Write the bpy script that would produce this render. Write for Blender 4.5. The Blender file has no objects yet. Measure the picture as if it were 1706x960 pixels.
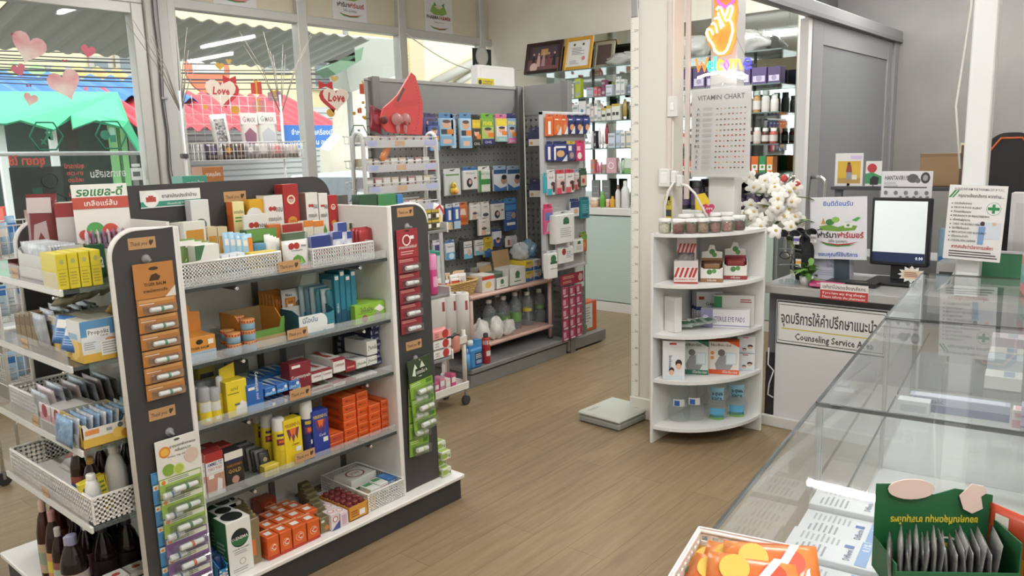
import bpy, bmesh, math, random
from mathutils import Vector, Matrix
SC = bpy.context.scene
COL = SC.collection.objects
random.seed(11)
PI = math.pi
# ---------------------------------------------------------------- camera
FPX, YAW, PITCH, ROLL, EYE = 1307.0, 0.7039, 0.1742, 0.0278, 1.6
_fw = Vector((math.cos(YAW)*math.cos(PITCH), math.sin(YAW)*math.cos(PITCH), -math.sin(PITCH)))
_r0 = Vector((math.sin(YAW), -math.cos(YAW), 0))
_d0 = _fw.cross(_r0)
_rt = math.cos(ROLL)*_r0 + math.sin(ROLL)*_d0
_dn = -math.sin(ROLL)*_r0 + math.cos(ROLL)*_d0
CAM = Vector((0, 0, EYE))
cd = bpy.data.cameras.new('camera'); cam = bpy.data.objects.new('camera', cd); COL.link(cam)
cd.sensor_fit = 'HORIZONTAL'; cd.sensor_width = 36; cd.lens = FPX/1706*36; cd.clip_start = 0.05; cd.clip_end = 200
cam.matrix_world = Matrix(((_rt.x, -_dn.x, -_fw.x, 0), (_rt.y, -_dn.y, -_fw.y, 0), (_rt.z, -_dn.z, -_fw.z, EYE), (0, 0, 0, 1)))
SC.camera = cam
# ---------------------------------------------------------------- light and exposure
SC.view_settings.view_transform = 'Standard'; SC.view_settings.look = 'None'
SC.view_settings.gamma = 1; SC.view_settings.use_curve_mapping = False
SC.view_settings.exposure = 0.8
W = bpy.data.worlds.new('world'); SC.world = W; W.use_nodes = True
_b = W.node_tree.nodes['Background']; _b.inputs[0].default_value = (0.93, 0.97, 1.0, 1); _b.inputs[1].default_value = 1.7
SC.cycles.max_bounces = 10; SC.cycles.transparent_max_bounces = 24; SC.cycles.caustics_reflective = False; SC.cycles.caustics_refractive = False
SC.cycles.use_denoising = True; SC.cycles.sample_clamp_indirect = 6
TUBE_STRENGTH = 62.0
TUBE_WATTS = 14.0
_s = bpy.data.lights.new('sun', 'SUN'); _s.energy = 0.5; _s.angle = 0.2; _s.color = (1, .97, .9)
sun = bpy.data.objects.new('sun', _s); COL.link(sun); sun.rotation_euler = (0.75, 0.35, 0)   # falls on the street beyond the shop window
# ---------------------------------------------------------------- helpers: photograph measurements to world points
def at(px, py, ax, val):
    d = _rt*((px-853)/FPX) + _dn*((py-480)/FPX) + _fw
    k = 'XYZ'.index(ax); t = (val-CAM[k])/d[k]
    return CAM + d*t
def solve(px, vert, ax, known):
    "coordinate along ax of the point seen at column (or row, vert=True) px, the other two known"
    row = _dn if vert else _rt; c = (px-(480 if vert else 853))/FPX
    q = row - _fw*c; s = 0.0
    for k, v in known.items():
        i = 'XYZ'.index(k); s += q[i]*(v-CAM[i])
    i = 'XYZ'.index(ax)
    return CAM[i] - s/q[i]
# ---------------------------------------------------------------- materials
_mats = {}
def lin(c):
    if isinstance(c, str):
        c = c.lstrip('#'); c = [int(c[i:i+2], 16)/255 for i in (0, 2, 4)]
    return tuple((x/12.92 if x <= .04045 else ((x+.055)/1.055)**2.4) for x in c) + (1,)
def M(c, rough=.5, metal=0.0, emit=0.0):
    k = ('p', c, rough, metal, emit)
    if k in _mats: return _mats[k]
    m = bpy.data.materials.new('paint_' + (c.lstrip('#') if isinstance(c, str) else 'mix')); m.use_nodes = True
    b = m.node_tree.nodes['Principled BSDF']
    b.inputs['Base Color'].default_value = lin(c); b.inputs['Roughness'].default_value = rough; b.inputs['Metallic'].default_value = metal
    if emit:
        b.inputs['Emission Color'].default_value = lin(c); b.inputs['Emission Strength'].default_value = emit
    _mats[k] = m; return m
def clear(tint='#eef6f4', veil=0.0, rough=.02, veilc='#ffffff', ior=1.45):
    "thin clear sheet: see-through, mirror-like at grazing angles, with an optional milky share"
    k = ('c', tint, veil, rough, veilc, ior)
    if k in _mats: return _mats[k]
    m = bpy.data.materials.new('clear_sheet'); m.use_nodes = True; nt = m.node_tree; nt.nodes.clear()
    N = nt.nodes.new; o = N('ShaderNodeOutputMaterial'); tr = N('ShaderNodeBsdfTransparent'); gl = N('ShaderNodeBsdfGlossy'); fr = N('ShaderNodeFresnel'); mx = N('ShaderNodeMixShader')
    tr.inputs[0].default_value = lin(tint); gl.inputs['Roughness'].default_value = rough; fr.inputs[0].default_value = ior
    src = tr.outputs[0]
    if veil:
        df = N('ShaderNodeBsdfDiffuse'); df.inputs[0].default_value = lin(veilc); m2 = N('ShaderNodeMixShader'); m2.inputs[0].default_value = veil
        nt.links.new(tr.outputs[0], m2.inputs[1]); nt.links.new(df.outputs[0], m2.inputs[2]); src = m2.outputs[0]
    gm = N('ShaderNodeNewGeometry'); sb = N('ShaderNodeMath'); sb.operation = 'SUBTRACT'; sb.use_clamp = True; nt.links.new(fr.outputs[0], sb.inputs[0]); nt.links.new(gm.outputs['Backfacing'], sb.inputs[1]); nt.links.new(sb.outputs[0], mx.inputs[0]); nt.links.new(src, mx.inputs[1]); nt.links.new(gl.outputs[0], mx.inputs[2]); nt.links.new(mx.outputs[0], o.inputs[0])
    _mats[k] = m; return m
def nodes_mat(name, rough=.5, metal=0):
    m = bpy.data.materials.new(name); m.use_nodes = True; nt = m.node_tree; b = nt.nodes['Principled BSDF']
    b.inputs['Roughness'].default_value = rough; b.inputs['Metallic'].default_value = metal
    return m, nt, b, nt.nodes.new, nt.links.new
def speckle(c1, c2, scale=30, rough=.6, stretch=(1, 1, 1), metal=0, bump=0.0):
    k = ('s', c1, c2, scale, rough, stretch, metal, bump)
    if k in _mats: return _mats[k]
    m, nt, b, N, L = nodes_mat('mottled', rough, metal)
    tc = N('ShaderNodeTexCoord'); mp = N('ShaderNodeMapping'); mp.inputs['Scale'].default_value = stretch; nz = N('ShaderNodeTexNoise'); nz.inputs['Scale'].default_value = scale; nz.inputs['Detail'].default_value = 4
    cr = N('ShaderNodeValToRGB'); cr.color_ramp.elements[0].position = .35; cr.color_ramp.elements[1].position = .65
    cr.color_ramp.elements[0].color = lin(c1); cr.color_ramp.elements[1].color = lin(c2)
    L(tc.outputs['Object'], mp.inputs[0]); L(mp.outputs[0], nz.inputs['Vector']); L(nz.outputs[0], cr.inputs[0]); L(cr.outputs[0], b.inputs['Base Color'])
    if bump:
        bp = N('ShaderNodeBump'); bp.inputs['Strength'].default_value = bump; bp.inputs['Distance'].default_value = .01; L(nz.outputs[0], bp.inputs['Height']); L(bp.outputs[0], b.inputs['Normal'])
    _mats[k] = m; return m
def foil(c1='#d6d8da', c2='#a9adb2', scale=25, metal=.2, rough=.4):
    return speckle(c1, c2, scale, rough, (1, 1, 1), metal*.4, .6)
WHITE = '#e9e8e4'
# ---------------------------------------------------------------- mesh builder
_tcache = {}
def text_geo(s, shear=0.0, bold=0.0):
    k = (s, shear, bold)
    if k not in _tcache:
        c = bpy.data.curves.new('t', 'FONT'); c.body = s; c.resolution_u = 1; c.shear = shear; c.offset = bold
        o = bpy.data.objects.new('t', c); me = bpy.data.meshes.new_from_object(o)
        vs = [v.co.copy() for v in me.vertices]; fs = [tuple(p.vertices) for p in me.polygons]
        bpy.data.objects.remove(o); bpy.data.curves.remove(c); bpy.data.meshes.remove(me)
        if not vs: vs = [Vector((0, 0, 0))]
        x0 = min(v.x for v in vs); x1 = max(v.x for v in vs)
        _tcache[k] = ([(v.x-x0, v.y) for v in vs], fs, max(x1-x0, 1e-4))
    return _tcache[k]
class MB:
    def __init__(s): s.v = []; s.f = []; s.m = []; s.sm = []; s.mats = []
    def mi(s, m):
        if isinstance(m, str): m = M(m)
        if m not in s.mats: s.mats.append(m)
        return s.mats.index(m)
    def add(s, vs, fs, m, smooth=False):
        o = len(s.v); s.v += [tuple(v) for v in vs]; i = s.mi(m)
        for f in fs: s.f.append(tuple(a+o for a in f)); s.m.append(i); s.sm.append(smooth)
        return s
    def box(s, x0, y0, z0, x1, y1, z1, m, b=0.0, faces=None):
        if b <= 0:
            v = [(x, y, z) for z in (z0, z1) for y in (y0, y1) for x in (x0, x1)]
            q = [(0, 2, 3, 1), (4, 5, 7, 6), (0, 1, 5, 4), (2, 6, 7, 3), (0, 4, 6, 2), (1, 3, 7, 5)]
            return s.add(v, q, m)
        b = min(b, abs(x1-x0)*.45, abs(y1-y0)*.45, abs(z1-z0)*.45)
        lo = (x0, y0, z0); hi = (x1, y1, z1); v = []; idx = {}
        for c in range(8):
            sg = [(c >> k) & 1 for k in range(3)]
            for ax in range(3):
                p = [hi[k]-b if sg[k] else lo[k]+b for k in range(3)]; p[ax] = hi[ax] if sg[ax] else lo[ax]
                idx[(c, ax)] = len(v); v.append(p)
        q = []
        def face(l):
            ctr = sum((Vector(v[i]) for i in l), Vector())/len(l); n = (Vector(v[l[1]])-Vector(v[l[0]])).cross(Vector(v[l[2]])-Vector(v[l[1]]))
            mid = Vector(((x0+x1)/2, (y0+y1)/2, (z0+z1)/2))
            q.append(tuple(l) if n.dot(ctr-mid) > 0 else tuple(reversed(l)))
        for ax in range(3):
            a, c = [k for k in range(3) if k != ax]
            for sd in (0, 1): face([idx[((sd << ax) | (i << a) | (j << c), ax)] for i, j in ((0, 0), (1, 0), (1, 1), (0, 1))])
            for i in (0, 1):
                for j in (0, 1):
                    c0 = (i << a) | (j << c); c1 = c0 | (1 << ax)
                    face([idx[(c0, a)], idx[(c0, c)], idx[(c1, c)], idx[(c1, a)]])
        for c in range(8): face([idx[(c, 0)], idx[(c, 1)], idx[(c, 2)]])
        return s.add(v, q, m)
    def prism(s, pts, a, b, m, plane='XZ', smooth=False):
        "outline pts extruded from a to b along the axis left out of plane"
        def P(u, w, d):
            return {'XZ': (u, d, w), 'YZ': (d, u, w), 'XY': (u, w, d)}[plane]
        n = len(pts); v = [P(*p, a) for p in pts] + [P(*p, b) for p in pts]
        f = [tuple(range(n)), tuple(range(2*n-1, n-1, -1))] + [((i+1) % n, i, n+i, n+(i+1) % n) for i in range(n)]
        o = len(s.v); s.add(v, f, m, smooth); return s
    def lathe(s, prof, m, c=(0, 0, 0), n=16, axis='Z', smooth=True, caps=True):
        v = []; f = []
        for r, z in prof:
            for i in range(n):
                a = 2*PI*i/n; p = (r*math.cos(a), r*math.sin(a), z)
                if axis == 'X': p = (p[2], p[0], p[1])
                elif axis == 'Y': p = (p[1], p[2], p[0])
                v.append((p[0]+c[0], p[1]+c[1], p[2]+c[2]))
        for k in range(len(prof)-1):
            for i in range(n): f.append((k*n+i, k*n+(i+1) % n, (k+1)*n+(i+1) % n, (k+1)*n+i))
        s.add(v, f, m, smooth)
        if caps:
            o = len(s.v)-len(v); i = s.mi(m)
            if prof[0][0] > 1e-4: s.f.append(tuple(o+k for k in range(n-1, -1, -1))); s.m.append(i); s.sm.append(False)
            if prof[-1][0] > 1e-4: s.f.append(tuple(o+len(v)-n+k for k in range(n))); s.m.append(i); s.sm.append(False)
        return s
    def cyl(s, c, r, h, m, n=16, axis='Z', b=0.0):
        pr = [(r, 0), (r, h)] if not b else [(r-b, 0), (r, b), (r, h-b), (r-b, h)]
        return s.lathe(pr, m, c, n, axis)
    def tube(s, path, r, m, n=8, closed=False):
        P = [Vector(p) for p in path]; v = []; f = []; k = len(P); up = None
        for i, p in enumerate(P):
            a = P[(i-1) % k] if (closed or i > 0) else p; b = P[(i+1) % k] if (closed or i < k-1) else p
            t = (b-a).normalized()
            if up is None: up = Vector((0, 0, 1)) if abs(t.z) < .9 else Vector((1, 0, 0))
            x = t.cross(up).normalized(); up = x.cross(t).normalized()
            rr = r[i] if isinstance(r, (list, tuple)) else r
            for j in range(n):
                an = 2*PI*j/n; v.append(p + x*(rr*math.cos(an)) + up*(rr*math.sin(an)))
        for i in range(k if closed else k-1):
            for j in range(n):
                a = i*n+j; b = i*n+(j+1) % n; c = ((i+1) % k)*n+(j+1) % n; d = ((i+1) % k)*n+j
                f.append((a, d, c, b))
        if not closed: f.append(tuple(range(n))); f.append(tuple(range((k-1)*n+n-1, (k-1)*n-1, -1)))
        return s.add(v, f, m, True)
    def sphere(s, c, r, m, n=12, k=8, sq=(1, 1, 1)):
        pr = [(max(1e-5, math.sin(PI*i/k)), -math.cos(PI*i/k)) for i in range(k+1)]
        o = len(s.v); s.lathe(pr, m, (0, 0, 0), n, caps=False)
        for i in range(o, len(s.v)): a = s.v[i]; s.v[i] = (c[0]+a[0]*r*sq[0], c[1]+a[1]*r*sq[1], c[2]+a[2]*r*sq[2])
        return s
    def quad(s, a, b, c, d, m): return s.add([a, b, c, d], [(0, 1, 2, 3)], m)
    # --- printing on a plane given by origin o, unit vectors u, v, outward normal n, size (w, h)
    def prints(s, fr, items):
        o, u, v, n, w, h = fr
        for k, it in enumerate(items):
            off = n*(.0003+.00015*k); t = it[0]; P = lambda a, b: o + u*(a*w) + v*(b*h) + off
            if t == 'r':
                _, a, b, c, d, m = it; s.quad(P(a, b), P(c, b), P(c, d), P(a, d), m)
            elif t == 'e':
                _, a, b, ra, m = it[:5]; rb = it[5] if len(it) > 5 else ra*w/h; N = 20
                s.add([P(a+ra*math.cos(2*PI*i/N), b+rb*math.sin(2*PI*i/N)) for i in range(N)], [tuple(range(N))], m)
            elif t == 'p':
                s.add([P(*q) for q in it[1]], [tuple(range(len(it[1])))], it[2])
            elif t == 'l':      # rows of small print
                _, a, b, c, d, nrow, m = it; st = (d-b)/nrow; rn = random.Random(nrow*7+int(a*100))
                for i in range(nrow):
                    e = c-(c-a)*rn.uniform(0, .35); y = b+st*(i+.3); s.quad(P(a, y), P(e, y), P(e, y+st*.42), P(a, y+st*.42), m)
            elif t == 't':      # text: string, centre x, base y, cap height (share of h), colour, [max width share], [shear], [bold]
                _, st, a, b, ht, m = it[:6]; mw = it[6] if len(it) > 6 else .94; sh = it[7] if len(it) > 7 else 0; bo = it[8] if len(it) > 8 else .012
                vs, fs, tw = text_geo(st, sh, bo); sy = ht*h/.7; sx = min(sy, mw*w/tw)
                s.add([o + u*(a*w+(x-tw/2)*sx) + v*(b*h+y*sy) + off for x, y in vs], fs, m)
        return s
    def build(s, name, parent=None, loc=(0, 0, 0), rot=0.0, label=None, cat=None, group=None, kind=None):
        me = bpy.data.meshes.new(name); me.from_pydata(s.v, [], s.f)
        for m in s.mats: me.materials.append(m)
        me.polygons.foreach_set('material_index', s.m); me.polygons.foreach_set('use_smooth', s.sm); me.update()
        o = bpy.data.objects.new(name, me); COL.link(o)
        o.location = loc; o.rotation_euler = rot if isinstance(rot, (tuple, list)) else (0, 0, rot)
        if parent: o.parent = parent
        tag(o, label, cat, group, kind); return o
def tag(o, label=None, cat=None, group=None, kind=None):
    if label: o['label'] = label
    if cat: o['category'] = cat
    if group: o['group'] = group
    if kind: o['kind'] = kind
    return o
def empty(name, loc, label, cat, group=None, rot=0.0, kind=None):
    o = bpy.data.objects.new(name, None); COL.link(o); o.location = loc; o.rotation_euler = (0, 0, rot); o.empty_display_size = .05
    return tag(o, label, cat, group, kind)
def copy_tree(o, loc=None, rot=None, label=None, group=None, parent=None):
    c = o.copy(); COL.link(c)
    if parent: c.parent = parent
    for ch in list(o.children): copy_tree(ch, parent=c)
    if loc is not None: c.location = loc
    if rot is not None: c.rotation_euler = (0, 0, rot)
    if label: c['label'] = label
    if group: c['group'] = group
    return c
X3, Y3, Z3 = Vector((1, 0, 0)), Vector((0, 1, 0)), Vector((0, 0, 1))
def face_of(f, w, d, h):
    if f == 'F': return (Vector((-w/2, -d/2, 0)), X3, Z3, -Y3, w, h)
    if f == 'L': return (Vector((-w/2, d/2, 0)), -Y3, Z3, -X3, d, h)
    if f == 'R': return (Vector((w/2, -d/2, 0)), Y3, Z3, X3, d, h)
    return (Vector((-w/2, -d/2, h)), X3, Y3, Z3, w, d)
ORD = ['first', 'second', 'third', 'fourth', 'fifth', 'sixth', 'seventh', 'eighth', 'ninth', 'tenth', 'eleventh', 'twelfth']
_pc = {}
def carton(name, label, cat, loc, size, col, pr=None, rot=0.0, group=None, rough=.35, tilt=None, key=None):
    "printed cardboard carton standing on loc: bevelled body, flap seam, printed faces as a child"
    w, d, h = size; k = (name, tuple(round(x, 3) for x in size), col, key) if key else None
    if k in _pc and k:
        return copy_tree(_pc[k], loc, rot, label, group)
    b = MB(); b.box(-w/2, -d/2, 0, w/2, d/2, h, M(col, rough), .0015)
    o = b.build(name, None, loc, tilt if tilt else rot, label, cat, group)
    p = MB()
    for f, its in (pr or {}).items(): p.prints(face_of(f, w, d, h), its)
    if p.f: p.build('print', o)
    if k: _pc[k] = o
    return o
def xbox(Y, z, xl, xr, yt, d, sx=None):
    "box whose front face lies in plane Y on height z, seen between columns xl..xr with its top at row yt: centre, (w, d, h)"
    a = solve(xl, 0, 'X', {'Y': Y, 'Z': z}); b = solve(xr, 0, 'X', {'Y': Y, 'Z': z}); h = solve(yt, 1, 'Z', {'X': (a+b)/2, 'Y': Y})-z
    if 2.43 < Y < 2.88 and z < 1.4 and 1.2 < (a+b)/2 < 2.2: a, b = max(a, 1.257), min(b, 2.144)   # between the gondola's side walls
    return Vector(((a+b)/2, Y+d/2, z)), (b-a, d, max(h, .008))
def ybox(X, z, xl, xr, yt, d):
    "the same for a face in plane X (turned to -X): use with rot=-PI/2"
    a = solve(xl, 0, 'Y', {'X': X, 'Z': z}); b = solve(xr, 0, 'Y', {'X': X, 'Z': z}); h = solve(yt, 1, 'Z', {'Y': (a+b)/2, 'X': X})-z
    return Vector((X+d/2, (a+b)/2, z)), (a-b, d, max(h, .008))
Q = -PI/2
def sheet(name, label, cat, frame, t, col, items, group=None, edge=None):
    "flat printed card or sign: frame as in prints (world coordinates), thickness t behind the face"
    o, u, v, n, w, h = frame
    R = Matrix((( u.x, -n.x, v.x), (u.y, -n.y, v.y), (u.z, -n.z, v.z)))
    b = MB(); b.box(0, 0, 0, w, t, h, M(col, .4), min(.001, t*.3))
    ob = b.build(name, None, o, 0, label, cat, group); ob.rotation_euler = R.to_euler()
    p = MB().prints((Vector((0, 0, 0)), X3, Z3, -Y3, w, h), items)
    if p.f: p.build('print', ob)
    return ob
def frameY(px0, py0, px1, py1, Y):
    "rectangle in plane Y (facing -Y) between two corners seen at (px0,py0) lower left and (px1,py1) upper right"
    a = at(px0, py0, 'Y', Y); b = at(px1, py1, 'Y', Y)
    return (a, X3, Z3, -Y3, b.x-a.x, b.z-a.z)
def frameX(px0, py0, px1, py1, X):
    a = at(px0, py0, 'X', X); b = at(px1, py1, 'X', X)
    return (a, -Y3, Z3, -X3, a.y-b.y, b.z-a.z)
# ================================================================ the room
def struct(o): o['kind'] = 'structure'; return o
m, nt, b, N, L = nodes_mat('vinyl_planks', .42)
tc = N('ShaderNodeTexCoord'); mp = N('ShaderNodeMapping'); mp.inputs['Location'].default_value = (.05, -.065, 0)
br = N('ShaderNodeTexBrick'); br.offset = .37; br.inputs['Scale'].default_value = 1; br.inputs['Brick Width'].default_value = 1.22; br.inputs['Row Height'].default_value = .1705
br.inputs['Mortar Size'].default_value = .0011; br.inputs['Mortar Smooth'].default_value = .2; br.inputs['Color1'].default_value = lin('#89765a'); br.inputs['Color2'].default_value = lin('#948062'); br.inputs['Mortar'].default_value = lin('#5d4d38')
mg = N('ShaderNodeMapping'); mg.inputs['Scale'].default_value = (1.4, 16, 1); nz = N('ShaderNodeTexNoise'); nz.inputs['Scale'].default_value = 2.2; nz.inputs['Detail'].default_value = 7; nz.inputs['Distortion'].default_value = .6
cr = N('ShaderNodeValToRGB'); cr.color_ramp.elements[0].position = .3; cr.color_ramp.elements[0].color = (.52, .49, .45, 1); cr.color_ramp.elements[1].position = .66; cr.color_ramp.elements[1].color = (1, 1, 1, 1)
mx = N('ShaderNodeMixRGB'); mx.blend_type = 'MULTIPLY'; mx.inputs[0].default_value = .55
L(tc.outputs['Object'], mp.inputs[0]); L(mp.outputs[0], br.inputs['Vector']); L(tc.outputs['Object'], mg.inputs[0]); L(mg.outputs[0], nz.inputs['Vector']); L(nz.outputs[0], cr.inputs[0])
L(br.outputs['Color'], mx.inputs[1]); L(cr.outputs[0], mx.inputs[2]); L(mx.outputs[0], b.inputs['Base Color'])
FLOORM = m
struct(MB().box(-2.6, -2.6, -.1, 7.55, 6.05, 0, FLOORM).build('floor'))
CREAM = speckle('#dcd7c9', '#d7d1c3', 3, .75)
GREYW = speckle('#85837f', '#7f7d7a', 3, .7)
struct(MB().box(-2.6, -2.6, 3.3, 7.55, 6.05, 3.4, M('#eceae5', .8)).build('ceiling'))
struct(MB().box(7.45, -2.6, 0, 7.55, 2.45, 3.3, GREYW).build('wall_right'))
struct(MB().box(6.8, 2.5, 0, 6.9, 6.05, 3.3, CREAM).build('wall_back'))
struct(MB().box(6.8, 2.45, 0, 7.55, 2.5, 3.3, M('#6d6d6e', .7)).build('wall_return'))
struct(MB().box(-2.6, -2.6, 0, -2.5, 6.05, 3.3, M('#e3e0d8', .8)).build('wall_left'))
struct(MB().box(-2.5, -2.6, 0, 7.45, -2.5, 3.3, M('#e3e0d8', .8)).build('wall_front'))
# shop window: header boards, sill wall, aluminium frame with panes
ALU = M('#b9b8b2', .45, .15)
BOARD = M('#cbc2aa', .7)
struct(MB().box(-2.5, 6.0, 0, 6.8, 6.05, .45, M('#b5b2aa', .7)).box(-2.5, 6.01, 2.8, 6.8, 6.05, 3.3, BOARD).build('wall_window'))
f = MB()
f.box(-2.5, 5.96, 2.735, 6.8, 6.06, 2.81, ALU, .006); f.box(-2.5, 5.96, .42, 6.8, 6.06, .5, ALU, .006)
for x0, x1 in ((3.08, 3.15), (4.25, 4.35), (5.42, 5.52), (6.6, 6.69)): f.box(x0, 5.952, .5, x1, 6.055, 3.3, ALU, .006)
f.box(2.81, 5.957, .5, 2.9, 6.06, 2.735, ALU, .006); f.box(1.2, 5.957, .5, 1.28, 6.06, 2.735, ALU, .006); f.box(-2.5, 5.963, 2.66, 2.9, 6.06, 2.735, ALU, .004)
fr = struct(f.build('trim_window'))
WG = clear('#fcfefd')
for i, (x0, x1, zt) in enumerate(((-2.5, 1.2, 2.66), (1.28, 2.81, 2.66), (3.15, 4.25, 2.735), (4.35, 5.42, 2.735), (5.52, 6.6, 2.735))):
    struct(MB().box(x0, 6.02, .5, x1, 6.024, zt, WG).build('window_%d' % (i+1)))
p = MB(); p.box(2.9, 5.93, 0, 3.08, 6.05, 3.3, M('#b4b3ae', .6), .008)
struct(p.build('trim_pillar'))
c = MB(); pts = [(2.96+.012*math.sin(z*3), 5.915, 3.2-z*.28) for z in range(11)]
c.tube(pts, .006, '#4a4a4c'); c.tube([(a+.022+.01*math.sin(i), y-.004, z) for i, (a, y, z) in enumerate(pts)], .004, '#5c5b5c')
for z in (2.05, .98, 2.9): c.box(2.95, 5.905, z, 3.0, 5.93, z+.015, '#9a9a98')
tag(c.build('cable_run'), 'two dark cables tied up along the window pillar', 'cable')
# the white column at the passage
struct(MB().box(3.9, 2.13, 0, 4.02, 2.39, 3.3, M('#d6d2c8', .6), .006).build('trim_column'))
struct(MB().box(3.885, 2.125, 0, 4.03, 2.4, .13, M('#d9d6cc', .6), .006).build('baseboard_column'))
r = MB(); r.box(0, 0, .1, .004, .052, 2.34, M('#e2dfd4', .5)); r.box(-.006, .004, 2.3, .006, .046, 2.4, M('#a4a4a2', .4, .5), .003)
rp = MB()
for i in range(220):
    z = .12+i*.01; ln = .022 if i % 10 == 0 else (.014 if i % 5 == 0 else .008)
    rp.quad((-.0006, .052, z), (-.0006, .052-ln, z), (-.0006, .052-ln, z+.0016), (-.0006, .052, z+.0016), '#6d6a66')
for i in range(22): rp.prints((Vector((0, .03, .12+i*.1)), -Y3, Z3, -X3, .03, .02), [('t', str(10*i+10), .5, .1, .7, '#5a5653')])
ro = r.build('height_ruler', None, (3.894, 2.342, 0), 0, 'white wall height ruler running up the corner of the white column', 'ruler'); rp.build('print', ro)
# scale on the floor
s = MB(); s.box(-.17, -.15, .0, .17, .15, .045, M('#8d9088', .5), .012); s.box(-.172, -.152, .045, .172, .152, .066, M('#b6b9ae', .45), .008)
so = s.build('floor_scale', None, (3.80, 2.443, 0), -.06, 'grey electronic weighing scale on the floor beside the white column', 'scale')
MB().tube([(.15, -.02, .07), (.10, -.05, .072), (.10, -.1, .072), (.13, -.13, .072), (.16, -.12, .072), (.165, -.08, .075)], .004, '#3a3a3a').build('cable', so)
MB().prints((Vector((-.14, -.13, .066)), X3, Y3, Z3, .28, .26), [('t', 'TANITA', .2, .85, .07, '#5d6160'), ('r', .8, .1, .9, .2, '#c8654a')]).build('print', so)
# ceiling tubes
def tube_light(x, y, z, label, ln=1.2, al='Y'):
    o = empty('tube_light', (x, y, 3.3), label, 'light', 'ceiling tube lights', 0 if al == 'Y' else PI/2)
    h = 3.3-z
    MB().box(-.03, -ln/2, -h+.02, .03, ln/2, -h+.07, M('#e8e8e6', .4), .004).box(-.006, -.4, -h+.07, .006, -.39, 0, '#cfcfcf').box(-.006, .39, -h+.07, .006, .4, 0, '#cfcfcf').build('housing', o)
    MB().lathe([(.014, -ln/2), (.014, ln/2)], M('#fdfdff', .3, 0, TUBE_STRENGTH), (0, 0, -h), 12, 'Y').build('tube', o)
    l = bpy.data.lights.new('lamp', 'AREA'); l.shape = 'RECTANGLE'; l.size = .05; l.size_y = ln; l.energy = TUBE_WATTS; l.color = (1, .985, .955)
    lo = bpy.data.objects.new('lamp', l); COL.link(lo); lo.parent = o; lo.location = (0, 0, -h-.02)
tube_light(6.03, 1.46, 3.0, 'ceiling tube mirrored in the glass counter beside the green carton')
tube_light(6.03, .12, 3.0, 'ceiling tube nearest the grey wall at the right')
tube_light(2.6, 1.2, 3.0, 'added fill tube over the walkway between gondola and counter')  # unseen tube, added to light the middle of the room
tube_light(5.4, 3.0, 3.0, 'ceiling tube behind the glass partition')
tube_light(.4, -.6, 3.0, 'added fill tube above the near end of the glass counter')  # added out of view for light over the near counter
tube_light(-.6, 2.5, 3.0, 'added fill tube above the shop entrance left of the gondola')  # unseen fill tube added to brighten the left end cap
tube_light(1.5, -1.3, 3.0, 'added fill tube behind the near end of the glass counter')  # unseen fill tube added to light the gondola from the front
tube_light(3.2, 4.4, 3.0, 'added fill tube in front of the shop window')  # extra unseen tube, added for light on the window side
# ================================================================ the gondola in the foreground
DARK = M('#3c3a39', .55); GWH = M('#e2e0db', .5); GL = clear('#dfe9e6', .0); STRIP = clear('#f4f6f6', .16, .08)
YF, YB = 2.486, 2.886
gon = empty('gondola', (1.7, 2.9, 0), 'white and charcoal two-sided gondola packed with medicine boxes, nearest display unit', 'shelving unit')
def gp(mb, name, parent=None, kind=None):
    o = mb.build(name, parent or gon, (0, 0, 0), 0, None, None, None, kind)
    if parent is None: o.location = (-1.7, -2.9, 0)
    return o
YE = 3.30     # far face of the gondola
gp(MB().box(.87, 2.435, 0, 2.46, YE+.05, .1, M('#383635', .6), .002), 'plinth')
gp(MB().box(.85, 2.42, .1, 2.475, YE+.06, .12, GWH, .004), 'base_shelf')
def rr(x0, x1, z0, z1, r, left=True, right=True):
    p = [(x0, z0), (x1, z0)]
    if right: p += [(x1-r+r*math.cos(a), z1-r+r*math.sin(a)) for a in [i*PI/16 for i in range(9)]]
    else: p += [(x1, z1)]
    if left: p += [(x0+r-r*math.sin(a), z1-r+r*math.cos(a)) for a in [i*PI/16 for i in range(9)]]
    else: p += [(x0, z1)]
    return p
# spine: white below, charcoal header with a rounded corner above the top shelf
gp(MB().prism(rr(1.255, 2.145, .12, 1.30, .01, False, False), YB, YB+.014, M('#e3e0da', .6)), 'back_panel')
hd = gp(MB().prism(rr(1.237, 2.16, 1.30, 1.51, .09, False), YB-.006, YB+.02, DARK), 'header_panel')
for x in (1.262, 1.75, 2.135): gp(MB().box(x-.012, YB-.012, .12, x+.012, YB, 1.32, M('#77756f', .5, .3)), 'slotted_upright')
# dividers between the bay and the end caps
for x in (1.236, 2.147):
    gp(MB().box(x, YF, .12, x+.018, YE, 1.385, GWH, .003), 'divider_panel')
# end cap side panels, charcoal with a white edge
def endpanel(x0, x1, y, left):
    pts = rr(x0, x1, .12, 1.385, .085, left, not left)
    o = gp(MB().prism(pts, y, y+.016, DARK), 'end_panel')
    e = MB(); n = len(pts); c = Vector(((x0+x1)/2, .7))
    e.tube([(a, y+.008, z) for a, z in pts[1 if left else 2:] + ([pts[0]] if left else [pts[0], pts[1]])][0 if left else 0:], .0095, GWH, 6)
    gp(e, 'edge_band', o)
for y in (YF, YE-.016):
    endpanel(1.03, 1.236, y, True); endpanel(2.165, 2.372, y, False)
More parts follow.
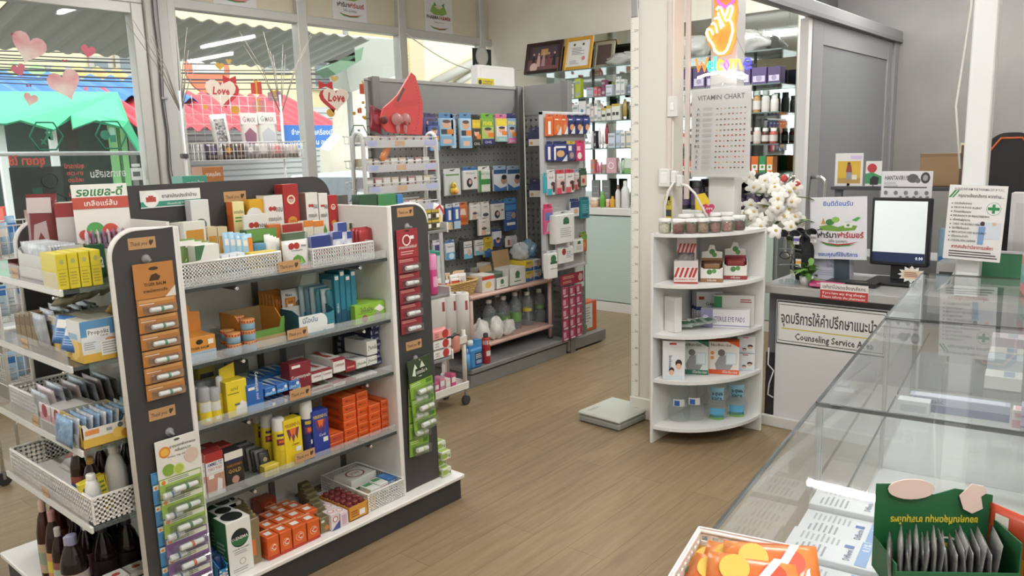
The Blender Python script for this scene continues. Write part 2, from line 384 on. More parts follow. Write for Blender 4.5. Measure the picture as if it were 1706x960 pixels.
# bay shelves: charcoal metal with clear front strip and chrome bracket tips
SHG = clear('#e6eeea', .12, .03, '#aab4b0')
SHZ = (1.17, .906, .676, .409)
for z in SHZ:
    s = gp(MB().box(1.256, 2.506, z-.010, 2.146, YB-.002, z, SHG).box(1.256, 2.502, z-.012, 2.146, 2.506, z+.001, M('#3a3f3d', .3)), 'shelf')
    gp(MB().box(1.256, 2.503, z, 2.146, 2.506, z+.034, STRIP), 'clear_strip', s)
    for x in (1.45, 2.0): gp(MB().box(x-.004, 2.50, z-.03, x+.004, YB-.01, z-.014, M('#5c5c5a', .4, .4)).cyl((x, 2.498, z-.024), .006, .012, M('#e8e8e8', .15, .9), 10, 'Y'), 'bracket', s)
# left end cap shelves, open towards the shop entrance
ESZ = (1.222, .985, .716, .462)
for z in ESZ:
    s = gp(MB().box(.895, 2.515, z-.012, 1.225, YE-.03, z, SHG), 'end_shelf')
    gp(MB().box(.886, 2.515, z-.018, .895, YE-.03, z+.004, M('#d8d8d4', .3), .002).quad((.884, 2.52, z+.055), (.884, YE-.04, z+.055), (.886, YE-.04, z), (.886, 2.52, z), clear('#f8f4f2', .28, .1)), 'price_rail', s)
    t = MB().quad((.8835, 2.90, z+.012), (.8835, 2.84, z+.012), (.8835, 2.84, z+.045), (.8835, 2.90, z+.045), '#c2a27c')
    t.prints((Vector((.883, 2.90, z+.012)), -Y3, Z3, -X3, .06, .033), [('t', 'Thank you', .5, .35, .34, '#7a6247', .9, .3)]); gp(t, 'price_tag', s)
    for y in (2.6, 3.1): gp(MB().cyl((.892, y, z-.03), .005, .02, M('#e8e8e8', .15, .9), 8, 'X'), 'bracket_tip', s)
gp(MB().box(1.226, 2.51, .12, 1.236, YE-.02, 1.40, M('#d6d3cc', .6)), 'end_back_panel')
for z in (1.10, .80, .5): gp(MB().box(2.166, 2.515, z-.012, 2.39, YE-.03, z, M('#d8d8d4', .4), .002), 'end_shelf')
# thank-you tags stuck along the shelves and panels
KRAFT = M('#b98f63', .7)
def thanks(px, py, Y, wpx=38, tilt=0):
    a = at(px, py, 'Y', Y); w = solve(px+wpx, 0, 'X', {'Y': Y, 'Z': a.z})-a.x; h = w*.42
    t = MB().prints((Vector((-w/2, 0, -h/2)), X3, Z3, -Y3, w, h), [('r', 0, 0, 1, 1, KRAFT), ('t', 'Thank you \u2665', .5, .32, .34, '#4a3526', .84, .3)])
    o = t.build('thank_you_tag', gon, (a.x+w/2-1.7, Y-2.9, a.z-h/2)); o.rotation_euler = (0, tilt, 0)
for a in ((463, 437, 2.499, 36), (478, 551, 2.499, 34), (482, 652, 2.499, 35), (491, 757, 2.499, 33), (372, 320, YB-.008, 37), (212, 398, YF-.001, 46), (247, 685, YF-.001, 44), (661, 347, YF-.001, 27), (676, 571, YF-.001, 26)): thanks(*a)
# header sign
fr = frameY(235, 348, 333, 318, YB-.009)
tg = MB().prints((Vector((0, 0, 0)), X3, Z3, -Y3, fr[4], fr[5]+.012), [('r', 0, 0, 1, 1, M('#e2e2de', .4)), ('r', .0, .06, 1, .36, M('#3f8f79', .4)), ('e', .17, .5, .13, '#eceae6'), ('r', .09, .34, .25, .62, '#b5473f'), ('r', .13, .62, .21, .7, '#b5473f'), ('t', 'ยาสามัญประจำบ้าน', .64, .54, .2, '#2c2c2c', .66), ('t', 'Household Medicine', .64, .14, .13, '#e8efe9', .6)])
tg.build('header_sign', gon, (fr[0].x-1.7, YB-.009-2.9, fr[0].z))
# ---------------------------------------------------------------- products on the bay shelves
def G(z, xl, xr, yt, name, label, col, pr=None, y=2.54, d=.08, cat='box', group=None, key=None):
    c, s = xbox(y, z+.0015, xl, xr, yt, d)
    return carton(name, label, cat, c, s, col, pr, 0, group, .35, None, key)
def basket(c, size, label, rot=0, group=None, col='#e9e7e2', cell=.012):
    "white plastic basket with pierced walls and a rim"
    w, d, h = size; b = MB(); m_ = M(col, .45); t = .003
    b.box(-w/2+.004, -d/2+.004, 0, w/2-.004, d/2-.004, t, m_)
    def wall(p, q, nrm):
        L_ = (Vector(q)-Vector(p)).length; n = max(3, int(L_/cell)); r = max(2, int(h/cell)); u = (Vector(q)-Vector(p))/L_
        for i in range(n+1):
            c0 = Vector(p)+u*(L_*i/n); hw = cell*.22
            a0 = c0-u*hw-nrm*t*.5; a1 = c0+u*hw+nrm*t*.5
            b.box(min(a0.x, a1.x), min(a0.y, a1.y), 0, max(a0.x, a1.x), max(a0.y, a1.y), h, m_)
        for j in range(r+1):
            z = h*j/r; hh = cell*.22 if j not in (0, r) else cell*.4
            a0 = Vector(p)-nrm*t*.5; a1 = Vector(q)+nrm*t*.5
            b.box(min(a0.x, a1.x), min(a0.y, a1.y), max(0, z-hh), max(a0.x, a1.x), max(a0.y, a1.y), z+hh, m_)
    A, B, C_, D = (-w/2, -d/2, 0), (w/2, -d/2, 0), (w/2, d/2, 0), (-w/2, d/2, 0)
    wall(A, B, Y3); wall(D, C_, Y3); wall(A, D, X3); wall(B, C_, X3)
    o = b.build('basket', None, c, rot, label, 'basket', group)
    r_ = MB(); pts = [(-w/2, -d/2, h), (w/2, -d/2, h), (w/2, d/2, h), (-w/2, d/2, h)]; r_.tube(pts, .0045, m_, 6, True); r_.build('rim', o)
    return o
def pouch(name, label, cat, loc, size, col, pr=None, rot=0.0, group=None, tilt=0.0, rough=.3):
    "flat sealed pack: pillow body with crimped edges, standing on its lower seam"
    w, d, h = size; n = 6; v = []; f = []
    for sd in (-1, 1):
        for j in range(n+1):
            for i in range(n+1):
                a, b_ = i/n, j/n; e = (1-(2*a-1)**4)*(1-(2*b_-1)**4)
                v.append(((a-.5)*w, sd*(.0008+d/2*e**.6), b_*h))
    st = (n+1)**2
    for j in range(n):
        for i in range(n):
            a = j*(n+1)+i; f.append((a, a+1, a+n+2, a+n+1)); f.append((st+a+1, st+a, st+a+n+1, st+a+n+2))
    for i in range(n):
        f.append((i, st+i, st+i+1, i+1)); k = n*(n+1)+i; f.append((k, k+1, st+k+1, st+k))
        k = i*(n+1); f.append((k, k+n+1, st+k+n+1, st+k)); k = i*(n+1)+n; f.append((k, st+k, st+k+n+1, k+n+1))
    o = MB().add(v, f, col if not isinstance(col, str) else M(col, rough), True).build(name, None, loc, 0, label, cat, group)
    o.rotation_euler = (tilt, 0, rot)
    if pr:
        p = MB(); p.prints((Vector((-w/2, -d/2-.0006, 0)), X3, Z3, -Y3, w, h), pr); p.build('print', o)
    return o
def GP(z, xl, xr, yt, name, label, col, pr=None, y=2.56, d=.012, cat='pouch', tilt=-.06, group=None, rough=.3):
    c, s = xbox(y, z+.002, xl, xr, yt, d)
    return pouch(name, label, cat, c, s, col, pr, 0, group, tilt, rough)
def spray(name, label, loc, r, h, body, capc, pr=None, group=None, capr=.92, caph=.22, cat='spray can'):
    b = MB(); hb = h*(1-caph)
    b.lathe([(r*.94, 0), (r, .004), (r, hb*.93), (r*.9, hb*.985), (r*.6, hb)], M(body, .3), n=18)
    o = b.build(name, None, loc, 0, label, cat, group)
    cr_ = r*capr; MB().lathe([(cr_, hb*.965), (cr_, h-.006), (cr_-.006, h), (.0, h)], M(capc, .35), n=18, caps=False).build('cap', o)
    if pr:
        p = MB()
        for z0, z1, a0, a1, col in pr:
            n = 8
            A = [a0+(a1-a0)*i/n for i in range(n+1)]; rr_ = r+.0004
            p.add([(rr_*math.sin(a), -rr_*math.cos(a), zz) for zz in (z0*hb, z1*hb) for a in A], [(i, i+1, n+2+i, n+1+i) for i in range(n)], M(col, .35))
        p.build('print', o)
    return o
Z1, Z2, Z3_, Z4, Z5 = SHZ[0], SHZ[1], SHZ[2], SHZ[3], .12
R_ = '#a8322d'; GRN = '#5f8f3c'; DGR = '#3c5a34'; INK = '#3a3a3a'; OFFW = '#e6e3dc'; ORG = '#d9812f'; YEL = '#e5cf3a'; BLU = '#2f6fb5'; NAVY = '#242a52'; TEAL = '#2a7f8b'; LG = '#9aa0a0'; PINK = '#d8a497'; GOLD = '#c9a24c'; LBL = '#8fbdd6'
HERB = [('e', .3, .8, .11, R_), ('e', .5, .8, .11, R_), ('t', 'คอม', .76, .75, .08, INK, .36), ('t', 'ชาชงสมุนไพร', .5, .62, .06, '#6b6b6b', .7), ('p', [(.2, .2), (.35, .42), (.5, .5), (.68, .42), (.8, .2), (.5, .12)], GRN), ('p', [(.3, .22), (.42, .36), (.5, .2)], '#8db850'), ('p', [(.55, .2), (.64, .38), (.72, .22)], '#8db850'), ('r', 0, 0, 1, .09, PINK)]
REDB = [('e', .5, .8, .26, '#e9d9b0'), ('e', .5, .8, .18, R_), ('t', 'ยาหอม', .5, .76, .06, OFFW, .3), ('e', .5, .52, .3, '#cf8a3b', .06), ('t', 'ตรา', .5, .5, .04, R_), ('r', .3, .34, .62, .43, OFFW), ('l', .2, .06, .9, .24, 4, '#d9a58a')]
basket(Vector((solve(393, 0, 'X', {'Y': 2.53, 'Z': Z1}), 2.60, Z1+.002)), (.385, .13, .078), 'white pierced basket at the left of the top shelf')
basket(Vector((solve(576, 0, 'X', {'Y': 2.53, 'Z': Z1}), 2.60, Z1+.002)), (.30, .13, .07), 'white pierced basket at the right of the top shelf with blue packs')
BZ = Z1+.006
# in and behind the left basket
for i in range(4):
    GP(BZ, 292+i*11, 334+i*11, 399+i*2, 'herb_pouch', 'green herbal tea pouch, %s from the left behind the basket' % ORD[i], '#6d8f4a', [('r', .05, .1, .95, .45, '#3f6b35'), ('p', [(.2, .5), (.6, .85), (.8, .6)], '#c9d9a0'), ('r', .05, .88, .95, .96, OFFW)], 2.60-.004*i, .012, 'pouch', -.05, 'green herbal pouches')
G(BZ, 330, 370, 408, 'medicine_box', 'white tea carton with a green corner in the left basket', '#e4e3dc', {'F': [('p', [(0, 1), (0, .6), (.2, .62), (.42, 1)], '#3f6b46'), ('t', 'ชาใบหม่อน', .5, .35, .12, '#c2672e', .8), ('l', .1, .1, .9, .26, 3, LG)]}, 2.545, .05)
for i in range(3): G(BZ, 373+i*13, 385+i*13, 425-i*2, 'medicine_box', 'small white and blue cream carton, %s of three in the left basket' % ORD[i], '#dfe5ea', {'F': [('r', 0, .0, 1, .4, '#7fa7c4'), ('e', .7, .6, .2, BLU), ('t', 'GEL', .4, .6, .25, INK, .5)]}, 2.545, .05, 'box', 'small cream cartons', 'cr')
for i in range(4): GP(BZ, 379+i*10, 397+i*10, 387+i, 'sachet', 'pale blue and orange sachet, %s from the left in the left basket' % ORD[i], '#9cc3d8', [('r', .55, .05, .95, .9, ORG), ('r', .1, .7, .5, .85, OFFW)], 2.615-.006*i, .01, 'sachet', -.05, 'blue and orange sachets')
def jar(name, label, loc, r, h, body, lid, band, group=None, cat='jar'):
    o = MB().lathe([(r*.93, 0), (r, .004), (r, h*.68), (r*.8, h*.76)], M(body, .35), n=18).build(name, None, loc, 0, label, cat, group)
    MB().lathe([(r*.88, h*.76), (r*.88, h-.003), (r*.84, h), (0, h)], M(lid, .4), n=18, caps=False).build('lid', o)
    MB().lathe([(r+.0005, h*.12), (r+.0005, h*.6)], M(band, .4), n=18, caps=False).build('band', o); return o
jar('pill_jar', 'white jar with a blue lid between pouches in the left basket', Vector((solve(437, 0, 'X', {'Y': 2.6, 'Z': BZ}), 2.615, BZ)), .032, .105, '#e4e6e6', '#4f86a8', '#c9d8de')
jar('pill_jar', 'white jar with a blue lid half hidden behind the sachets', Vector((solve(418, 0, 'X', {'Y': 2.6, 'Z': BZ})-.012, 2.68, BZ)), .028, .10, '#e4e6e6', '#5b93b3', '#bcd0da')
G(BZ, 421, 462, 419, 'medicine_box', 'small yellow carton lying at the right of the left basket', '#dfc947', {'F': [('e', .2, .5, .08, BLU), ('t', 'VICKS', .5, .3, .4, BLU, .4), ('e', .84, .5, .06, BLU)]}, 2.545, .04)
G(BZ, 416, 465, 382, 'medicine_box', 'dark green carton lying behind the blue-lidded jar', '#43693c', {'F': [('r', 0, .7, 1, 1, '#6d9a4e')]}, 2.70, .05)
for i in range(4): GP(BZ, 446+i*5, 456+i*5, 391+i*2, 'ointment_tube', 'white ointment tube standing in the left basket, %s from the left' % ORD[i], '#e2e0da', None, 2.605, .016, 'tube', 0, 'white ointment tubes')
for i in range(4): GP(Z1, 476, 519, 388+i*4, 'herb_pouch', ('white herbal tea pouch with red logo, frontmost beside the baskets' if i == 3 else 'dark green topped herbal pouch, %s behind the white tea pouch' % ORD[2-i]), '#dcdad4' if i == 3 else '#455740', HERB if i == 3 else None, 2.62-.024*i, .02, 'pouch', -.04, 'herbal tea pouches')
# right basket
for i in range(3): G(BZ, 521+i*5, 553+i*5, 393-i*2, 'medicine_box', 'dark blue and white carton in the right basket, %s from the front' % ORD[i], '#8d97b8', {'F': [('r', 0, .6, 1, 1, '#2d3c78'), ('r', .1, .35, .9, .5, R_), ('e', .5, .2, .2, OFFW), ('e', .5, .2, .12, '#5a4a90')]}, 2.55+i*.035, .03, 'box', 'dark blue cartons')
for i in range(3): G(BZ, 557+i*9, 573+i*8, 371 if i == 1 else 386, 'medicine_box', 'slim blue and white hanging pack in the right basket, %s of three' % ORD[i], '#c3c8dc', {'F': [('r', 0, .75, 1, 1, '#39498a'), ('r', .3, .1, .6, .45, R_), ('e', .5, .6, .25, OFFW)]}, 2.55+i*.01, .03, 'box', 'slim blue packs')
for i in range(3): GP(BZ, 590+i*6, 618+i*6, 379+i, 'sachet', 'red herbal sachet, %s from the left in the right basket' % ORD[i], '#9c2f33', [('e', .6, .5, .14, '#e0c9a0'), ('r', .1, .05, .9, .1, OFFW)], 2.60-.01*i, .01, 'sachet', -.06, 'red herbal sachets')
G(Z1, 585, 605, 371, 'medicine_box', 'cream and green carton standing behind the red sachets', '#d8d3bf', {'F': [('r', 0, .8, 1, 1, DGR)]}, 2.72, .05)
# middle and back rows of the top shelf
for i, (a, b_) in enumerate(((298, 318), (306, 326), (314, 350))): G(Z1, a, b_, 371-i, 'medicine_box', 'white carton with an orange square, %s of the left stack on the top shelf' % ORD[i], '#e0ddd2', {'F': [('r', .1, .1, .9, .85, '#c98f35'), ('e', .5, .55, .15, OFFW), ('p', [(.7, .1), (.9, .1), (.9, .3)], NAVY)]}, 2.79-i*.035, .03, 'box', 'orange square cartons')
for i in range(2): G(Z1, 352+i*17, 368+i*17, 378, 'medicine_box', 'orange and cream carton, %s beside the orange square cartons' % ORD[i], '#d9c7a0', {'F': [('r', .1, .15, .9, .8, '#c98f35')]}, 2.77, .04, 'box', 'orange and cream cartons')
G(Z1, 328, 358, 333, 'medicine_box', 'tall white carton with a black ring logo on the top shelf', '#d9dad6', {'F': [('e', .5, .66, .3, '#55645f'), ('e', .5, .66, .2, '#d9dad6'), ('t', 'HERB2', .55, .28, .07, INK, .6), ('l', .2, .08, .8, .2, 2, LG)], 'L': [('r', 0, 0, 1, 1, '#b9bab8')]}, 2.83, .04)
G(Z1, 396, 415, 336, 'medicine_box', 'tall pale yellow carton with an orange side and orange half disc', '#e9dfa2', {'F': [('p', [(1, .05), (1, .5), (.72, .46), (.55, .3), (.6, .12), (.8, .04)], '#dd7a35'), ('t', 'มะขามป้อม', .5, .82, .05, '#6d7a36', .8), ('l', .15, .68, .85, .78, 2, GRN)], 'L': [('r', 0, 0, 1, 1, '#cf6e33')]}, 2.82, .045)
G(Z1, 424, 449, 332, 'medicine_box', 'yellow carton printed with lemons at the back of the top shelf', '#d8a52f', {'F': [('e', .62, .7, .22, YEL), ('e', .3, .6, .18, '#f0e070'), ('r', .1, .05, .9, .3, '#8a9a3c')]}, 2.81, .05)
G(Z1, 449, 479, 325, 'medicine_box', 'white herbal tea carton with a dark green lid, left of the tall red carton', '#dedbd4', {'F': HERB, 'T': [('r', 0, 0, 1, 1, DGR)]}, 2.80, .06, 'box', 'herbal tea cartons')
G(Z1, 480, 505, 307, 'medicine_box', 'tallest red carton with a cream medallion at the back of the top shelf', '#a4302e', {'F': REDB, 'L': [('r', .1, .05, .9, .95, '#8e2a29')]}, 2.80, .06)
for i, (a, b_) in enumerate(((516, 536), (537, 552))): G(Z1, a, b_, 321+i, 'medicine_box', 'white herbal tea carton, %s right of the tall red carton' % ORD[i], '#dedbd4', {'F': HERB, 'L': [('r', 0, 0, 1, 1, '#b9a99f')]}, 2.81, .05, 'box', 'herbal tea cartons')
G(Z1, 553, 570, 325, 'medicine_box', 'small red carton with a cream medallion at the right end of the top shelf', '#a4302e', {'F': REDB}, 2.81, .05)
o = G(Z1, 413, 452, 357, 'display_card', 'white tea display card with a round top and green leaves', '#dedbd4', {'F': HERB[:5]}, 2.745, .012, 'display')
MB().cyl((0, -.005, 0), .034, .008, '#dedbd4', 20, 'Y').build('round_top', o, (0, 0, o.dimensions.z-.008))
G(Z1, 453, 473, 374, 'medicine_box', 'orange carton behind the dark green pouches', '#c9703a', {'F': [('r', .1, .2, .9, .6, '#e0b080')]}, 2.72, .05)
G(Z1, 475, 508, 373, 'medicine_box', 'cream and green carton with a round seal below the tall red carton', '#d5d2bd', {'F': [('e', .5, .35, .2, GRN), ('e', .5, .35, .13, OFFW), ('r', 0, .8, 1, 1, '#a0352f')]}, 2.71, .05)
for i in range(2): G(Z1, 510+i*17, 526+i*17, 368, 'medicine_box', 'orange framed cream carton, %s in the middle of the top shelf' % ORD[i], '#ddd8c4', {'F': [('r', 0, .1, 1, .3, ORG), ('r', 0, .85, 1, 1, ORG)]}, 2.73, .04, 'box', 'orange framed cartons')
# ---- second shelf
TB = [('e', .5, .62, .12, '#2b2014', .1), ('t', 'TIGER BALM', .5, .36, .1, '#2b2014', .7)]
o = G(Z2, 306, 362, 562, 'display_box', 'orange balm display box with a dotted blue base, left end of the second shelf', '#cf8c3c', {'F': [('r', 0, 0, 1, .44, '#a9bccb')]+TB[:0]+[('e', .45, .8, .12, '#2b2014', .1), ('t', 'TIGER BALM', .45, .52, .1, '#2b2014', .6), ('r', .74, .66, .92, .85, OFFW)]+[('e', .04+.075*i, .06+.11*j, .012, '#5f7f9c') for i in range(13) for j in range(4)]}, 2.525, .10, 'display')
hh = o.dimensions.z
MB().prism([(-.03, hh), (.055, hh), (.055, hh+.07), (.02, hh+.075), (.015, hh+.1), (-.005, hh+.11), (-.025, hh+.1), (-.03, hh+.075)], .045, .05, '#c98236').build('header_card', o)
for i, (px, py, lv) in enumerate(((383, 553, 1), (400, 541, 2), (394, 587, 0), (425, 584, 0), (412, 540, 3))): pass
tins = [(388, 2.60, 0), (388, 2.60, 1), (405, 2.62, 0), (405, 2.62, 1), (405, 2.62, 2), (397, 2.535, 0), (397, 2.535, 1), (393, 2.69, 0), (393, 2.69, 1), (422, 2.535, 0), (422, 2.535, 1), (422, 2.535, 2)]
tin0 = None
tw = {388: 'at the left', 405: 'in the middle', 397: 'in front', 422: 'at the right by the carton', 393: 'at the back'}
for px, y, lv in tins:
    x = solve(px-6, 0, 'X', {'Y': y, 'Z': Z2}); lab = '%s balm tin of the pile %s' % (('lowest', 'upper', 'topmost')[lv], tw[px])
    if tin0 is None:
        tin0 = MB().lathe([(.024, 0), (.0255, .002), (.0255, .026), (.024, .028)], M('#7fa3b8', .4), n=18).build('balm_tin', None, (x, y, Z2+.002), 0, lab, 'tin', 'round balm tins')
        MB().lathe([(.0258, .024), (.0258, .036), (.024, .038), (0, .038)], M('#c98a52', .4), n=18, caps=False).build('lid', tin0)
        q = MB()
        for i in range(16): a = 2*PI*i/16; q.box(.0257*math.cos(a)-.0016, .0257*math.sin(a)-.0016, .027, .0257*math.cos(a)+.0016, .0257*math.sin(a)+.0016, .034, '#a23c32')
        q.build('print', tin0)
    else: copy_tree(tin0, (x, y, Z2+.002+lv*.0392), random.random()*3, lab)
# open green and orange tray
def tray(name, label, c, size, front, side, inside, pr=None, lip=.45, rot=0, cat='tray', group=None):
    w, d, h = size; t = .003; b = MB()
    b.box(-w/2, -d/2, 0, w/2, d/2, t, M(inside)); b.box(-w/2, d/2-t, t, w/2, d/2, h, M(inside))
    for sx in (-1, 1): b.prism([(-d/2, 0), (d/2, 0), (d/2, h), (-d/2+d*.35, h), (-d/2, h*lip+.01)], sx*w/2-(t if sx > 0 else 0), sx*w/2+(t if sx < 0 else 0), M(side), 'YZ')
    b.prism([(-w/2, 0), (w/2, 0), (w/2, h*.8), (w*.42, h*.78), (w*.36, h*lip), (-w*.36, h*lip), (-w*.42, h*.78), (-w/2, h*.8)], -d/2, -d/2+t, M(front))
    o = b.build(name, None, c, rot, label, cat, group)
    if pr: MB().prints((Vector((-w/2, -d/2-.0002, 0)), X3, Z3, -Y3, w, h), pr).build('print', o)
    return o
c, s = xbox(2.535, Z2+.002, 409, 477, 522, .16)
tray('display_tray', 'empty open carton tray with green front and orange side on the second shelf', c, s, '#5d8a3e', '#cd8a3a', '#8f7a55', [('r', 0, 0, 1, .3, '#a98f62'), ('r', .06, .6, .15, .74, OFFW)], .5)
for i in range(9): GP(Z2, 438+i*5.5, 470+i*3.6, 484+i*1.5, 'paper_envelope', 'orange plaster envelope, %s from the back of the orange row' % ORD[i], '#c97f31', [('r', .1, .75, .6, .82, OFFW), ('r', .08, .05, .92, .1, '#e0a050'), ('t', 'TIGER', .4, .85, .05, '#5a2a14', .5)], 2.79-i*.018, .014, 'envelope', -.03, 'orange envelopes')
for i in range(2): GP(Z2, 474-i*3+6, 530-i*2, 478+i*2, 'plaster_pack', ('grey and white pain plaster pack with a man rubbing his neck' if i else 'purple edged plaster pack behind the grey one'), '#c5c6c4' if i else '#5a4654', [('t', 'Neo', .2, .84, .07, INK, .3), ('p', [(.6, 1), (1, 1), (1, .3), (.9, .6)], '#a5403a'), ('e', .52, .6, .15, '#6e6a68'), ('p', [(.3, .1), (.4, .42), (.7, .42), (.85, .1)], '#8f9090'), ('r', .68, .72, .84, .84, OFFW)], 2.68-i*.03, .015, 'pack', -.05)
c, s = xbox(2.53, Z2+.002, 500, 560, 514, .12)
o = tray('display_tray', 'teal and white plaster tray with a rounded white panel on the second shelf', c, s, '#3b7d8c', '#2b6674', '#c8c8c4', [('r', .0, .12, .62, .8, '#dfe2e0'), ('e', .6, .45, .17, '#dfe2e0', .34), ('t', 'นีโอบัน', .3, .52, .18, '#2a5a70', .42), ('r', .7, .12, .95, .3, OFFW)], .75)
for i in range(6): GP(Z2+.004, 505+i*9, 541+i*7, 474+i*1.5, 'plaster_pack', 'teal backed plaster pack, %s from the left in the teal tray' % ORD[i], ('#8fa5a6', '#52707a', '#87999a', '#2f6d7a', '#a8b2b2', '#2f6d7a')[i], [('r', .1, .1, .9, .4, TEAL), ('r', .65, .6, .95, .9, R_)], 2.63-.012*i, .011, 'pack', -.04, 'teal plaster packs')
for i in range(4): G(Z2, 562+i*9, 570+i*9, 458-(i % 2)*8, 'medicine_box', 'upright teal plaster carton with vertical lettering, %s of four' % ORD[i], '#2b7487', {'F': [('r', .0, 0, 1, .3, '#1f4f68'), ('r', .15, .9, .85, .97, OFFW)], 'L': [('r', .2, .1, .8, .9, '#8aa4a8')]}, 2.56+.0*i, .10, 'box', 'upright teal cartons', 'tl')
q = MB(); q.prints((Vector((0, 0, 0)), Z3, -X3, -Y3, .1, .014), [('t', 'NeoBun', .5, .2, .6, OFFW, .95)]); q.build('print', o, (s[0]/2+.045, -s[1]/2+.028, .03))
o = G(Z2, 593, 645, 505, 'medicine_box', 'lime green carton with mushrooms and a white tag, right end of the second shelf', '#8cb93c', {'F': [('t', 'ไรโนมิน', .38, .6, .2, INK, .6), ('r', .1, .52, .55, .56, GRN), ('e', .3, .24, .1, '#8a5a46'), ('e', .72, .26, .12, '#9a9a94'), ('p', [(.62, .66), (.8, .86), (.98, .6), (.82, .46)], OFFW)]}, 2.53, .12)
GP(Z2, 594, 620, 470, 'herb_pouch', 'lime green pouch leaning behind the lime carton', '#7fa83a', [('e', .5, .5, .2, '#4a6b2a')], 2.70, .02, 'pouch', -.1)
# ---- third shelf
YS = [(.55, .95, -1.2, 1.2, '#cfd0c8'), (.1, .52, -1.2, 1.2, '#e2c92f'), (.16, .3, -.4, .3, '#efefe8')]
for i, (px, y, hh_) in enumerate(((330, 2.60, .125), (344, 2.545, .135), (360, 2.545, .125), (338, 2.68, .12), (352, 2.68, .12))):
    spray('spray_bottle', ('yellow spray bottle with grey cap, %s on the third shelf' % ('half hidden at the left end', 'taller front one', 'shorter front one', 'left one behind', 'right one behind')[i]), Vector((solve(px, 0, 'X', {'Y': y, 'Z': Z3_}), y, Z3_+.002)), .0215, hh_, '#d9c23a', '#9b9d9e', YS, 'yellow spray bottles with grey caps', .95, .36, 'bottle')
spray('spray_bottle', 'yellow bottle with white sprayer beside the tall yellow carton', Vector((solve(375, 0, 'X', {'Y': 2.56, 'Z': Z3_}), 2.58, Z3_+.002)), .018, .15, '#e2c92f', '#d9dada', None, None, .7, .4, 'bottle')
G(Z3_, 334, 362, 608, 'header_card', 'yellow display card at the back left of the third shelf', '#b3a43a', {'F': [('r', .1, .6, .9, .75, INK), ('r', .2, .2, .8, .5, YEL)]}, 2.83, .03, 'display')
o = G(Z3_, 381, 415, 634, 'medicine_box', 'tall yellow carton with a raised header and white spray picture', '#e3cb30', {'F': [('t', 'เมาน์', .4, .74, .08, INK, .5), ('r', .05, .64, .6, .66, INK), ('p', [(.4, .04), (.95, .04), (.95, .3), (.7, .42), (.4, .25)], OFFW), ('r', .35, .3, .6, .36, '#6b6b6b')]}, 2.53, .06)
MB().prism([(-.03, 0), (.03, 0), (.03, .055), (-.03, .04)], .0, .003, '#e3cb30').build('header_flap', o, (-.004, .02, o.dimensions.z))
G(Z3_, 384, 418, 603, 'display_card', 'dark olive display card leaning behind the tall yellow carton', '#5f6354', {'F': [('r', .1, .1, .9, .6, '#8c9186'), ('r', .2, .35, .8, .5, OFFW)]}, 2.78, .03, 'display')
CPB = {'F': [('r', 0, 0, 1, .4, '#5d9fd6'), ('p', [(0, .4), (.6, .4), (1, .9), (0, .9)], '#2f68b0'), ('e', .8, .6, .14, OFFW), ('t', 'Cool', .35, .2, .3, OFFW, .5)], 'T': [('r', .1, .1, .9, .9, '#dfe6ee'), ('p', [(.1, .1), (.9, .1), (.5, .9)], '#3f78bd')]}
o = G(Z3_, 414, 441, 640, 'display_tray', 'tall blue display card with vertical lettering on the third shelf', '#2f62a8', {'F': [('r', .1, .8, .5, .9, OFFW), ('r', .0, .0, 1, .28, '#4a86c4')]}, 2.525, .10, 'display')
MB().prints((Vector((0, 0, 0)), -Z3, X3, -Y3, .11, .022), [('t', 'Counterpain cool', .5, .2, .6, OFFW, .95)]).build('print', o, (.0, -.0505, .15))
for r_ in range(2):
    for i in range(3): G(Z3_+r_*.042, 442+i*20, 460+i*20, (676-i*6 if r_ == 0 else 646-i*6), 'medicine_box', 'small blue gel carton, %s from the left in the %s front row' % (ORD[i], ('lower', 'upper')[r_]), '#3d77bf', CPB, 2.53, .12, 'box', 'blue gel cartons', 'cpb')
for i in range(3): G(Z3_, 425+i*20, 445+i*20, 632-i*8, 'medicine_box', 'blue gel carton standing in the back row, %s from the left on the third shelf' % ORD[i], '#3d77bf', CPB, 2.69, .12, 'box', 'blue gel cartons')
o = G(Z3_, 486, 521, 604, 'display_card', 'dark red display card with diagonal lettering, centre of the third shelf', '#7d2832', {'F': [('r', .1, .12, .45, .4, '#dcdad6'), ('t', 'Counterpain', .5, .55, .1, OFFW, .9), ('r', .1, .86, .5, .94, OFFW)]}, 2.535, .06, 'display')
G(Z3_, 481, 512, 573, 'medicine_box', 'grey box with a pale window behind the dark red card', '#6f7272', {'F': [('r', .08, .15, .9, .65, '#a8abaa'), ('r', .6, .25, .9, .4, INK)]}, 2.72, .05)
CPW = {'F': [('t', 'Counterpain', .5, .45, .26, '#7d2832', .8), ('r', 0, .86, 1, 1, '#8f3038')], 'T': [('r', 0, 0, 1, .12, '#8f3038'), ('p', [(.2, .3), (.7, .3), (.5, .6), (.9, .9), (.3, .9)], '#b1453f')]}
for r_ in range(2):
    for i in range(2): G(Z3_+r_*.042, 520+i*17.5, 537+i*17.5, (656-i*5, 620-i*5)[r_], 'medicine_box', 'white and dark red cream carton, %s column from the left, %s' % (ORD[i], ('bottom', 'top')[r_]), '#dcd9d4', CPW, 2.53, .17, 'box', 'white and red cream cartons', 'cpw')
for r_ in range(2): G(Z3_+r_*.055, 556, 576, (636, 598)[r_], 'medicine_box', 'larger white cream carton beside the red ones, %s of two' % ('lower', 'upper')[r_], '#dcd9d4', CPW, 2.53, .19, 'box', 'white and red cream cartons', 'cpw2')
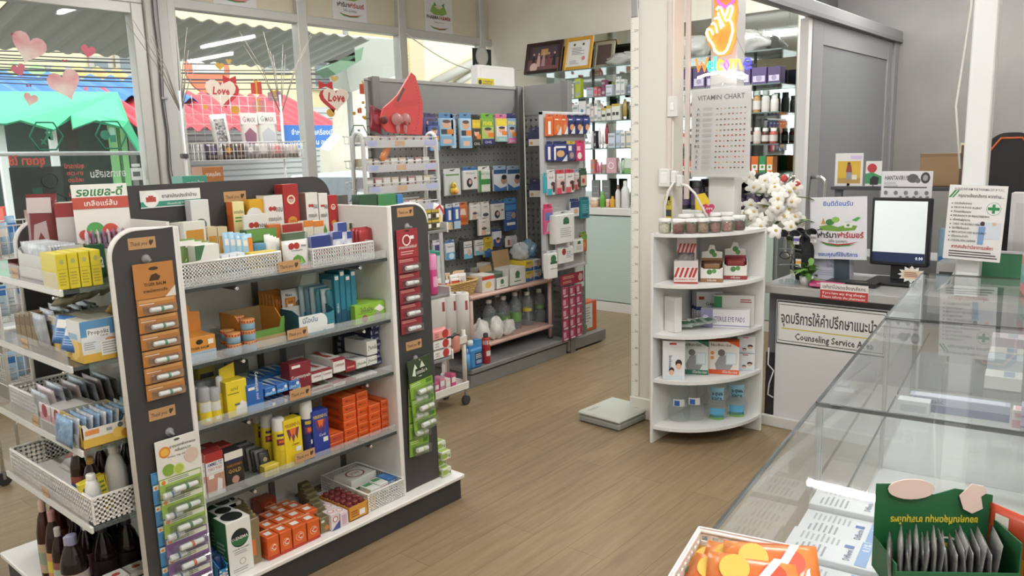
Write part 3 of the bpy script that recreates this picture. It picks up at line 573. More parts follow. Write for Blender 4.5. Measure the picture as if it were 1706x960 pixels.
for r_ in range(2): G(Z3_+r_*.045, 577, 593, (635, 604)[r_], 'medicine_box', 'plain dark red carton beside the white plaster cartons, %s of two' % ('lower', 'upper')[r_], '#8e2b31', {'F': [('r', .1, .4, .9, .6, '#c9847f')], 'T': [('r', .2, .1, .8, .9, '#a23b3f')]}, 2.53, .16, 'box', 'dark red cartons', 'dr')
PLW = {'F': [('t', 'Plastella', .55, .4, .3, '#4a5a3a', .8), ('e', .15, .35, .05, GRN)], 'T': [('t', 'Plastella', .5, .3, .3, INK, .8)]}
for r_ in range(3):
    for i in range(2):
        if r_ == 2 and i == 0: continue
        G(Z3_+r_*.043, 594+i*18, 611+i*18, (627-i*5, 599-i*5, 568)[r_], 'medicine_box', 'white plaster carton, %s column, %s of the pile near the navy stack' % (('left', 'right')[i], ('bottom', 'second up', 'top')[r_]), '#d9d8d2', PLW, 2.54, .15, 'box', 'white plaster cartons', 'plw')
nv = None
for i in range(8):
    for j in range(2):
        if nv is None: c, s = xbox(2.60, Z3_+.002, 616, 639, 602, .09); s = (s[0], .12, .0258)
        z = Z3_+.002+i*.0262; lab = 'flat navy carton, %s from the bottom of the %s navy stack' % (ORD[i], ('front', 'back')[j])
        if j == 0 and i < 1: continue
        loc = Vector((2.136-s[0]/2+(.006 if i % 3 == 1 else 0), 2.70-.0+.125*j-.0, z))
        loc.y = 2.755 if j else 2.63
        if nv is None:
            nv = carton('medicine_box', lab, 'box', loc, s, '#262b50', {'F': [('p', [(.5, .2), (.95, .2), (.85, .6), (.55, .5)], '#8f9ab5'), ('r', .05, .2, .15, .8, '#b9bcc8')], 'L': [('r', .1, .2, .3, .8, '#b9bcc8')]}, 0, 'navy flat cartons')
        else: copy_tree(nv, loc, 0, lab)
# ---- fourth shelf
AM = {'F': [('r', 0, .8, 1, 1, '#a12f2c'), ('r', 0, .55, 1, .8, '#d9dad8'), ('t', 'AMMELTZ', .5, .7, .08, '#1f2f66', .84), ('t', 'YOKO YOKO', .5, .6, .07, R_, .8), ('r', 0, .1, 1, .5, '#b98a78'), ('p', [(.5, .05), (.8, .05), (.85, .35), (.6, .4)], '#dcdad8'), ('r', .1, .42, .4, .5, OFFW)], 'T': [('r', 0, 0, 1, 1, '#8c2a2a')]}
for i, (a, b_) in enumerate(((326, 346), (348, 377))): G(Z4, a, b_, 760-i*6, 'medicine_box', 'white, red and skin-toned liniment carton, %s on the fourth shelf' % ('left one', 'right one')[i], '#d6d0c8', AM, 2.53, .06, 'box', 'liniment cartons')
for i in range(2): G(Z4, 352+i*20, 370+i*20, 745-i*3, 'medicine_box', 'liniment carton in the second row, %s behind the front ones' % ('left', 'right')[i], '#d6d0c8', AM, 2.64, .06, 'box', 'liniment cartons')
GD = [('r', 0, .8, 1, 1, '#d9d4c8'), ('t', 'AMMELTZ', .5, .72, .08, '#1f2f66', .84), ('t', 'YOKOYOKO', .5, .6, .07, '#c98a3a', .84), ('t', 'GOLD', .5, .44, .1, '#caa24a', .7), ('e', .5, .25, .2, '#b98a78')]
G(Z4, 379, 409, 752, 'medicine_box', 'black and gold liniment carton between white cartons and foil packs', '#2e2a28', {'F': GD}, 2.53, .06)
for i in range(7): GP(Z4, 396+i*7, 419+i*6, 738+i*2.5, 'foil_pack', 'black foil plaster pack, %s from the left leaning beside the gold carton' % ORD[i], ('#3a3836', '#6d6a66')[i % 2], [('e', .5, .6, .2, '#9a8a6a'), ('r', .2, .1, .8, .2, LG)], 2.67-.018*i, .011, 'pack', -.12-.02*i, 'black foil packs', .2)
G(Z4, 442, 466, 775, 'medicine_box', 'small pale yellow carton at the foot of the yellow spray cans', '#d4c04c', {'F': [('t', 'NEOTICA', .5, .5, .18, '#7a3a2a', .8), ('l', .1, .1, .9, .35, 3, GRN)]}, 2.525, .035)
SP = [(.62, .78, -.9, .9, '#7a3340'), (.68, .74, -.6, .6, '#e0702f'), (.15, .5, -.7, .7, '#cdb52c'), (.84, .9, -.8, .8, '#3a3a50')]
for i, (px, y) in enumerate(((436, 2.70), (448, 2.63), (467, 2.56))): spray('spray_can', 'yellow pain spray can with white cap, %s' % ('farthest of three', 'middle of three', 'nearest of three')[i], Vector((solve(px+2, 0, 'X', {'Y': y, 'Z': Z4}), y, Z4+.002)), .0265, .205, '#dcc52f', '#e4e3df', SP, 'yellow pain sprays')
PK = lambda c1: [('t', 'PERSKINDOL', .5, .84, .07, M(c1), .86), ('p', [(.15, .8), (.28, .55), (.38, .66), (.5, .5), (.62, .66), (.72, .55), (.85, .8)], '#7a3358'), ('p', [(.3, .8), (.42, .62), (.5, .7), (.58, .62), (.7, .8)], '#e0702f'), ('r', .6, .3, .9, .4, OFFW)]
G(Z4, 478, 507, 698, 'medicine_box', 'tall yellow pain spray carton with a flame emblem', '#e4c92a', {'F': PK('#8a2a2a')+[('t', 'Classic', .6, .44, .05, '#8a2a2a', .4)]}, 2.53, .05)
spray('spray_can', 'dark blue pain spray can with white cap beside the blue carton', Vector((solve(516, 0, 'X', {'Y': 2.56, 'Z': Z4}), 2.565, Z4+.002)), .0265, .235, '#27336e', '#e4e3df', [(.62, .78, -.9, .9, '#7a3358'), (.66, .76, -.5, .5, '#e0702f'), (.84, .92, -.8, .8, '#cdb52c'), (.36, .46, -.1, .6, '#efefe8')], None, .97, .27)
spray('spray_can', 'spray can with a white cap hidden behind the dark blue one', Vector((solve(500, 0, 'X', {'Y': 2.68, 'Z': Z4}), 2.69, Z4+.002)), .0265, .215, '#27336e', '#e4e3df', None, None, .97, .25)
G(Z4, 525, 551, 684, 'medicine_box', 'tall blue pain spray carton with a flame emblem', '#2c3f92', {'F': PK('#e4c92a')+[('t', 'Cool', .55, .44, .06, OFFW, .4)]}, 2.53, .05)
OB = {'F': [('t', 'MEDISCA', .5, .3, .3, '#7a2f1c', .6), ('r', .0, .9, 1, 1, '#e58a5c')], 'T': [('r', .1, .1, .9, .9, '#e0662c')], 'L': [('r', .2, .2, .8, .6, '#b8451f')]}
cols = [(551, 574, 2, 2.535, '#c24a28'), (575, 597, 6, 2.545, '#d9581f'), (598, 617, 6, 2.55, '#d9581f'), (617, 636, 4, 2.54, '#d9581f'), (637, 653, 4, 2.55, '#d9581f'), (606, 620, 5, 2.70, '#d9581f'), (621, 635, 6, 2.70, '#d9581f')]
cw = ['first', 'second', 'third', 'fourth', 'fifth', 'sixth (back)', 'seventh (back)']
for ci, (a, b_, n, y, col) in enumerate(cols):
    c, s = xbox(y, Z4+.002, a, b_-.7, 700, .15 if y > 2.6 else .14); s = (s[0], s[1], .0335)
    for i in range(n): carton('medicine_box', '%s carton of the %s orange column on the fourth shelf, counted upwards' % (ORD[i], cw[ci]), 'box', c+Vector(((i % 2)*.0015, 0, i*.034)), s, col, OB, 0, 'orange medicine cartons', .4, None, 'ob%d' % ci)
# ---- base shelf
UE = {'F': [('e', .52, .66, .36, '#1f2422'), ('p', [(.16, .66)]+[(.52+.36*math.cos(PI+PI*i/12), .66+.145*math.sin(PI+PI*i/12)) for i in range(13)]+[(.88, .66)], '#2f6b43'), ('t', 'U-ENEMA', .52, .635, .055, OFFW, .66), ('t', 'SODIUM CHLORIDE', .52, .45, .025, INK, .7), ('l', .25, .36, .8, .43, 2, LG), ('e', .55, .22, .13, '#a8aaa6'), ('e', .55, .22, .1, OFFW), ('l', .15, .04, .85, .12, 2, LG)], 'L': [('r', 0, 0, 1, 1, '#2f6b43'), ('l', .15, .3, .85, .6, 4, '#9fc0a6')], 'T': [('e', .5, .5, .4, '#1f2422')]}
for i, (a, b_, y) in enumerate(((384, 424, 2.46), (374, 404, 2.56), (373, 400, 2.67), (386, 408, 2.67))):
    G(Z5, a, b_, (866, 856, 842, 838)[i], 'medicine_box', 'white and green enema carton, %s on the base shelf' % ('frontmost', 'second behind', 'back left', 'back right')[i], '#e3e3de', UE, y, .085, 'box', 'white and green enema cartons')
G(Z5, 356, 380, 850, 'medicine_box', 'dark green carton at the far back left of the base shelf', '#2c4a38', None, 2.78, .06)
c, s = xbox(2.455, Z5+.002, 352, 382, 938, .12)
tray('display_tray', 'blue open tray of condom packs at the left front corner of the base shelf', c, s, '#3a86b8', '#2f74a4', '#2a5a84', [('e', .55, .35, .22, OFFW), ('t', 'เจลหล่อลื่น', .55, .3, .12, R_, .4), ('l', .05, .15, .3, .6, 3, OFFW), ('l', .75, .15, .97, .6, 3, OFFW)], .6)
for i in range(6): pouch('sachet', 'dark blue sachet, %s in the blue tray on the base shelf' % ORD[i], 'sachet', Vector((c.x, c.y-.03+.016*i, Z5+.006)), (.03, .012, .085+.008*(i % 3)), foil('#23457e', '#142a58', 30, .3), None, .2*(i % 3-1), 'dark blue sachets', -.15)
for i in range(6):
    G(Z5, 404+(-i*3), 437-i*5, 868-i*6, 'medicine_box', 'brown kraft carton, %s from the front of the row beside the enema cartons' % ORD[i], '#857656', {'F': [('r', .45, .2, .75, .55, '#d9763a'), ('r', .1, .05, .35, .2, OFFW), ('t', 'cho', .4, .66, .1, '#3a3020', .5)], 'T': [('r', .1, .1, .9, .9, '#6a5d42')]}, 2.475+i*.045, .042, 'box', 'brown kraft cartons')
OS = {'F': [('e', .5, .5, .3, '#e9a27c'), ('e', .5, .5, .24, '#cf5a26'), ('t', 'C', .5, .38, .25, OFFW, .4), ('r', 0, 0, 1, .14, '#b23a2a')], 'T': [('r', .25, .3, .75, .7, OFFW), ('r', 0, .85, 1, 1, '#e9a27c')], 'L': [('r', .1, .2, .9, .8, '#c4501f')]}
for r_, row in enumerate((((448, 467), (469, 488), (490, 512), (514, 534)), ((446, 465), (467, 487), (489, 510), (512, 531)), ((450, 468), (470, 488), (490, 509)), ((458, 476), (478, 496)))):
    for i, (a, b_) in enumerate(row): G(Z5, a, b_, (894-i*9, 878-i*9, 862-i*8, 850-i*7)[r_], 'medicine_box', 'orange vitamin carton, %s from the left in the %s row on the base shelf' % (ORD[i], ('front', 'second', 'third', 'last')[r_]), '#d4602a', OS, 2.455+r_*.075, .07, 'box', 'orange vitamin cartons')
G(Z5, 436, 462, 833, 'medicine_box', 'brick red carton alone at the back of the base shelf', '#a8482a', {'F': [('e', .5, .5, .3, '#c96a3f'), ('e', .5, .5, .22, '#a8482a')]}, 2.80, .07)
for i in range(8): G(Z5, 535-i*4.2, 552-i*4.4, 862-i*8, 'medicine_box', 'olive brown carton, %s from the front in the olive row' % ORD[i], '#7b7152', {'F': [('r', .1, .7, .4, .85, OFFW), ('e', .6, .3, .2, ORG)], 'T': [('r', .2, .15, .9, .85, '#655c40')]}, 2.47+i*.038, .034, 'box', 'olive brown cartons')
for i in range(5): G(Z5, 504+i*9, 512+i*9, 828-i*2, 'medicine_box', 'olive brown carton at the very back, %s from the left' % ORD[i], '#7b7152', {'T': [('r', .2, .15, .9, .85, '#655c40')]}, 2.80, .06, 'box', 'olive brown cartons')
for r_ in range(4):
    for i in range(2): G(Z5, 553+i*15-r_*4, 567+i*14-r_*4, 856-r_*10-i*3, 'medicine_box', 'white and pink carton, %s in the %s row beside the olive cartons' % (('left', 'right')[i], ORD[r_]), '#dccfcf', {'F': [('e', .5, .65, .3, '#b23a44'), ('e', .5, .65, .22, OFFW), ('p', [(0, 0), (1, 0), (1, .5)], '#3f4a8a')] if i == 0 else [('r', .2, .1, .8, .8, '#c9a9b8')], 'T': [('e', .5, .5, .35, '#c06a72'), ('e', .5, .5, .26, OFFW)]}, 2.455+r_*.07, .06, 'box', 'white and pink cartons')
c, s = xbox(2.46, Z5+.002, 583, 613, 850, .12); s = (s[0], .2, .06); c.y = 2.56
b = MB(); w, d, h = s; b.box(-w/2, -d/2, 0, w/2, d/2, .003, '#c98a36')
for sx in (-1, 1): b.box(sx*w/2-.0015, -d/2, 0, sx*w/2+.0015, d/2, h, '#c98a36')
b.box(-w/2, -d/2, 0, w/2, -d/2+.003, h, '#cf9138').box(-w/2, d/2-.003, 0, w/2, d/2, h, '#c98a36')
trb = b.build('display_tray', None, c, 0, 'orange open tray holding small dark red tins on the base shelf', 'tray')
MB().prints((Vector((-w/2, -d/2-.0003, 0)), X3, Z3, -Y3, w, h), [('r', .55, .2, .85, .6, OFFW), ('l', .1, .2, .5, .7, 3, '#8a4a22')]).build('print', trb)
k = None
for j in range(5):
    for i in range(3):
        loc = c+Vector((-w/2+.017+i*(w-.034)/2, -d/2+.024+j*.038, .004)); lab = 'small dark red tin, %s column, %s row from the front in the orange tray' % (ORD[i], ORD[j])
        if k is None:
            k = MB().lathe([(.0125, 0), (.013, .002), (.013, .056), (.012, .058)], M('#c9b7a8', .4), n=12).build('pill_tin', None, loc, 0, lab, 'tin', 'dark red tins in the orange tray')
            MB().lathe([(.0135, .05), (.0135, .066), (.012, .069), (0, .069)], M('#73302f', .4), n=12, caps=False).build('lid', k)
        else: copy_tree(k, loc, 0, lab)
for i in range(4): G(Z5, 616-i*8, 627-i*8, 828-i*6, 'medicine_box', 'mustard yellow carton, %s from the front beside the white basket' % ORD[i], '#cf9d2d', {'F': [('r', .1, .2, .9, .7, '#d9b44a'), ('l', .2, .3, .8, .6, 3, '#7a4a20')], 'T': [('r', .1, .1, .9, .9, '#b98825')]}, 2.47+i*.07, .066, 'box', 'mustard yellow cartons')
xb = solve(651, 0, 'X', {'Y': 2.47, 'Z': Z5})
basket(Vector((xb-.02, 2.63, Z5+.002)), (.20, .32, .075), 'white pierced basket of cartons at the right of the base shelf')
carton('medicine_box', 'white and green carton with a red oval lying in the base shelf basket', 'box', Vector((xb-.035, 2.66, Z5+.02)), (.15, .11, .075), '#dcdcd6', {'T': [('e', .5, .5, .3, '#8f3a3a', .36), ('e', .5, .5, .25, OFFW, .3), ('t', 'ยาอม', .5, .45, .2, R_, .3)], 'F': [('r', 0, 0, 1, .5, '#3f7a52')]}, .1)
for i in range(3): carton('medicine_box', ('small green and white carton, %s in the base shelf basket' % ('left', 'middle')[i]) if i < 2 else 'small blue carton in the right of the base shelf basket', 'box', Vector((xb-.06+.056*i, 2.53+.012*i, Z5+.01)), (.05, .075, .07), ('#dcdcd6', '#dcdcd6', '#3a6fae')[i], {'F': [('r', 0, 0, 1, .5, '#3f7a52' if i < 2 else '#2c5a96'), ('t', 'JOINT', .5, .65, .2, R_ if i < 2 else OFFW, .8)], 'T': [('r', .1, .55, .9, .9, '#4d8a5e' if i < 2 else '#5a8cc4')]}, 0)
for i in range(4): carton('medicine_box', 'green and white flat carton, %s of the little pile on the gondola plinth' % ('lowest', 'second', 'third', 'topmost')[i], 'box', Vector((2.405, 2.52+.03*(i % 2), .122+i*.04)), (.055, .11, .039), '#d5d9c6', {'F': [('r', 0, .2, .5, .8, '#8fae3e'), ('t', 'Ing', .72, .3, .4, DGR, .4)], 'L': [('r', .1, .2, .9, .7, '#8fae3e')], 'T': [('r', .1, .1, .9, .6, '#9dbb4e')]}, 0, 'green and white flat cartons')
# ---- blister cards on the end panels
def hook(x, z, Y=YF):
    o = MB().lathe([(.016, 0), (.012, -.005), (.004, -.008), (.004, -.03)], clear('#e8eeee', .25, .1), (0, 0, 0), 12, 'Y').build('suction_hook', gon, (x-1.7, Y-2.9, z)); return o
def blister_card(name, label, px, py, px1, py1, head, cells, Y, loc_y=0, twist=0, hcol='#b5793c', border=False):
    "hanging card: printed header with a hang slot and a chain of clear blisters each holding an inhaler"
    a = at(px, py, 'Y', Y); b_ = at(px1, py1, 'Y', Y); w = b_.x-at(px, py1, 'Y', Y).x; h = a.z-b_.z; n = len(cells)
    hh = head[0]*h; ch = (h-hh)/n
    o = empty(name, (a.x+w/2, Y-.004, a.z), label, 'blister card'); o.rotation_euler = (0, twist, 0)
    q = MB().box(-w/2, 0, -hh, w/2, .003, 0, M(hcol, .6), .001); e = q.build('header', o)
    p = MB().prints((Vector((-w/2, 0, -hh)), X3, Z3, -Y3, w, hh), head[1]); p.build('print', e)
    for i, (bg, tip, pr) in enumerate(cells):
        z = -hh-ch*(i+1)
        c_ = MB().box(-w/2+.001, 0, z+.003, w/2-.001, .003, z+ch-.001, M(bg, .6)).build('blister', o)
        MB().prints((Vector((-w/2+.001, 0, z+.003)), X3, Z3, -Y3, w-.002, ch-.004), pr).build('print', c_)
        r = ch*.15; zc = z+ch*.36
        MB().lathe([(r*.8, -w*.28), (r, -w*.25), (r, w*.08), (r*.86, w*.09), (r*.86, w*.26), (r*.6, w*.29)], M('#e4e4e0', .3), (w*.06, -r-.001, zc), 10, 'X').lathe([(r*1.02, -w*.02), (r*1.02, w*.05)], M(tip, .4), (w*.06, -r-.001, zc), 10, 'X', caps=False).build('inhaler', c_)
        MB().box(-w*.38, -2.4*r, z+.008, w*.46, 0, z+ch*.62, clear('#f2f4f4', .05, .06), .004).build('bubble', c_)
    return o
TGR = [('r', .05, .8, .95, .97, '#c9975a'), ('l', .05, .66, .5, .76, 1, OFFW)]
blister_card('blister_card', 'orange card of six balm inhalers on the left charcoal end panel', 219, 442, 287, 660, (.255, [('e', .5, .84, .12, '#3a2a1a', .05), ('p', [(.36, .5), (.42, .66), (.55, .7), (.66, .6), (.6, .5)], '#4a2f18'), ('t', 'TIGER BALM', .5, .36, .09, '#3a2412', .55), ('t', 'ยาหม่องตราเสือ', .5, .18, .08, '#3a2412', .6), ('p', [(.72, 0), (1, 0), (1, .3)], '#d9d4c8')]), [('#b5773a', '#4a8a62', TGR)]*6, YF-.006)
GPR = [('r', .02, .72, .98, .97, '#d8dac8'), ('e', .1, .83, .05, ORG), ('l', .2, .76, .8, .94, 2, '#5a6a4a')]
LEM = [('#93b04a', '#3f7a4a', GPR)]*3+[('#7d5a8c', '#c9653a', GPR)]*3
blister_card('blister_card', 'white headed card of lime and purple inhalers low on the left charcoal panel', 256, 738, 330, 975, (.24, [('e', .5, .93, .07, '#4a4a48', .03), ('e', .2, .68, .13, ORG), ('e', .2, .68, .09, '#e0b050'), ('t', 'ยาดมตราห้าเถาหอม', .62, .74, .07, INK, .6), ('t', 'กลิ่นมะนาว', .62, .62, .07, INK, .5), ('t', 'Golden Cup Inhaler', .5, .5, .05, '#6a6a6a', .8), ('e', .25, .2, .14, '#7fa03c'), ('e', .48, .16, .13, '#c8d27a'), ('e', .48, .16, .1, '#a9bd50'), ('e', .8, .42, .17, '#cdb7a8')]), LEM, YF-.012, hcol='#dcdad2')
blister_card('blister_card', 'blue card of inhalers peeping out behind the lime card', 250, 790, 300, 968, (.1, [('r', .1, .2, .9, .8, '#5a9ac4')]), [('#4a86b4', '#2f5f8a', GPR)]*5, YF-.004, hcol='#4a86b4')
RDC = [('l', .05, .74, .95, .95, 2, '#d9a59c')]
o = blister_card('blister_card', 'red card of five white inhalers on the right charcoal end panel', 659, 384, 694, 553, (.27, [('e', .5, .94, .12, '#3a1a1a', .03), ('e', .45, .62, .2, OFFW), ('e', .45, .62, .15, '#8e2a30'), ('r', .62, .64, .8, .76, OFFW), ('t', 'ยาดมเปปเปอร์มินท์', .5, .34, .09, OFFW, .84), ('l', .15, .1, .85, .26, 2, '#e0b0aa')]), [('#8f2a33', '#c9c9c6', RDC)]*5, YF-.006, hcol='#9a2c33')
GRC = [('l', .05, .72, .6, .94, 2, '#c8dca0'), ('r', .7, .7, .95, .95, '#4a7a2a')]
GH = [('e', .5, .92, .12, '#2a3a1c', .04), ('p', [(.15, .3), (.3, .8), (.45, .4), (.6, .85), (.8, .35), (.5, .15)], '#d8dfcc'), ('r', .3, .2, .75, .55, '#1d2a1a'), ('t', 'เฮอร์บ', .52, .3, .16, OFFW, .36)]
blister_card('blister_card', 'green card of inhalers, the longer one behind on the right charcoal panel', 679, 634, 712, 752, (.12, GH), [('#7fa336', '#a9c46a', GRC)]*4, YF-.006, twist=.04, hcol='#3a4d2c')
blister_card('blister_card', 'green card of inhalers with a dark leaf header, in front on the right panel', 677, 602, 716, 712, (.3, GH), [('#86ab3a', '#a9c46a', GRC)]*3, YF-.02, twist=-.07, hcol='#33452a')
for px, py in ((243, 432), (282, 720), (678, 378), (692, 598)): a = at(px, py, 'Y', YF); hook(a.x, a.z)
# ================================================================ left end cap of the gondola
EX = .905
def E(z, xl, xr, yt, name, label, col, pr=None, X=EX, d=.08, cat='box', group=None, key=None):
    c, s = ybox(X, z+.0015, xl, xr, yt, d)
    return carton(name, label, cat, c, s, col, pr, Q, group, .35, None, key)
EZ1, EZ2, EZ3, EZ4 = ESZ
for i in range(4): G(EZ1, 99+i*19, 117+i*18.6, 424-i*2.5, 'medicine_box', 'bright yellow carton, %s from the left of the four on the top end shelf' % ORD[i], '#d3c22c', {'F': [('e', .5, .78, .2, '#a9aa6a', .07), ('l', .15, .1, .85, .5, 5, '#a8962a'), ('r', 0, .56, 1, .58, '#b5a42a')], 'T': [('r', .1, .1, .9, .9, '#e0d25a')]}, 2.525, .12, 'box', 'yellow cartons on the end shelf')
c, s = ybox(.93, EZ1+.002, 34, 92, 408, .1); tray('display_tray', 'white display tray of silver sachets on the top end shelf', c, s, '#cfcfca', '#c2c2bc', '#9b9b96', [('e', .8, .5, .06, GRN)], .7, Q)
for i in range(9): pouch('sachet', 'silver sachet, %s from the front in the white tray' % ORD[i], 'sachet', c+Vector((-.036+.009*i, 0, .006)), (s[0]*.86, .008, s[2]*.98), foil(), None, Q, 'silver sachets', .06)
c, s = ybox(.93, EZ1+.002, 16, 33, 434, .2); tray('display_tray', 'maroon display tray at the far end of the top end shelf', c, (s[0], s[1], s[2]), '#6e3a36', '#5e322f', '#4c2b29', None, .8, Q)
G(EZ1, 136, 180, 408, 'medicine_box', 'dark green carton lying behind the four yellow ones', '#2f5a40', {'F': [('t', 'iva', .75, .3, .5, OFFW, .3)]}, 2.68, .06)
# header cartons standing on the shelf
c = Vector((1.125, 2.735, EZ1+.002))
b = MB(); b.box(-.085, -.05, 0, .085, .05, .09, '#d6d0d0', .001).prism([(.05, .06), (.052, .06), (.09, .30), (.088, .30)], -.085, .085, '#dedad4', 'YZ')
o = b.build('display_tray', None, c, -.35, 'white strip pack display with a green lettered header and red berries', 'display')
nn = Vector((0, -.987, .157)); MB().prints((Vector((-.085, .049, .06)), X3, Vector((0, .157, .987)), nn, .17, .243), [('r', 0, .82, 1, 1, '#e3e3dc'), ('t', 'รอแยล-ดี', .5, .84, .11, '#2f7a44', .9, .2, .03), ('r', 0, .66, 1, .82, '#b54a3a'), ('t', 'เกลือแร่ส้ม', .5, .7, .07, OFFW, .6), ('e', .35, .36, .16, '#4f9a52'), ('e', .62, .34, .15, '#c04a36'), ('e', .78, .22, .13, '#c95440'), ('e', .15, .3, .1, '#b8443a')]).build('print', o)
for i in range(8): pouch('sachet', 'white and violet drink sachet, %s in the berry display tray' % ORD[i], 'sachet', c+Vector((-.06+.017*i, 0, .092)), (.07, .011, .06), ('#c9bcc6', '#8f6a86')[i % 2], [('r', .1, .1, .9, .3, '#7a3a56')], -.35+PI/2, 'drink sachets')
c = Vector((1.12, 2.92, EZ1+.002))
o = carton('display_box', 'red and white strip pack display behind the berry one', 'display', c, (.13, .10, .24), '#cfc9c6', {'F': [('r', 0, .8, 1, 1, '#9a3a3f'), ('r', 0, .1, 1, .3, '#4a4a66'), ('r', 0, .0, 1, .1, '#b54a4a'), ('t', 'เกลือแร่', .5, .15, .1, OFFW, .7)], 'L': [('r', 0, .7, 1, 1, '#9a3a3f')]}, -.5)
pouch('foil_pouch', 'dark red and silver pouch standing tall on the top end shelf', 'pouch', Vector((1.04, 3.05, EZ1+.002)), (.11, .03, .27), '#7a3436', [('r', .1, .75, .9, .95, '#cfc4c2'), ('p', [(.2, .2), (.5, .5), (.8, .3), (.7, .65), (.3, .6)], '#b9a5a5')], -.9, None, -.08)
for i in range(5): pouch('sachet', 'orange sachet, %s of those lying behind the maroon tray' % ORD[i], 'sachet', Vector((1.10+.012*i, 3.14+.01*i, EZ1+.004)), (.09, .012, .09), '#b5563a', [('r', .1, .6, .9, .8, OFFW)], Q, 'orange sachets', -.1)
# second end shelf
PRO = {'F': [('r', 0, .0, 1, .2, '#cfa53e'), ('r', 0, .28, 1, .6, '#d8dce0'), ('r', 0, .62, 1, 1, '#5b90bd'), ('r', .16, .58, .76, .8, '#e0e2e2'), ('t', 'Propoliz', .46, .66, .1, '#4a4a4a', .54), ('t', 'Candy', .6, .59, .05, '#4a4a4a', .3), ('e', .75, .48, .14, '#c98a4a', .06), ('l', .05, .3, .4, .5, 4, LG), ('r', .48, .12, .98, .48, '#e3e3df'), ('l', .52, .15, .95, .45, 5, LG)], 'L': [('r', 0, 0, 1, .5, '#d3ab4a'), ('r', 0, .55, 1, 1, '#dcdcd8'), ('e', .5, .3, .3, '#e0c070')]}
c, s = xbox(2.525, EZ2+.002, 140, 203, 532, .10); carton('candy_box', 'large blue, white and gold candy carton at the near corner of the second end shelf', 'box', c, s, '#d8d4c6', PRO)
for i in range(2): pouch('sachet', 'blue candy sachet, %s lying across the front of the candy carton' % ('upper', 'lower')[i], 'sachet', Vector((.918+.004*i, 2.66-.05*i, EZ2+.05-.02*i)), (.08, .012, .09), '#3a6aa5', [('r', .2, .55, .8, .85, OFFW), ('l', .2, .2, .8, .45, 3, '#9ab4d8')], Q+.3, 'blue candy sachets', -.35)
pouch('sachet', 'gold and white honey sachet lying tilted on top of the candy carton', 'sachet', Vector((1.06, 2.60, EZ2+.125)), (.05, .014, .10), '#d3b06a', [('r', .1, .7, .9, .95, OFFW), ('e', .5, .4, .25, '#b07a30')], .0, None, .35).rotation_euler = (.2, .6, 0)
for i in range(3): E(EZ2, 118-i*16, 136-i*16, 540-i*6, 'candy_box', 'white and gold candy carton, %s from the near corner on the second end shelf' % ORD[i], '#d9d3c3', {'F': [('r', 0, 0, 1, .4, '#d3ab4a'), ('e', .5, .25, .3, '#e3c878'), ('r', .1, .6, .9, .75, '#8fb0cc')]}, .93+.01*i, .22, 'box', 'white and gold candy cartons')
for i in range(7): pouch('sachet', 'clear and silver cough sachet, %s in the row on the second end shelf' % ORD[i], 'sachet', Vector((.94+.03*i, 2.86+.004*i, EZ2+.003)), (.12, .012, .12+.01*(i % 3)), foil('#c6c8cc', '#93979d', 20, .5), None, Q, 'silver cough sachets', .08)
for i in range(4): E(EZ2, 56-i*9, 64-i*9, 520+i*1, 'medicine_box', 'brown slim carton, %s of the row at the far end of the second end shelf' % ORD[i], '#8a7657', {'F': [('r', .1, .6, .9, .9, '#6e5b3f')]}, .93, .2, 'box', 'brown slim cartons')
for i in range(4): pouch('foil_pack', 'crumpled gold and green wrapper, %s on top of the cough sachets' % ORD[i], 'wrapper', Vector((1.0+.05*i, 2.84+.03*i, EZ2+.145)), (.07, .02, .05), foil('#b5ad82', '#d0cfc0', 40, .4), None, .5*i, 'crumpled wrappers', 1.1)
# third end shelf
c, s = xbox(2.53, EZ3+.002, 140, 218, 690, .16)
o = tray('display_tray', 'gold and white lozenge tray full of sachets on the third end shelf', c, s, '#dad6ca', '#cfae58', '#b5b0a0', [('r', 0, 0, 1, .3, '#d2ab48'), ('e', .75, .28, .12, '#e0bb55'), ('e', .9, .2, .1, '#c98f3a'), ('t', 'Pro', .9, .75, .16, INK, .2), ('r', .06, .42, .35, .58, '#d88a4a'), ('r', .5, .42, .62, .52, '#8a9098'), ('e', .8, .52, .06, '#5a5a5e')], .62)
for i in range(11): pouch('sachet', '%s lozenge sachet, %s in the gold tray' % (('blue', 'silver')[i % 2], ORD[i]), 'sachet', c+Vector((-.10+.02*i, .0, .006)), (.13, .013, s[2]*.95), (foil('#8fa9c0', '#5a7fa3', 25, .4), foil('#c9cbd0', '#8b9097', 25, .5))[i % 2], None, Q, 'lozenge sachets', -.12)
for i in range(2): E(EZ3, 88+i*-20, 106+i*-20, 682-i*8, 'medicine_box', 'white and pink lozenge carton, %s on the third end shelf' % ('right', 'left')[i], '#dcd6d2', {'F': [('r', 0, .1, 1, .5, '#d5a5a5'), ('e', .5, .65, .25, '#a0464a'), ('t', 'Straw', .5, .8, .1, R_, .8)], 'L': [('r', 0, 0, 1, 1, '#c9c4c0')]}, .93, .12, 'box', 'white and pink lozenge cartons')
for i in range(10): pouch('sachet', 'silver and red lozenge sachet, %s of the long row on the third end shelf' % ORD[i], 'sachet', Vector((.95+.026*i, 2.97+.012*(i % 2), EZ3+.003)), (.16, .012, .10+.008*(i % 3)), (foil('#c7c9cc', '#8e9298', 25, .5), '#c9b5b8', foil('#b8bbc2', '#7d828a', 25, .5))[i % 3], None, Q, 'long row of lozenge sachets', .15)
pouch('foil_pouch', 'white pouch hanging at the corner between third end shelf and panel', 'pouch', Vector((1.15, 2.60, EZ3+.165)), (.07, .02, .09), '#cfd2d4', [('r', .2, .4, .8, .6, '#9fb5cc')], 0, None, -.1)
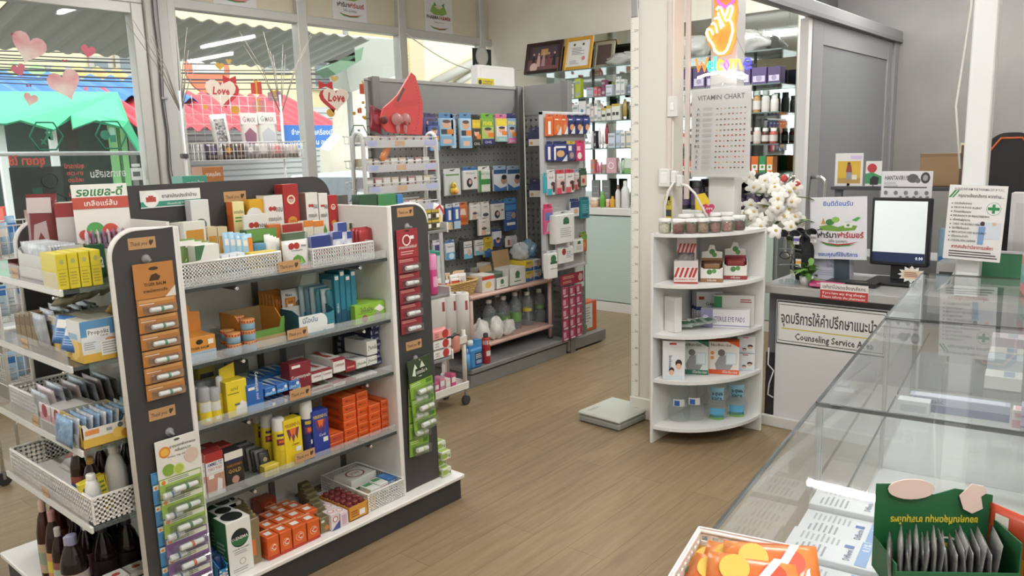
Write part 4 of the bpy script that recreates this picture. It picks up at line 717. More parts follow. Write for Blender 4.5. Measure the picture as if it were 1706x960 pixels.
basket(Vector((1.04, 3.145, EZ3+.002)), (.20, .26, .065), 'white pierced basket at the far end of the third end shelf', 0, None, '#e6e2de', .014)
# fourth end shelf: basket of syrup bottles
zb = EZ4+.002
basket(Vector((1.055, 2.89, zb)), (.30, .72, .085), 'long white pierced basket of syrup bottles on the fourth end shelf', 0, None, '#e6e3de', .016)
def syrup(label, x, y, z, r, h, glass, capc, lab, group, lab2=None, neck=.32, name='syrup_bottle', capr=.42):
    hb = h*(1-neck)
    pr = [(r*.9, 0), (r, .006), (r, hb*.86), (r*.93, hb*.95), (r*.66, hb+h*neck*.35), (r*.36, hb+h*neck*.6), (r*.36, h*.9)]
    o = MB().lathe(pr, M(glass, .12), n=20).build(name, None, (x, y, z), random.random()*.5-.9, label, 'bottle', group)
    MB().lathe([(r*capr, h*.87), (r*capr, h-.003), (r*capr*.9, h), (0, h)], M(capc, .4), n=16, caps=False).build('cap', o)
    p = MB().lathe([(r+.0006, hb*.18), (r+.0006, hb*.72)], M(lab, .5), n=20, caps=False)
    if lab2: p.lathe([(r+.0009, hb*.34), (r+.0009, hb*.56)], M(lab2, .5), n=20, caps=False)
    p.build('label', o); return o
for i, a in enumerate(((.945, 2.72, .026, .215, '#2a1a14', '#a88a55', '#8a4a3a', '#3d5f8f', 'brown syrup bottle with gold cap, red and blue label, behind the price tag'), (.96, 2.66, .027, .175, '#22140f', '#b08a3f', '#c9ccd0', '#7fa8cf', 'short dark syrup bottle with a gold cap and pale label'), (1.02, 2.73, .027, .19, '#2a1712', '#b5904a', '#8f3f3a', None, 'dark syrup bottle with a gold cap at the back of the basket'), (1.10, 2.70, .03, .21, '#1d1512', '#4a4a4c', '#6a6a6c', None, 'black syrup bottle with a dark cap near the charcoal panel'), (1.15, 2.62, .03, .21, '#1d1512', '#6a6e78', '#3a3a3a', '#8a2f2a', 'black syrup bottle with a grey blue cap beside the charcoal panel'))): syrup(a[8], a[0], a[1], zb+.004, a[2], a[3], a[4], a[5], a[6], 'syrup bottles in the end basket', a[7])
syrup('plain white plastic bottle standing tall in the end basket', 1.03, 2.64, zb+.004, .034, .20, '#e0dfd8', '#e8e6e0', '#dcdbd4', 'syrup bottles in the end basket', None, .34, 'white_bottle', .5)
syrup('small white bottle at the front edge of the end basket', .935, 2.60, zb+.004, .024, .14, '#dfdeda', '#e6e4de', '#d0d4d8', 'syrup bottles in the end basket', None, .25, 'white_bottle', .6)
for i in range(3): c, s = xbox(2.60+.035*i, zb+.004, 149+i*12, 190+i*10, 796-i*2, .03); carton('medicine_box', 'yellow and red herbal carton, %s from the front in the end basket' % ORD[i], 'box', c, s, '#d8c63a', {'F': [('p', [(.38, 0), (.62, 0), (.72, 1), (.48, 1)], '#8e2b4a'), ('e', .2, .8, .12, '#2f3a2a'), ('t', 'พร-ยา', .56, .5, .2, OFFW, .3), ('l', .05, .1, .35, .6, 5, '#9a3a2a'), ('l', .75, .1, .95, .9, 6, '#6a7a2a')]}, 0, 'herbal cartons in the end basket', .4, (0, -.16, 0))
pouch('foil_pouch', 'white and red pouch lying at the far end of the end basket', 'pouch', Vector((1.02, 3.05, zb+.01)), (.16, .03, .15), '#d9d2d0', [('p', [(.1, .2), (.9, .5), (.8, .7), (.2, .5)], '#b5504a')], Q, None, -.9)
# bottles and boxes on the end of the plinth
zb = .122
BL = [(52, 2.98, .30, .0285, '#3a1d12', '#c9a79a', '#b9a58f', '#8f9a8a', 'slim brown sauce bottle with a pink beige cap, leftmost on the plinth'), (68, 2.9, .285, .029, '#2a1512', '#b5877f', '#c98f6a', '#d3bf4a', 'slim dark bottle with a red neck band and yellow label'), (87, 2.86, .235, .026, '#241310', '#b9b2ac', '#8a5a50', '#a8bcae', 'small dark bottle with a pale grey cap and red label'), (101, 2.78, .225, .026, '#201413', '#b3b2bd', '#c9c0bc', '#a04a44', 'small black bottle with a lilac grey cap'), (113, 2.74, .245, .043, '#1c1412', '#8f8fae', '#b4a9a2', None, 'wide black syrup bottle with a violet blue cap'), (97, 3.06, .30, .032, '#4a2414', '#7a3a26', '#8a5a3a', None, 'brown bottle with an orange band behind the slim ones'), (126, 2.95, .23, .03, '#241612', '#b5aca4', '#4a3a34', None, 'dark bottle with a pale cap in the second row'), (142, 2.86, .225, .03, '#1e1412', '#8f90ae', '#6a4a44', None, 'dark bottle with a violet blue cap in the second row')]
for px, y, h, r, gl, cp, l1, l2, lab in BL:
    x = max(.9, solve(px, 0, 'X', {'Y': y, 'Z': .3})); syrup(lab, x, y, zb, r, h, gl, cp, l1, 'bottles on the end of the plinth', l2)
for i, (x, y) in enumerate(((1.02, 2.80), (1.10, 2.79), (1.17, 2.74), (1.05, 3.0), (1.14, 2.97))): syrup('large dark clear-glass bottle without label, %s on the plinth under the end basket' % ORD[i], x, y, zb, .041, .22, '#231b18', '#3a3a3c', '#2a2220', 'large dark bottles', None, .4)
for i, (x, y, z) in enumerate(((.93, 2.64, 0), (1.0, 2.64, 0), (1.07, 2.64, 0), (1.14, 2.64, 0), (.965, 2.59, .0), (1.035, 2.57, .0), (.93, 2.55, 0))):
    carton('medicine_box', 'white topped green carton, %s of the flat rows at the near end of the plinth' % ORD[i], 'box', Vector((.925+.068*(i % 4), 2.655-.075*(i//4), zb)), (.064, .07, .085-.02*(i//4)), '#2f4a3a', {'T': [('r', .02, .02, .98, .98, '#d8d6cf'), ('e', .55, .55, .22, '#a8463f', .16), ('l', .1, .1, .9, .3, 2, LG)], 'F': [('r', 0, .8, 1, 1, '#d8d6cf')], 'L': [('r', 0, .8, 1, 1, '#d8d6cf')]}, 0, 'white topped green cartons')
o = carton('medicine_box', 'pink carton with small lettering at the near right corner of the plinth end', 'box', Vector((1.135, 2.565, zb)), (.10, .085, .10), '#c9746f', {'T': [('r', .05, .05, .95, .95, '#d68a80'), ('t', 'บำรุงเลือด', .5, .4, .2, OFFW, .9)], 'F': [('l', .1, .2, .9, .8, 5, '#e0b0a8')], 'L': [('l', .1, .2, .9, .8, 5, '#e0b0a8')]}, 0)
syrup('dark bottle with a lilac cap behind the pink carton', 1.185, 2.65, zb, .026, .2, '#2a1a1a', '#a3a0bd', '#8a4a46', None)
# ---- right end cap: shelves facing the passage
def RZ(px, py): return at(px, py, 'Y', 2.52).z
zr1, zr2, zr3 = RZ(742, 490), RZ(748, 594), RZ(722, 384)
for z in (zr1, zr2, zr3):
    s = gp(MB().box(2.166, 2.515, z-.014, 2.52, YE-.03, z, M('#8a8d8a', .35, .3), .002).box(2.52, 2.515, z-.016, 2.528, YE-.03, z+.03, M('#e0dfda', .3), .001), 'end_shelf')
for i in range(2): spray('spray_can', 'pink spray can on the right end cap shelf, %s' % ('left one', 'right one')[i], Vector((2.40+.058*i, 2.575-.012*i, zr1+.002)), .024, .185, '#c4417c', '#d98aae', [(.3, .7, -.6, .6, '#e0a0bc')], 'pink spray cans', .98, .36)
WW = lambda c1: [('r', .05, .1, .95, .9, M(c1)), ('t', 'WET', .42, .5, .2, INK, .4), ('t', 'WIPES', .42, .24, .17, INK, .42), ('e', .74, .5, .12, R_)]
zz = zr2+.002
for i, (c1, lab) in enumerate((('#dcdbd6', 'white wet wipes pack lying on the right end cap shelf'), ('#dcdbd6', 'second white wet wipes pack under the pink one'), ('#d98f8a', 'pink wet wipes pack on top of the white packs'))):
    pouch('wet_wipes', lab, 'wipes', Vector((2.44, 2.56, zz+.045*i)), (.17, .085, .044), c1, WW(c1), 0, 'wet wipes packs')
for i in range(4): carton('medicine_box', 'small olive and black jar carton, %s' % ('lower left', 'lower right', 'upper left', 'upper right')[i] + ' of the four on the right end cap', 'box', Vector((2.41+.05*(i % 2), 2.55, zr3+.002+.045*(i//2))), (.047, .05, .044), '#5d5836', {'F': [('r', 0, .75, 1, 1, '#b59a3a'), ('r', .1, .2, .5, .6, '#2a2a22'), ('r', .6, .2, .95, .6, OFFW)]}, 0, 'olive jar cartons')
pouch('plaster_pack', 'clear pouch with red edge and yellow seal leaning on the right end cap', 'pouch', Vector((2.50, 2.56, zr3+.004)), (.075, .012, .11), '#d4cfc6', [('p', [(0, .7), (.5, 1), (1, .75), (1, .6), (.5, .85), (0, .55)], R_), ('e', .5, .4, .25, '#d9b35a')], .2, None, -.1).rotation_euler = (-.1, .3, .1)
for i in range(2): spray('roll_on', ('white roll-on bottle with pink label, %s on the plinth past the right panel' % ('front', 'back')[i]), Vector((2.415, 2.80+.07*i, zb)), .02, .13, '#c97a9f', '#e4e3de', None, 'roll-on bottles', .8, .4, 'bottle')
# goods standing on the far side of the gondola, over the divider
for i, (a, b_, yt, col, lab) in enumerate(((567, 582, 325, '#5a5650', 'grey brown rounded display card showing above the white divider'), (600, 630, 324, '#3a5a42', 'dark green carton showing above the white divider'), (631, 662, 323, '#4c8a58', 'light green carton showing above the white divider'), (663, 673, 324, '#4a86bf', 'small blue and white carton right of the green ones above the divider'))):
    c, s = xbox(3.05, 1.30, a, b_, yt, .06); h0 = s[2]
    carton('medicine_box', lab, 'box', Vector((c.x, c.y, Z1+.002)), (s[0]*.98, s[1], 1.30+h0-Z1-.002), col, {'F': [('r', 0, .7, 1, .74, OFFW)]})
gp(MB().box(1.256, YB+.03, Z1-.014, 2.146, YE-.03, Z1, M('#4b4e4d', .4, .2), .002), 'shelf')
gp(MB().box(2.166, YB+.03, Z1-.014, 2.5, YE-.03, Z1, M('#4b4e4d', .4, .2), .002), 'shelf')
for a, b_, yt, col, lab, y in ((317, 357, 293, '#4f9a84', 'turquoise carton lying on the far side behind the charcoal header', 3.10), (350, 384, 278, '#b0713f', 'orange brown carton on top of the turquoise one behind the header', 3.16)):
    c, s = xbox(y, 1.2, a, b_, yt, .09); carton('medicine_box', lab, 'box', Vector((c.x, c.y, Z1+.002)), (s[0], s[1], 1.2+s[2]-Z1-.002), col, {'F': [('t', 'ยาสมุนไพร', .5, .9, .04, OFFW, .7)]})
# ---- white wire trolleys with packs by the window at the far left
def wire_basket(o, x0, y0, z0, x1, y1, z1, m_, step=.035, rw=.0022):
    b = MB()
    for z, r in ((z0, rw*1.4), ((z0+z1)/2, rw), (z1, rw*1.8)): b.tube([(x0, y0, z), (x1, y0, z), (x1, y1, z), (x0, y1, z)], r, m_, 5, True)
    n = int((x1-x0)/step); k = int((y1-y0)/step)
    for i in range(1, n): x = x0+(x1-x0)*i/n; b.tube([(x, y0, z1), (x, y0, z0), (x, y1, z0), (x, y1, z1)], rw, m_, 4)
    for i in range(1, k): y = y0+(y1-y0)*i/k; b.tube([(x0, y, z1), (x0, y, z0), (x1, y, z0), (x1, y, z1)], rw, m_, 4)
    return b.build('wire_basket', o)
WIRE = M('#dededa', .4, .1)
def wtrolley(x, y, tiers, w, d, label):
    o = empty('wire_trolley', (x, y, 0), label, 'trolley', 'wire trolleys by the window')
    for z in tiers: wire_basket(o, -w/2, -d/2, z, w/2, d/2, z+.17, WIRE)
    for sx in (-1, 1):
        for sy in (-1, 1):
            MB().tube([(sx*(w/2+.01), sy*(d/2+.01), .07), (sx*(w/2+.01), sy*(d/2+.01), max(tiers)+.22)], .009, WIRE, 8).build('post', o)
            c_ = MB().cyl((sx*(w/2+.01)-.0, sy*(d/2+.01)-.012, .035), .035, .024, '#3a3a3a', 14, 'Y').box(sx*(w/2+.01)-.006, sy*(d/2+.01)-.016, .035, sx*(w/2+.01)+.006, sy*(d/2+.01)+.016, .08, '#8a8a8a'); c_.build('caster', o)
    return o
wtrolley(1.62, 4.75, (.45, .80, 1.12), .62, .42, 'white wire trolley with three baskets of packs near the shop window')
wtrolley(.86, 4.62, (.45, .80, 1.12), .62, .42, 'white wire trolley half cut off by the left edge of the photo')
k = 0
for tx, ty in ((1.62, 4.75), (.86, 4.62)):
    for tz in (.45, .80, 1.12):
        for i in range(9):
            cs = ('#a9c3d8', '#d6dadd', '#8fb4cf', '#d3cfd6', '#c9a9a3', '#b5cbd6')[(k*5+i*2) % 6]
            pouch('mask_pack', '%s pack, %s from the left in the %s basket of the %s trolley' % (('pale blue', 'white', 'sky blue', 'off-white', 'rose', 'ice blue')[(k*5+i*2) % 6], ORD[i], {.45: 'lowest', .8: 'middle', 1.12: 'top'}[tz], 'right wire' if tx > 1.2 else 'left wire'), 'pack', Vector((tx-.25+.062*i, ty-.06+.05*(i % 3), tz+.006)), (.052, .03, .17+.03*((i+k) % 3)), cs, [('r', .1, .55, .9, .8, OFFW if i % 2 else BLU), ('l', .15, .15, .85, .4, 3, LG)], .2*(i % 3-1), None, -.12)
        k += 1
# ================================================================ grey pegboard wall unit
GY = M('#7f7f7c', .5, .1); GYD = M('#6f6f6d', .5, .1)
def pegboard(col, through=False, pu=.05, pv=.05, axis='X'):
    m, nt, b, N, L = nodes_mat('pegboard', .5, .1); b.inputs['Base Color'].default_value = lin(col)
    tc = N('ShaderNodeTexCoord'); sp = N('ShaderNodeSeparateXYZ'); L(tc.outputs['Object'], sp.inputs[0])
    def cell(sock, p):
        a = N('ShaderNodeMath'); a.operation = 'DIVIDE'; a.inputs[1].default_value = p; f_ = N('ShaderNodeMath'); f_.operation = 'FRACT'; c_ = N('ShaderNodeMath'); c_.operation = 'SUBTRACT'; c_.inputs[1].default_value = .5; q = N('ShaderNodeMath'); q.operation = 'MULTIPLY'
        L(sock, a.inputs[0]); L(a.outputs[0], f_.inputs[0]); L(f_.outputs[0], c_.inputs[0]); L(c_.outputs[0], q.inputs[0]); L(c_.outputs[0], q.inputs[1]); return q
    q1 = cell(sp.outputs['X' if axis == 'X' else 'Y'], pu); q2 = cell(sp.outputs['Z'], pv)
    ad = N('ShaderNodeMath'); L(q1.outputs[0], ad.inputs[0]); L(q2.outputs[0], ad.inputs[1]); lt = N('ShaderNodeMath'); lt.operation = 'LESS_THAN'; lt.inputs[1].default_value = .03 if through else .016; L(ad.outputs[0], lt.inputs[0])
    if through:
        tr = N('ShaderNodeBsdfTransparent'); mx = N('ShaderNodeMixShader'); o = nt.nodes['Material Output']
        L(lt.outputs[0], mx.inputs[0]); L(b.outputs[0], mx.inputs[1]); L(tr.outputs[0], mx.inputs[2]); L(mx.outputs[0], o.inputs[0])
    else:
        mx = N('ShaderNodeMixRGB'); mx.inputs[1].default_value = lin(col); mx.inputs[2].default_value = lin('#3c3c3b'); L(lt.outputs[0], mx.inputs[0]); L(mx.outputs[0], b.inputs['Base Color'])
    return m
BX0, BX1, PY = 3.62, 4.90, 4.03
un = empty('pegboard_unit', (4.2, 4.0, 0), 'tall grey pegboard shop unit with a deep base, along the window side', 'shelving unit')
def up(mb, name, parent=None):
    o = mb.build(name, parent or un); 
    if parent is None: o.location = (-4.2, -4.0, 0)
    return o
up(MB().box(BX0+.15, 3.60, 0, BX1-.04, PY, .09, GYD).box(BX0+.13, 3.575, 0, BX1-.05, 3.60, .085, GY, .002), 'base')
up(MB().box(BX0+.13, 3.56, .098, BX1-.04, PY, .13, GY, .004), 'base_shelf')
up(MB().box(BX0-.25, PY, .13, BX1, PY+.03, 1.86, pegboard('#7d7d7a')), 'peg_panel')
up(MB().box(BX0-.25, PY-.004, 1.86, BX1, PY+.03, 2.07, GY, .002).box(BX0-.25, PY-.012, 2.06, BX1, PY+.035, 2.085, M('#94948f', .5, .1), .002), 'header')
for x in (BX0-.23, BX1-.05): up(MB().box(x, PY-.03, 0, x+.062, PY+.035, 2.09, M('#747471', .5, .2), .002), 'upright')
en = empty('pegboard_unit', (4.92, 3.8, 0), 'narrow pierced grey end unit with daylight through its holes', 'shelving unit')
def ep(mb, name, parent=None):
    o = mb.build(name, parent or en)
    if parent is None: o.location = (-4.92, -3.8, 0)
    return o
ep(MB().box(4.91, 3.60, .09, 4.935, 3.99, 1.86, pegboard('#7b7b78', True, .05, .05, 'Y')), 'peg_panel')
ep(MB().box(4.905, 3.60, 1.86, 4.94, 3.99, 2.09, GY, .002), 'header')
ep(MB().box(4.89, 3.555, 0, 4.95, 3.615, 2.10, M('#757572', .5, .2), .002), 'upright')
ep(MB().box(4.93, 3.60, .09, 5.16, 3.63, .72, pegboard('#747472')), 'end_panel')
ep(MB().box(4.87, 3.565, .015, 5.40, 3.99, .10, GY, .003), 'base')
for x in (4.9, 5.36): ep(MB().cyl((x, 3.62, 0), .022, .02, '#2c2c2c', 12), 'foot')
pf = empty('perforated_panel', (4.8, 3.5, .7), 'pale grey perforated display panel crowded with hanging packs', 'panel')
o = MB().box(4.535, 3.515, .71, 5.03, 3.525, 1.845, pegboard('#b4b4b2', True, .022, .022)).build('perforated_sheet', pf); o.location = (-4.8, -3.5, -.7)
f = MB().box(4.515, 3.5, .70, 4.55, 3.54, 1.865, M('#c2c3c3', .45, .1), .003).box(4.515, 3.502, 1.84, 5.045, 3.54, 1.865, M('#c2c3c3', .45, .1), .003).box(5.03, 3.502, .70, 5.045, 3.54, 1.865, M('#c2c3c3', .45, .1), .003).box(4.515, 3.502, .695, 5.045, 3.54, .715, M('#c2c3c3', .45, .1), .003)
o = f.build('frame', pf); o.location = (-4.8, -3.5, -.7)
o = MB().box(4.92, 3.53, 1.3, 4.95, 3.56, 1.34, '#9a9a98').box(4.92, 3.53, .9, 4.95, 3.56, .94, '#9a9a98').build('bracket', pf); o.location = (-4.8, -3.5, -.7)
# ---- hanging packs
def hang(x0, y0, x1, y1, label, col, pr, plane=3.93, head='#d8d6d0', back=PY, name='hanging_pack', group=None, t=.02, hd=.16, cat='pack', lean=0, hookto=None):
    a = at(x0, y1, 'Y', plane); b_ = at(x1, y0, 'Y', plane); w = solve(x1, 0, 'X', {'Y': plane, 'Z': (a.z+b_.z)/2})-solve(x0, 0, 'X', {'Y': plane, 'Z': (a.z+b_.z)/2}); cx = solve((x0+x1)/2, 0, 'X', {'Y': plane, 'Z': (a.z+b_.z)/2})
    zt = solve(y0, 1, 'Z', {'X': cx, 'Y': plane}); zb_ = solve(y1, 1, 'Z', {'X': cx, 'Y': plane}); h = zt-zb_; hb = h*(1-hd)
    b = MB().box(-w/2, 0, -h, w/2, t, -h+hb, M(col, .35), .003)
    o = b.build(name, None, (cx, plane, zt), 0, label, cat, group); o.rotation_euler = (lean, 0, 0)
    MB().prints((Vector((-w/2, 0, -h)), X3, Z3, -Y3, w, hb), pr).build('print', o)
    q = MB().box(-w/2, t*.3, -h+hb, w/2, t*.3+.003, 0, M(head, .4), .001); q.prints((Vector((-w/2, t*.3, -h+hb)), X3, Z3, -Y3, w, h-hb), [('e', .5, .6, .14, '#3a3a3a', .14)]); q.build('header_card', o)
    hk = MB().tube([(0, t*.3+.004, -.4*h*hd), (0, back-plane, -.4*h*hd)], .0025, M('#b8b8b6', .3, .8), 6).tube([(0, -.03, -.4*h*hd+.008), (0, t*.3+.004, -.4*h*hd)], .0025, M('#b8b8b6', .3, .8), 6)
    ho = hk.build('peg_hook', hookto or un); ho.location = Vector((cx, plane, zt))-(hookto or un).location
    return o
FV = lambda top, bot: [('r', 0, .68, 1, 1, M(top)), ('t', 'FEVER', .5, .74, .14, YEL, .86, 0, .03), ('e', .5, .5, .3, '#d9a988', .13), ('e', .5, .6, .3, INK, .06), ('r', .5, .28, .98, .45, ORG), ('r', 0, 0, 1, .22, M(bot)), ('t', 'COOL', .5, .05, .1, OFFW, .7)]
BOY = [('e', .5, .78, .34, '#d3a98c', .14), ('e', .5, .88, .3, '#5a463c', .06), ('r', .08, .42, .5, .6, '#3a3a44'), ('r', .52, .42, .95, .6, ORG), ('r', 0, 0, 1, .36, '#7aaac8'), ('r', .2, .08, .8, .24, '#d9b09a')]
R1 = [(708, 188, 727, 236, '#5f5a86', BOY, '#4a4466', 'violet fever patch pack half hidden by the white wire rack'), (716, 202, 732, 251, '#5a6fa8', BOY, '#3f4f86', 'dark blue dotted patch pack behind the rack tubes'), (733, 188, 756, 243, '#9cc0d6', BOY, '#5a8ab4', 'light blue boy patch pack, leftmost clear of the rack'), (752, 190, 760, 247, '#b5c6d2', [], '#6f9ac0', 'edge-on light blue pack behind the boy packs'), (767, 188, 786, 247, '#a9cade', BOY, '#5a8ab4', 'light blue boy patch pack in the middle of the top peg row'), (787, 191, 801, 244, '#4a463a', FV('#d1b23a', '#2f2c2c'), '#2f2e2c', 'black and yellow fever pack in the top peg row'), (803, 189, 823, 241, '#a9c46a', FV('#7fa83e', '#2c2c6a'), '#6aa83a', 'green and navy fever pack in the top peg row'), (827, 190, 845, 236, '#dcd3cc', FV('#d6c23f', '#8fb8b0'), '#c96a92', 'pink headed white and yellow fever pack'), (846, 189, 860, 239, '#8fa6bd', FV('#7f9ec0', '#c96a9a'), '#2f3060', 'navy headed pack at the right end of the top peg row')]
for a in R1: hang(*a[:4], a[7], a[4], a[5], 3.93-(.0 if a[0] != 716 else .03), a[6], group='top peg row')
ELB = [('t', 'Wrist Support', .5, .82, .08, INK, .8), ('e', .42, .36, .2, '#2c3038', .24), ('e', .46, .4, .1, '#cfae9a', .12), ('r', .72, .55, .9, .64, '#7a4a42')]
BW = [('r', 0, .8, 1, 1, '#2f4f7a'), ('p', [(0, 0), (1, 0), (1, .2), (.5, .12), (0, .35)], '#3f6a9a'), ('e', .78, .5, .24, '#b08a76', .2), ('e', .8, .64, .2, '#2a2624', .12)]
R2 = [(717, 266, 731, 285, '#8a3a3a', [('r', .1, .2, .9, .7, '#b0605a')], '#7a3030', 'small dark red pack seen through the rack side'), (717, 291, 735, 318, '#a3a5a2', [('r', .1, .1, .9, .5, '#6d7a52'), ('e', .5, .7, .2, INK)], '#c9c9c5', 'grey and olive pack seen through the rack side'), (772, 278, 796, 316, '#d6d4ce', ELB, '#4a70a0', 'white wrist support pack beside the duck'), (798, 277, 817, 320, '#d6dace', [('r', 0, .0, .2, 1, '#4a8a4a'), ('r', .15, .35, .95, .6, '#3f8a4a'), ('t', 'Best Care', .55, .8, .1, GRN, .8), ('r', .2, .08, .9, .26, OFFW)], '#d9d8d2', 'green and white pack right of the wrist support'), (823, 276, 844, 318, '#d3d6d8', BW, '#8fa2b4', 'blue and white neck pack, left one of two'), (846, 276, 866, 317, '#d3d6d8', BW, '#8fa2b4', 'blue and white neck pack, right one of two')]
for a in R2: hang(*a[:4], a[7], a[4], a[5], 3.93, a[6], group='second peg row')
du = hang(740, 281, 768, 326, 'clear card pack with a yellow rubber duck on the pegboard', '#b5bab6', [('r', .05, .05, .95, .95, '#c3c9c5'), ('r', .1, .88, .9, .94, GRN)], 3.93, '#c5c9c6', t=.012)
h = .17; q = MB().sphere((.0, -.012, -.155), .034, '#d9bb3a', 14, 10, (1.1, .6, .8)).sphere((-.006, -.016, -.118), .023, '#dcc040', 12, 8, (1, .7, 1)).sphere((.0, -.03, -.165), .02, '#d98a35', 10, 6, (1.2, .6, .7)).lathe([(.008, 0), (.003, .012)], '#d9762f', (-.008, -.032, -.118), 8, 'Y').sphere((-.014, -.032, -.11), .003, '#2a2a2a', 6, 4); q.build('rubber_duck', du)
KN = [('t', 'Ankle', .45, .84, .08, INK, .6), ('p', [(.2, .05), (.6, .05), (.55, .6), (.3, .6)], '#cda58c'), ('e', .45, .45, .22, '#4a5058', .08), ('l', .62, .2, .95, .5, 4, LG)]
R3 = [(744, 340, 755, 383, '#3f62a0', [('r', 0, 0, 1, .35, '#cdb98a'), ('r', .3, .45, .7, .9, OFFW)], '#c9cbd0', 'blue and sand finger splint pack, left of two'), (756, 338, 767, 381, '#3f62a0', [('r', 0, 0, 1, .35, '#a9c3d0'), ('r', .3, .45, .7, .9, OFFW)], '#c9cbd0', 'blue and ice finger splint pack, right of two'), (763, 337, 780, 375, '#bf6d3c', [('p', [(.2, .55), (.8, .5), (.7, .85), (.3, .85)], '#d9c3b2'), ('r', .1, .15, .9, .4, '#a9532c')], '#b8673a', 'orange bandage pack in the third peg row'), (783, 338, 801, 366, '#d6d3cc', KN, '#c9c6c0', 'white finger support pack, first in the middle cluster'), (802, 336, 816, 365, '#d9d6d0', [('t', 'Ankle', .5, .8, .1, INK, .8), ('e', .5, .3, .35, '#4a5058', .12)], '#d3d0ca', 'white ankle support pack with a dark oval'), (798, 362, 817, 392, '#d9d2c8', KN, '#d3cdc4', 'long peach and white pack under the ankle supports'), (819, 334, 841, 367, '#d6d4ce', ELB, '#4a5f8a', 'white wrist support pack in the third peg row'), (841, 330, 861, 384, '#34568c', [('r', .05, .75, .95, .95, '#4a86bd'), ('e', .72, .55, .18, '#b5957a', .12), ('l', .1, .4, .6, .7, 5, '#9ab0d0'), ('r', .15, .2, .85, .3, OFFW)], '#4a86bd', 'tall blue pack at the right end of the third peg row'), (822, 381, 836, 410, '#d3d6dc', [('r', 0, 0, 1, .5, '#3a4a7c'), ('e', .55, .4, .25, '#d0a890', .2), ('e', .55, .5, .2, '#4a342c', .1)], '#3a4a7c', 'small navy and white pack under the tall blue one'), (844, 393, 862, 411, '#d3d0cb', [('r', .1, .2, .3, .8, '#b5564a'), ('l', .4, .2, .9, .8, 3, LG)], '#d3d0cb', 'small white packs low at the right of the pegboard')]
for a in R3: hang(*a[:4], a[7], a[4], a[5], 3.93-(.012 if a[0] in (798, 756) else 0), a[6], group='third peg row')
TP = [('t', 'Tegaderm', .5, .76, .1, INK, .8), ('r', 0, .64, 1, .68, INK), ('r', 0, 0, 1, .3, '#6fb0c4'), ('e', .6, .35, .2, '#d0b09c', .2)]
R4 = [(722, 400, 739, 433, '#cfcdd3', [('r', .15, .4, .6, .9, '#4a3a6a'), ('r', .8, 0, 1, 1, '#7fb0c9')], '#c5c3c9', 'violet and white pack low behind the thermometer packs'), (743, 400, 758, 433, '#d3d6d8', [('t', 'Tegaderm', .5, .75, .1, INK, .8), ('r', 0, 0, 1, .45, '#5f9ac0'), ('e', .6, .22, .3, '#c9dbe4', .18)], '#5a7aa5', 'white and blue pack with a clear bubble'), (766, 396, 773, 432, '#3a3b3a', [], '#2f302f', 'black edge-on pack left of the dressing packs'), (773, 397, 787, 431, '#d6d6d2', TP, '#3a3b3a', 'black headed dressing pack, left of two'), (792, 395, 806, 425, '#d6d6d2', TP, '#3a3b3a', 'black headed dressing pack, right of two'), (807, 395, 821, 428, '#d3b53a', [('r', 0, 0, 1, .4, '#3a6aa0'), ('e', .5, .4, .26, '#4a7ab0', .12), ('l', .1, .6, .9, .9, 4, '#8a7020')], '#c9ad3a', 'yellow and blue pack in the lowest peg row')]
for a in R4: hang(*a[:4], a[7], a[4], a[5], 3.93, a[6], group='lowest peg row')
for i in range(5): hang(712+i*4.2, 417+i*.5, 723+i*4.2 if i < 4 else 738, 458+i*1.2, 'turquoise thermometer pack, %s from the left' % ORD[i], '#d3d8d6' if i == 4 else '#8fb5ac', [('p', [(.45, .2), (.6, .2), (.66, .85), (.5, .85)], '#5aa89a'), ('r', .46, .45, .62, .62, OFFW)] if i == 4 else [], 3.86-.018*i, '#3fa38c', group='turquoise thermometer packs', t=.014)
# navy packs hooked on the pierced end unit
for i, (a, y0, y1) in enumerate(((892, 208, 246), (893, 297, 331))):
    c = at(a, y1-3, 'X', 4.80); o = carton('hanging_pack', 'navy and white pack on the pierced end unit, %s one' % ('upper', 'lower')[i], 'pack', c, (.11, .05, .10), '#2a3052', {'F': [('r', .1, 0, .95, .5, '#cfcac2'), ('e', .3, .2, .12, '#c9925a')], 'L': [('l', .1, .2, .9, .8, 4, '#4a5278')]}, Q+.25, 'navy packs')
    MB().box(-.05, 0, .10, .05, .004, .14, '#252a48', .001).build('header_card', o)
    h_ = MB().tube([(c.x-.03, c.y, c.z+.125), (4.91, c.y, c.z+.125)], .003, M('#c8c8c6', .3, .8), 6).build('peg_hook', en); h_.location = (-4.92, -3.8, 0)
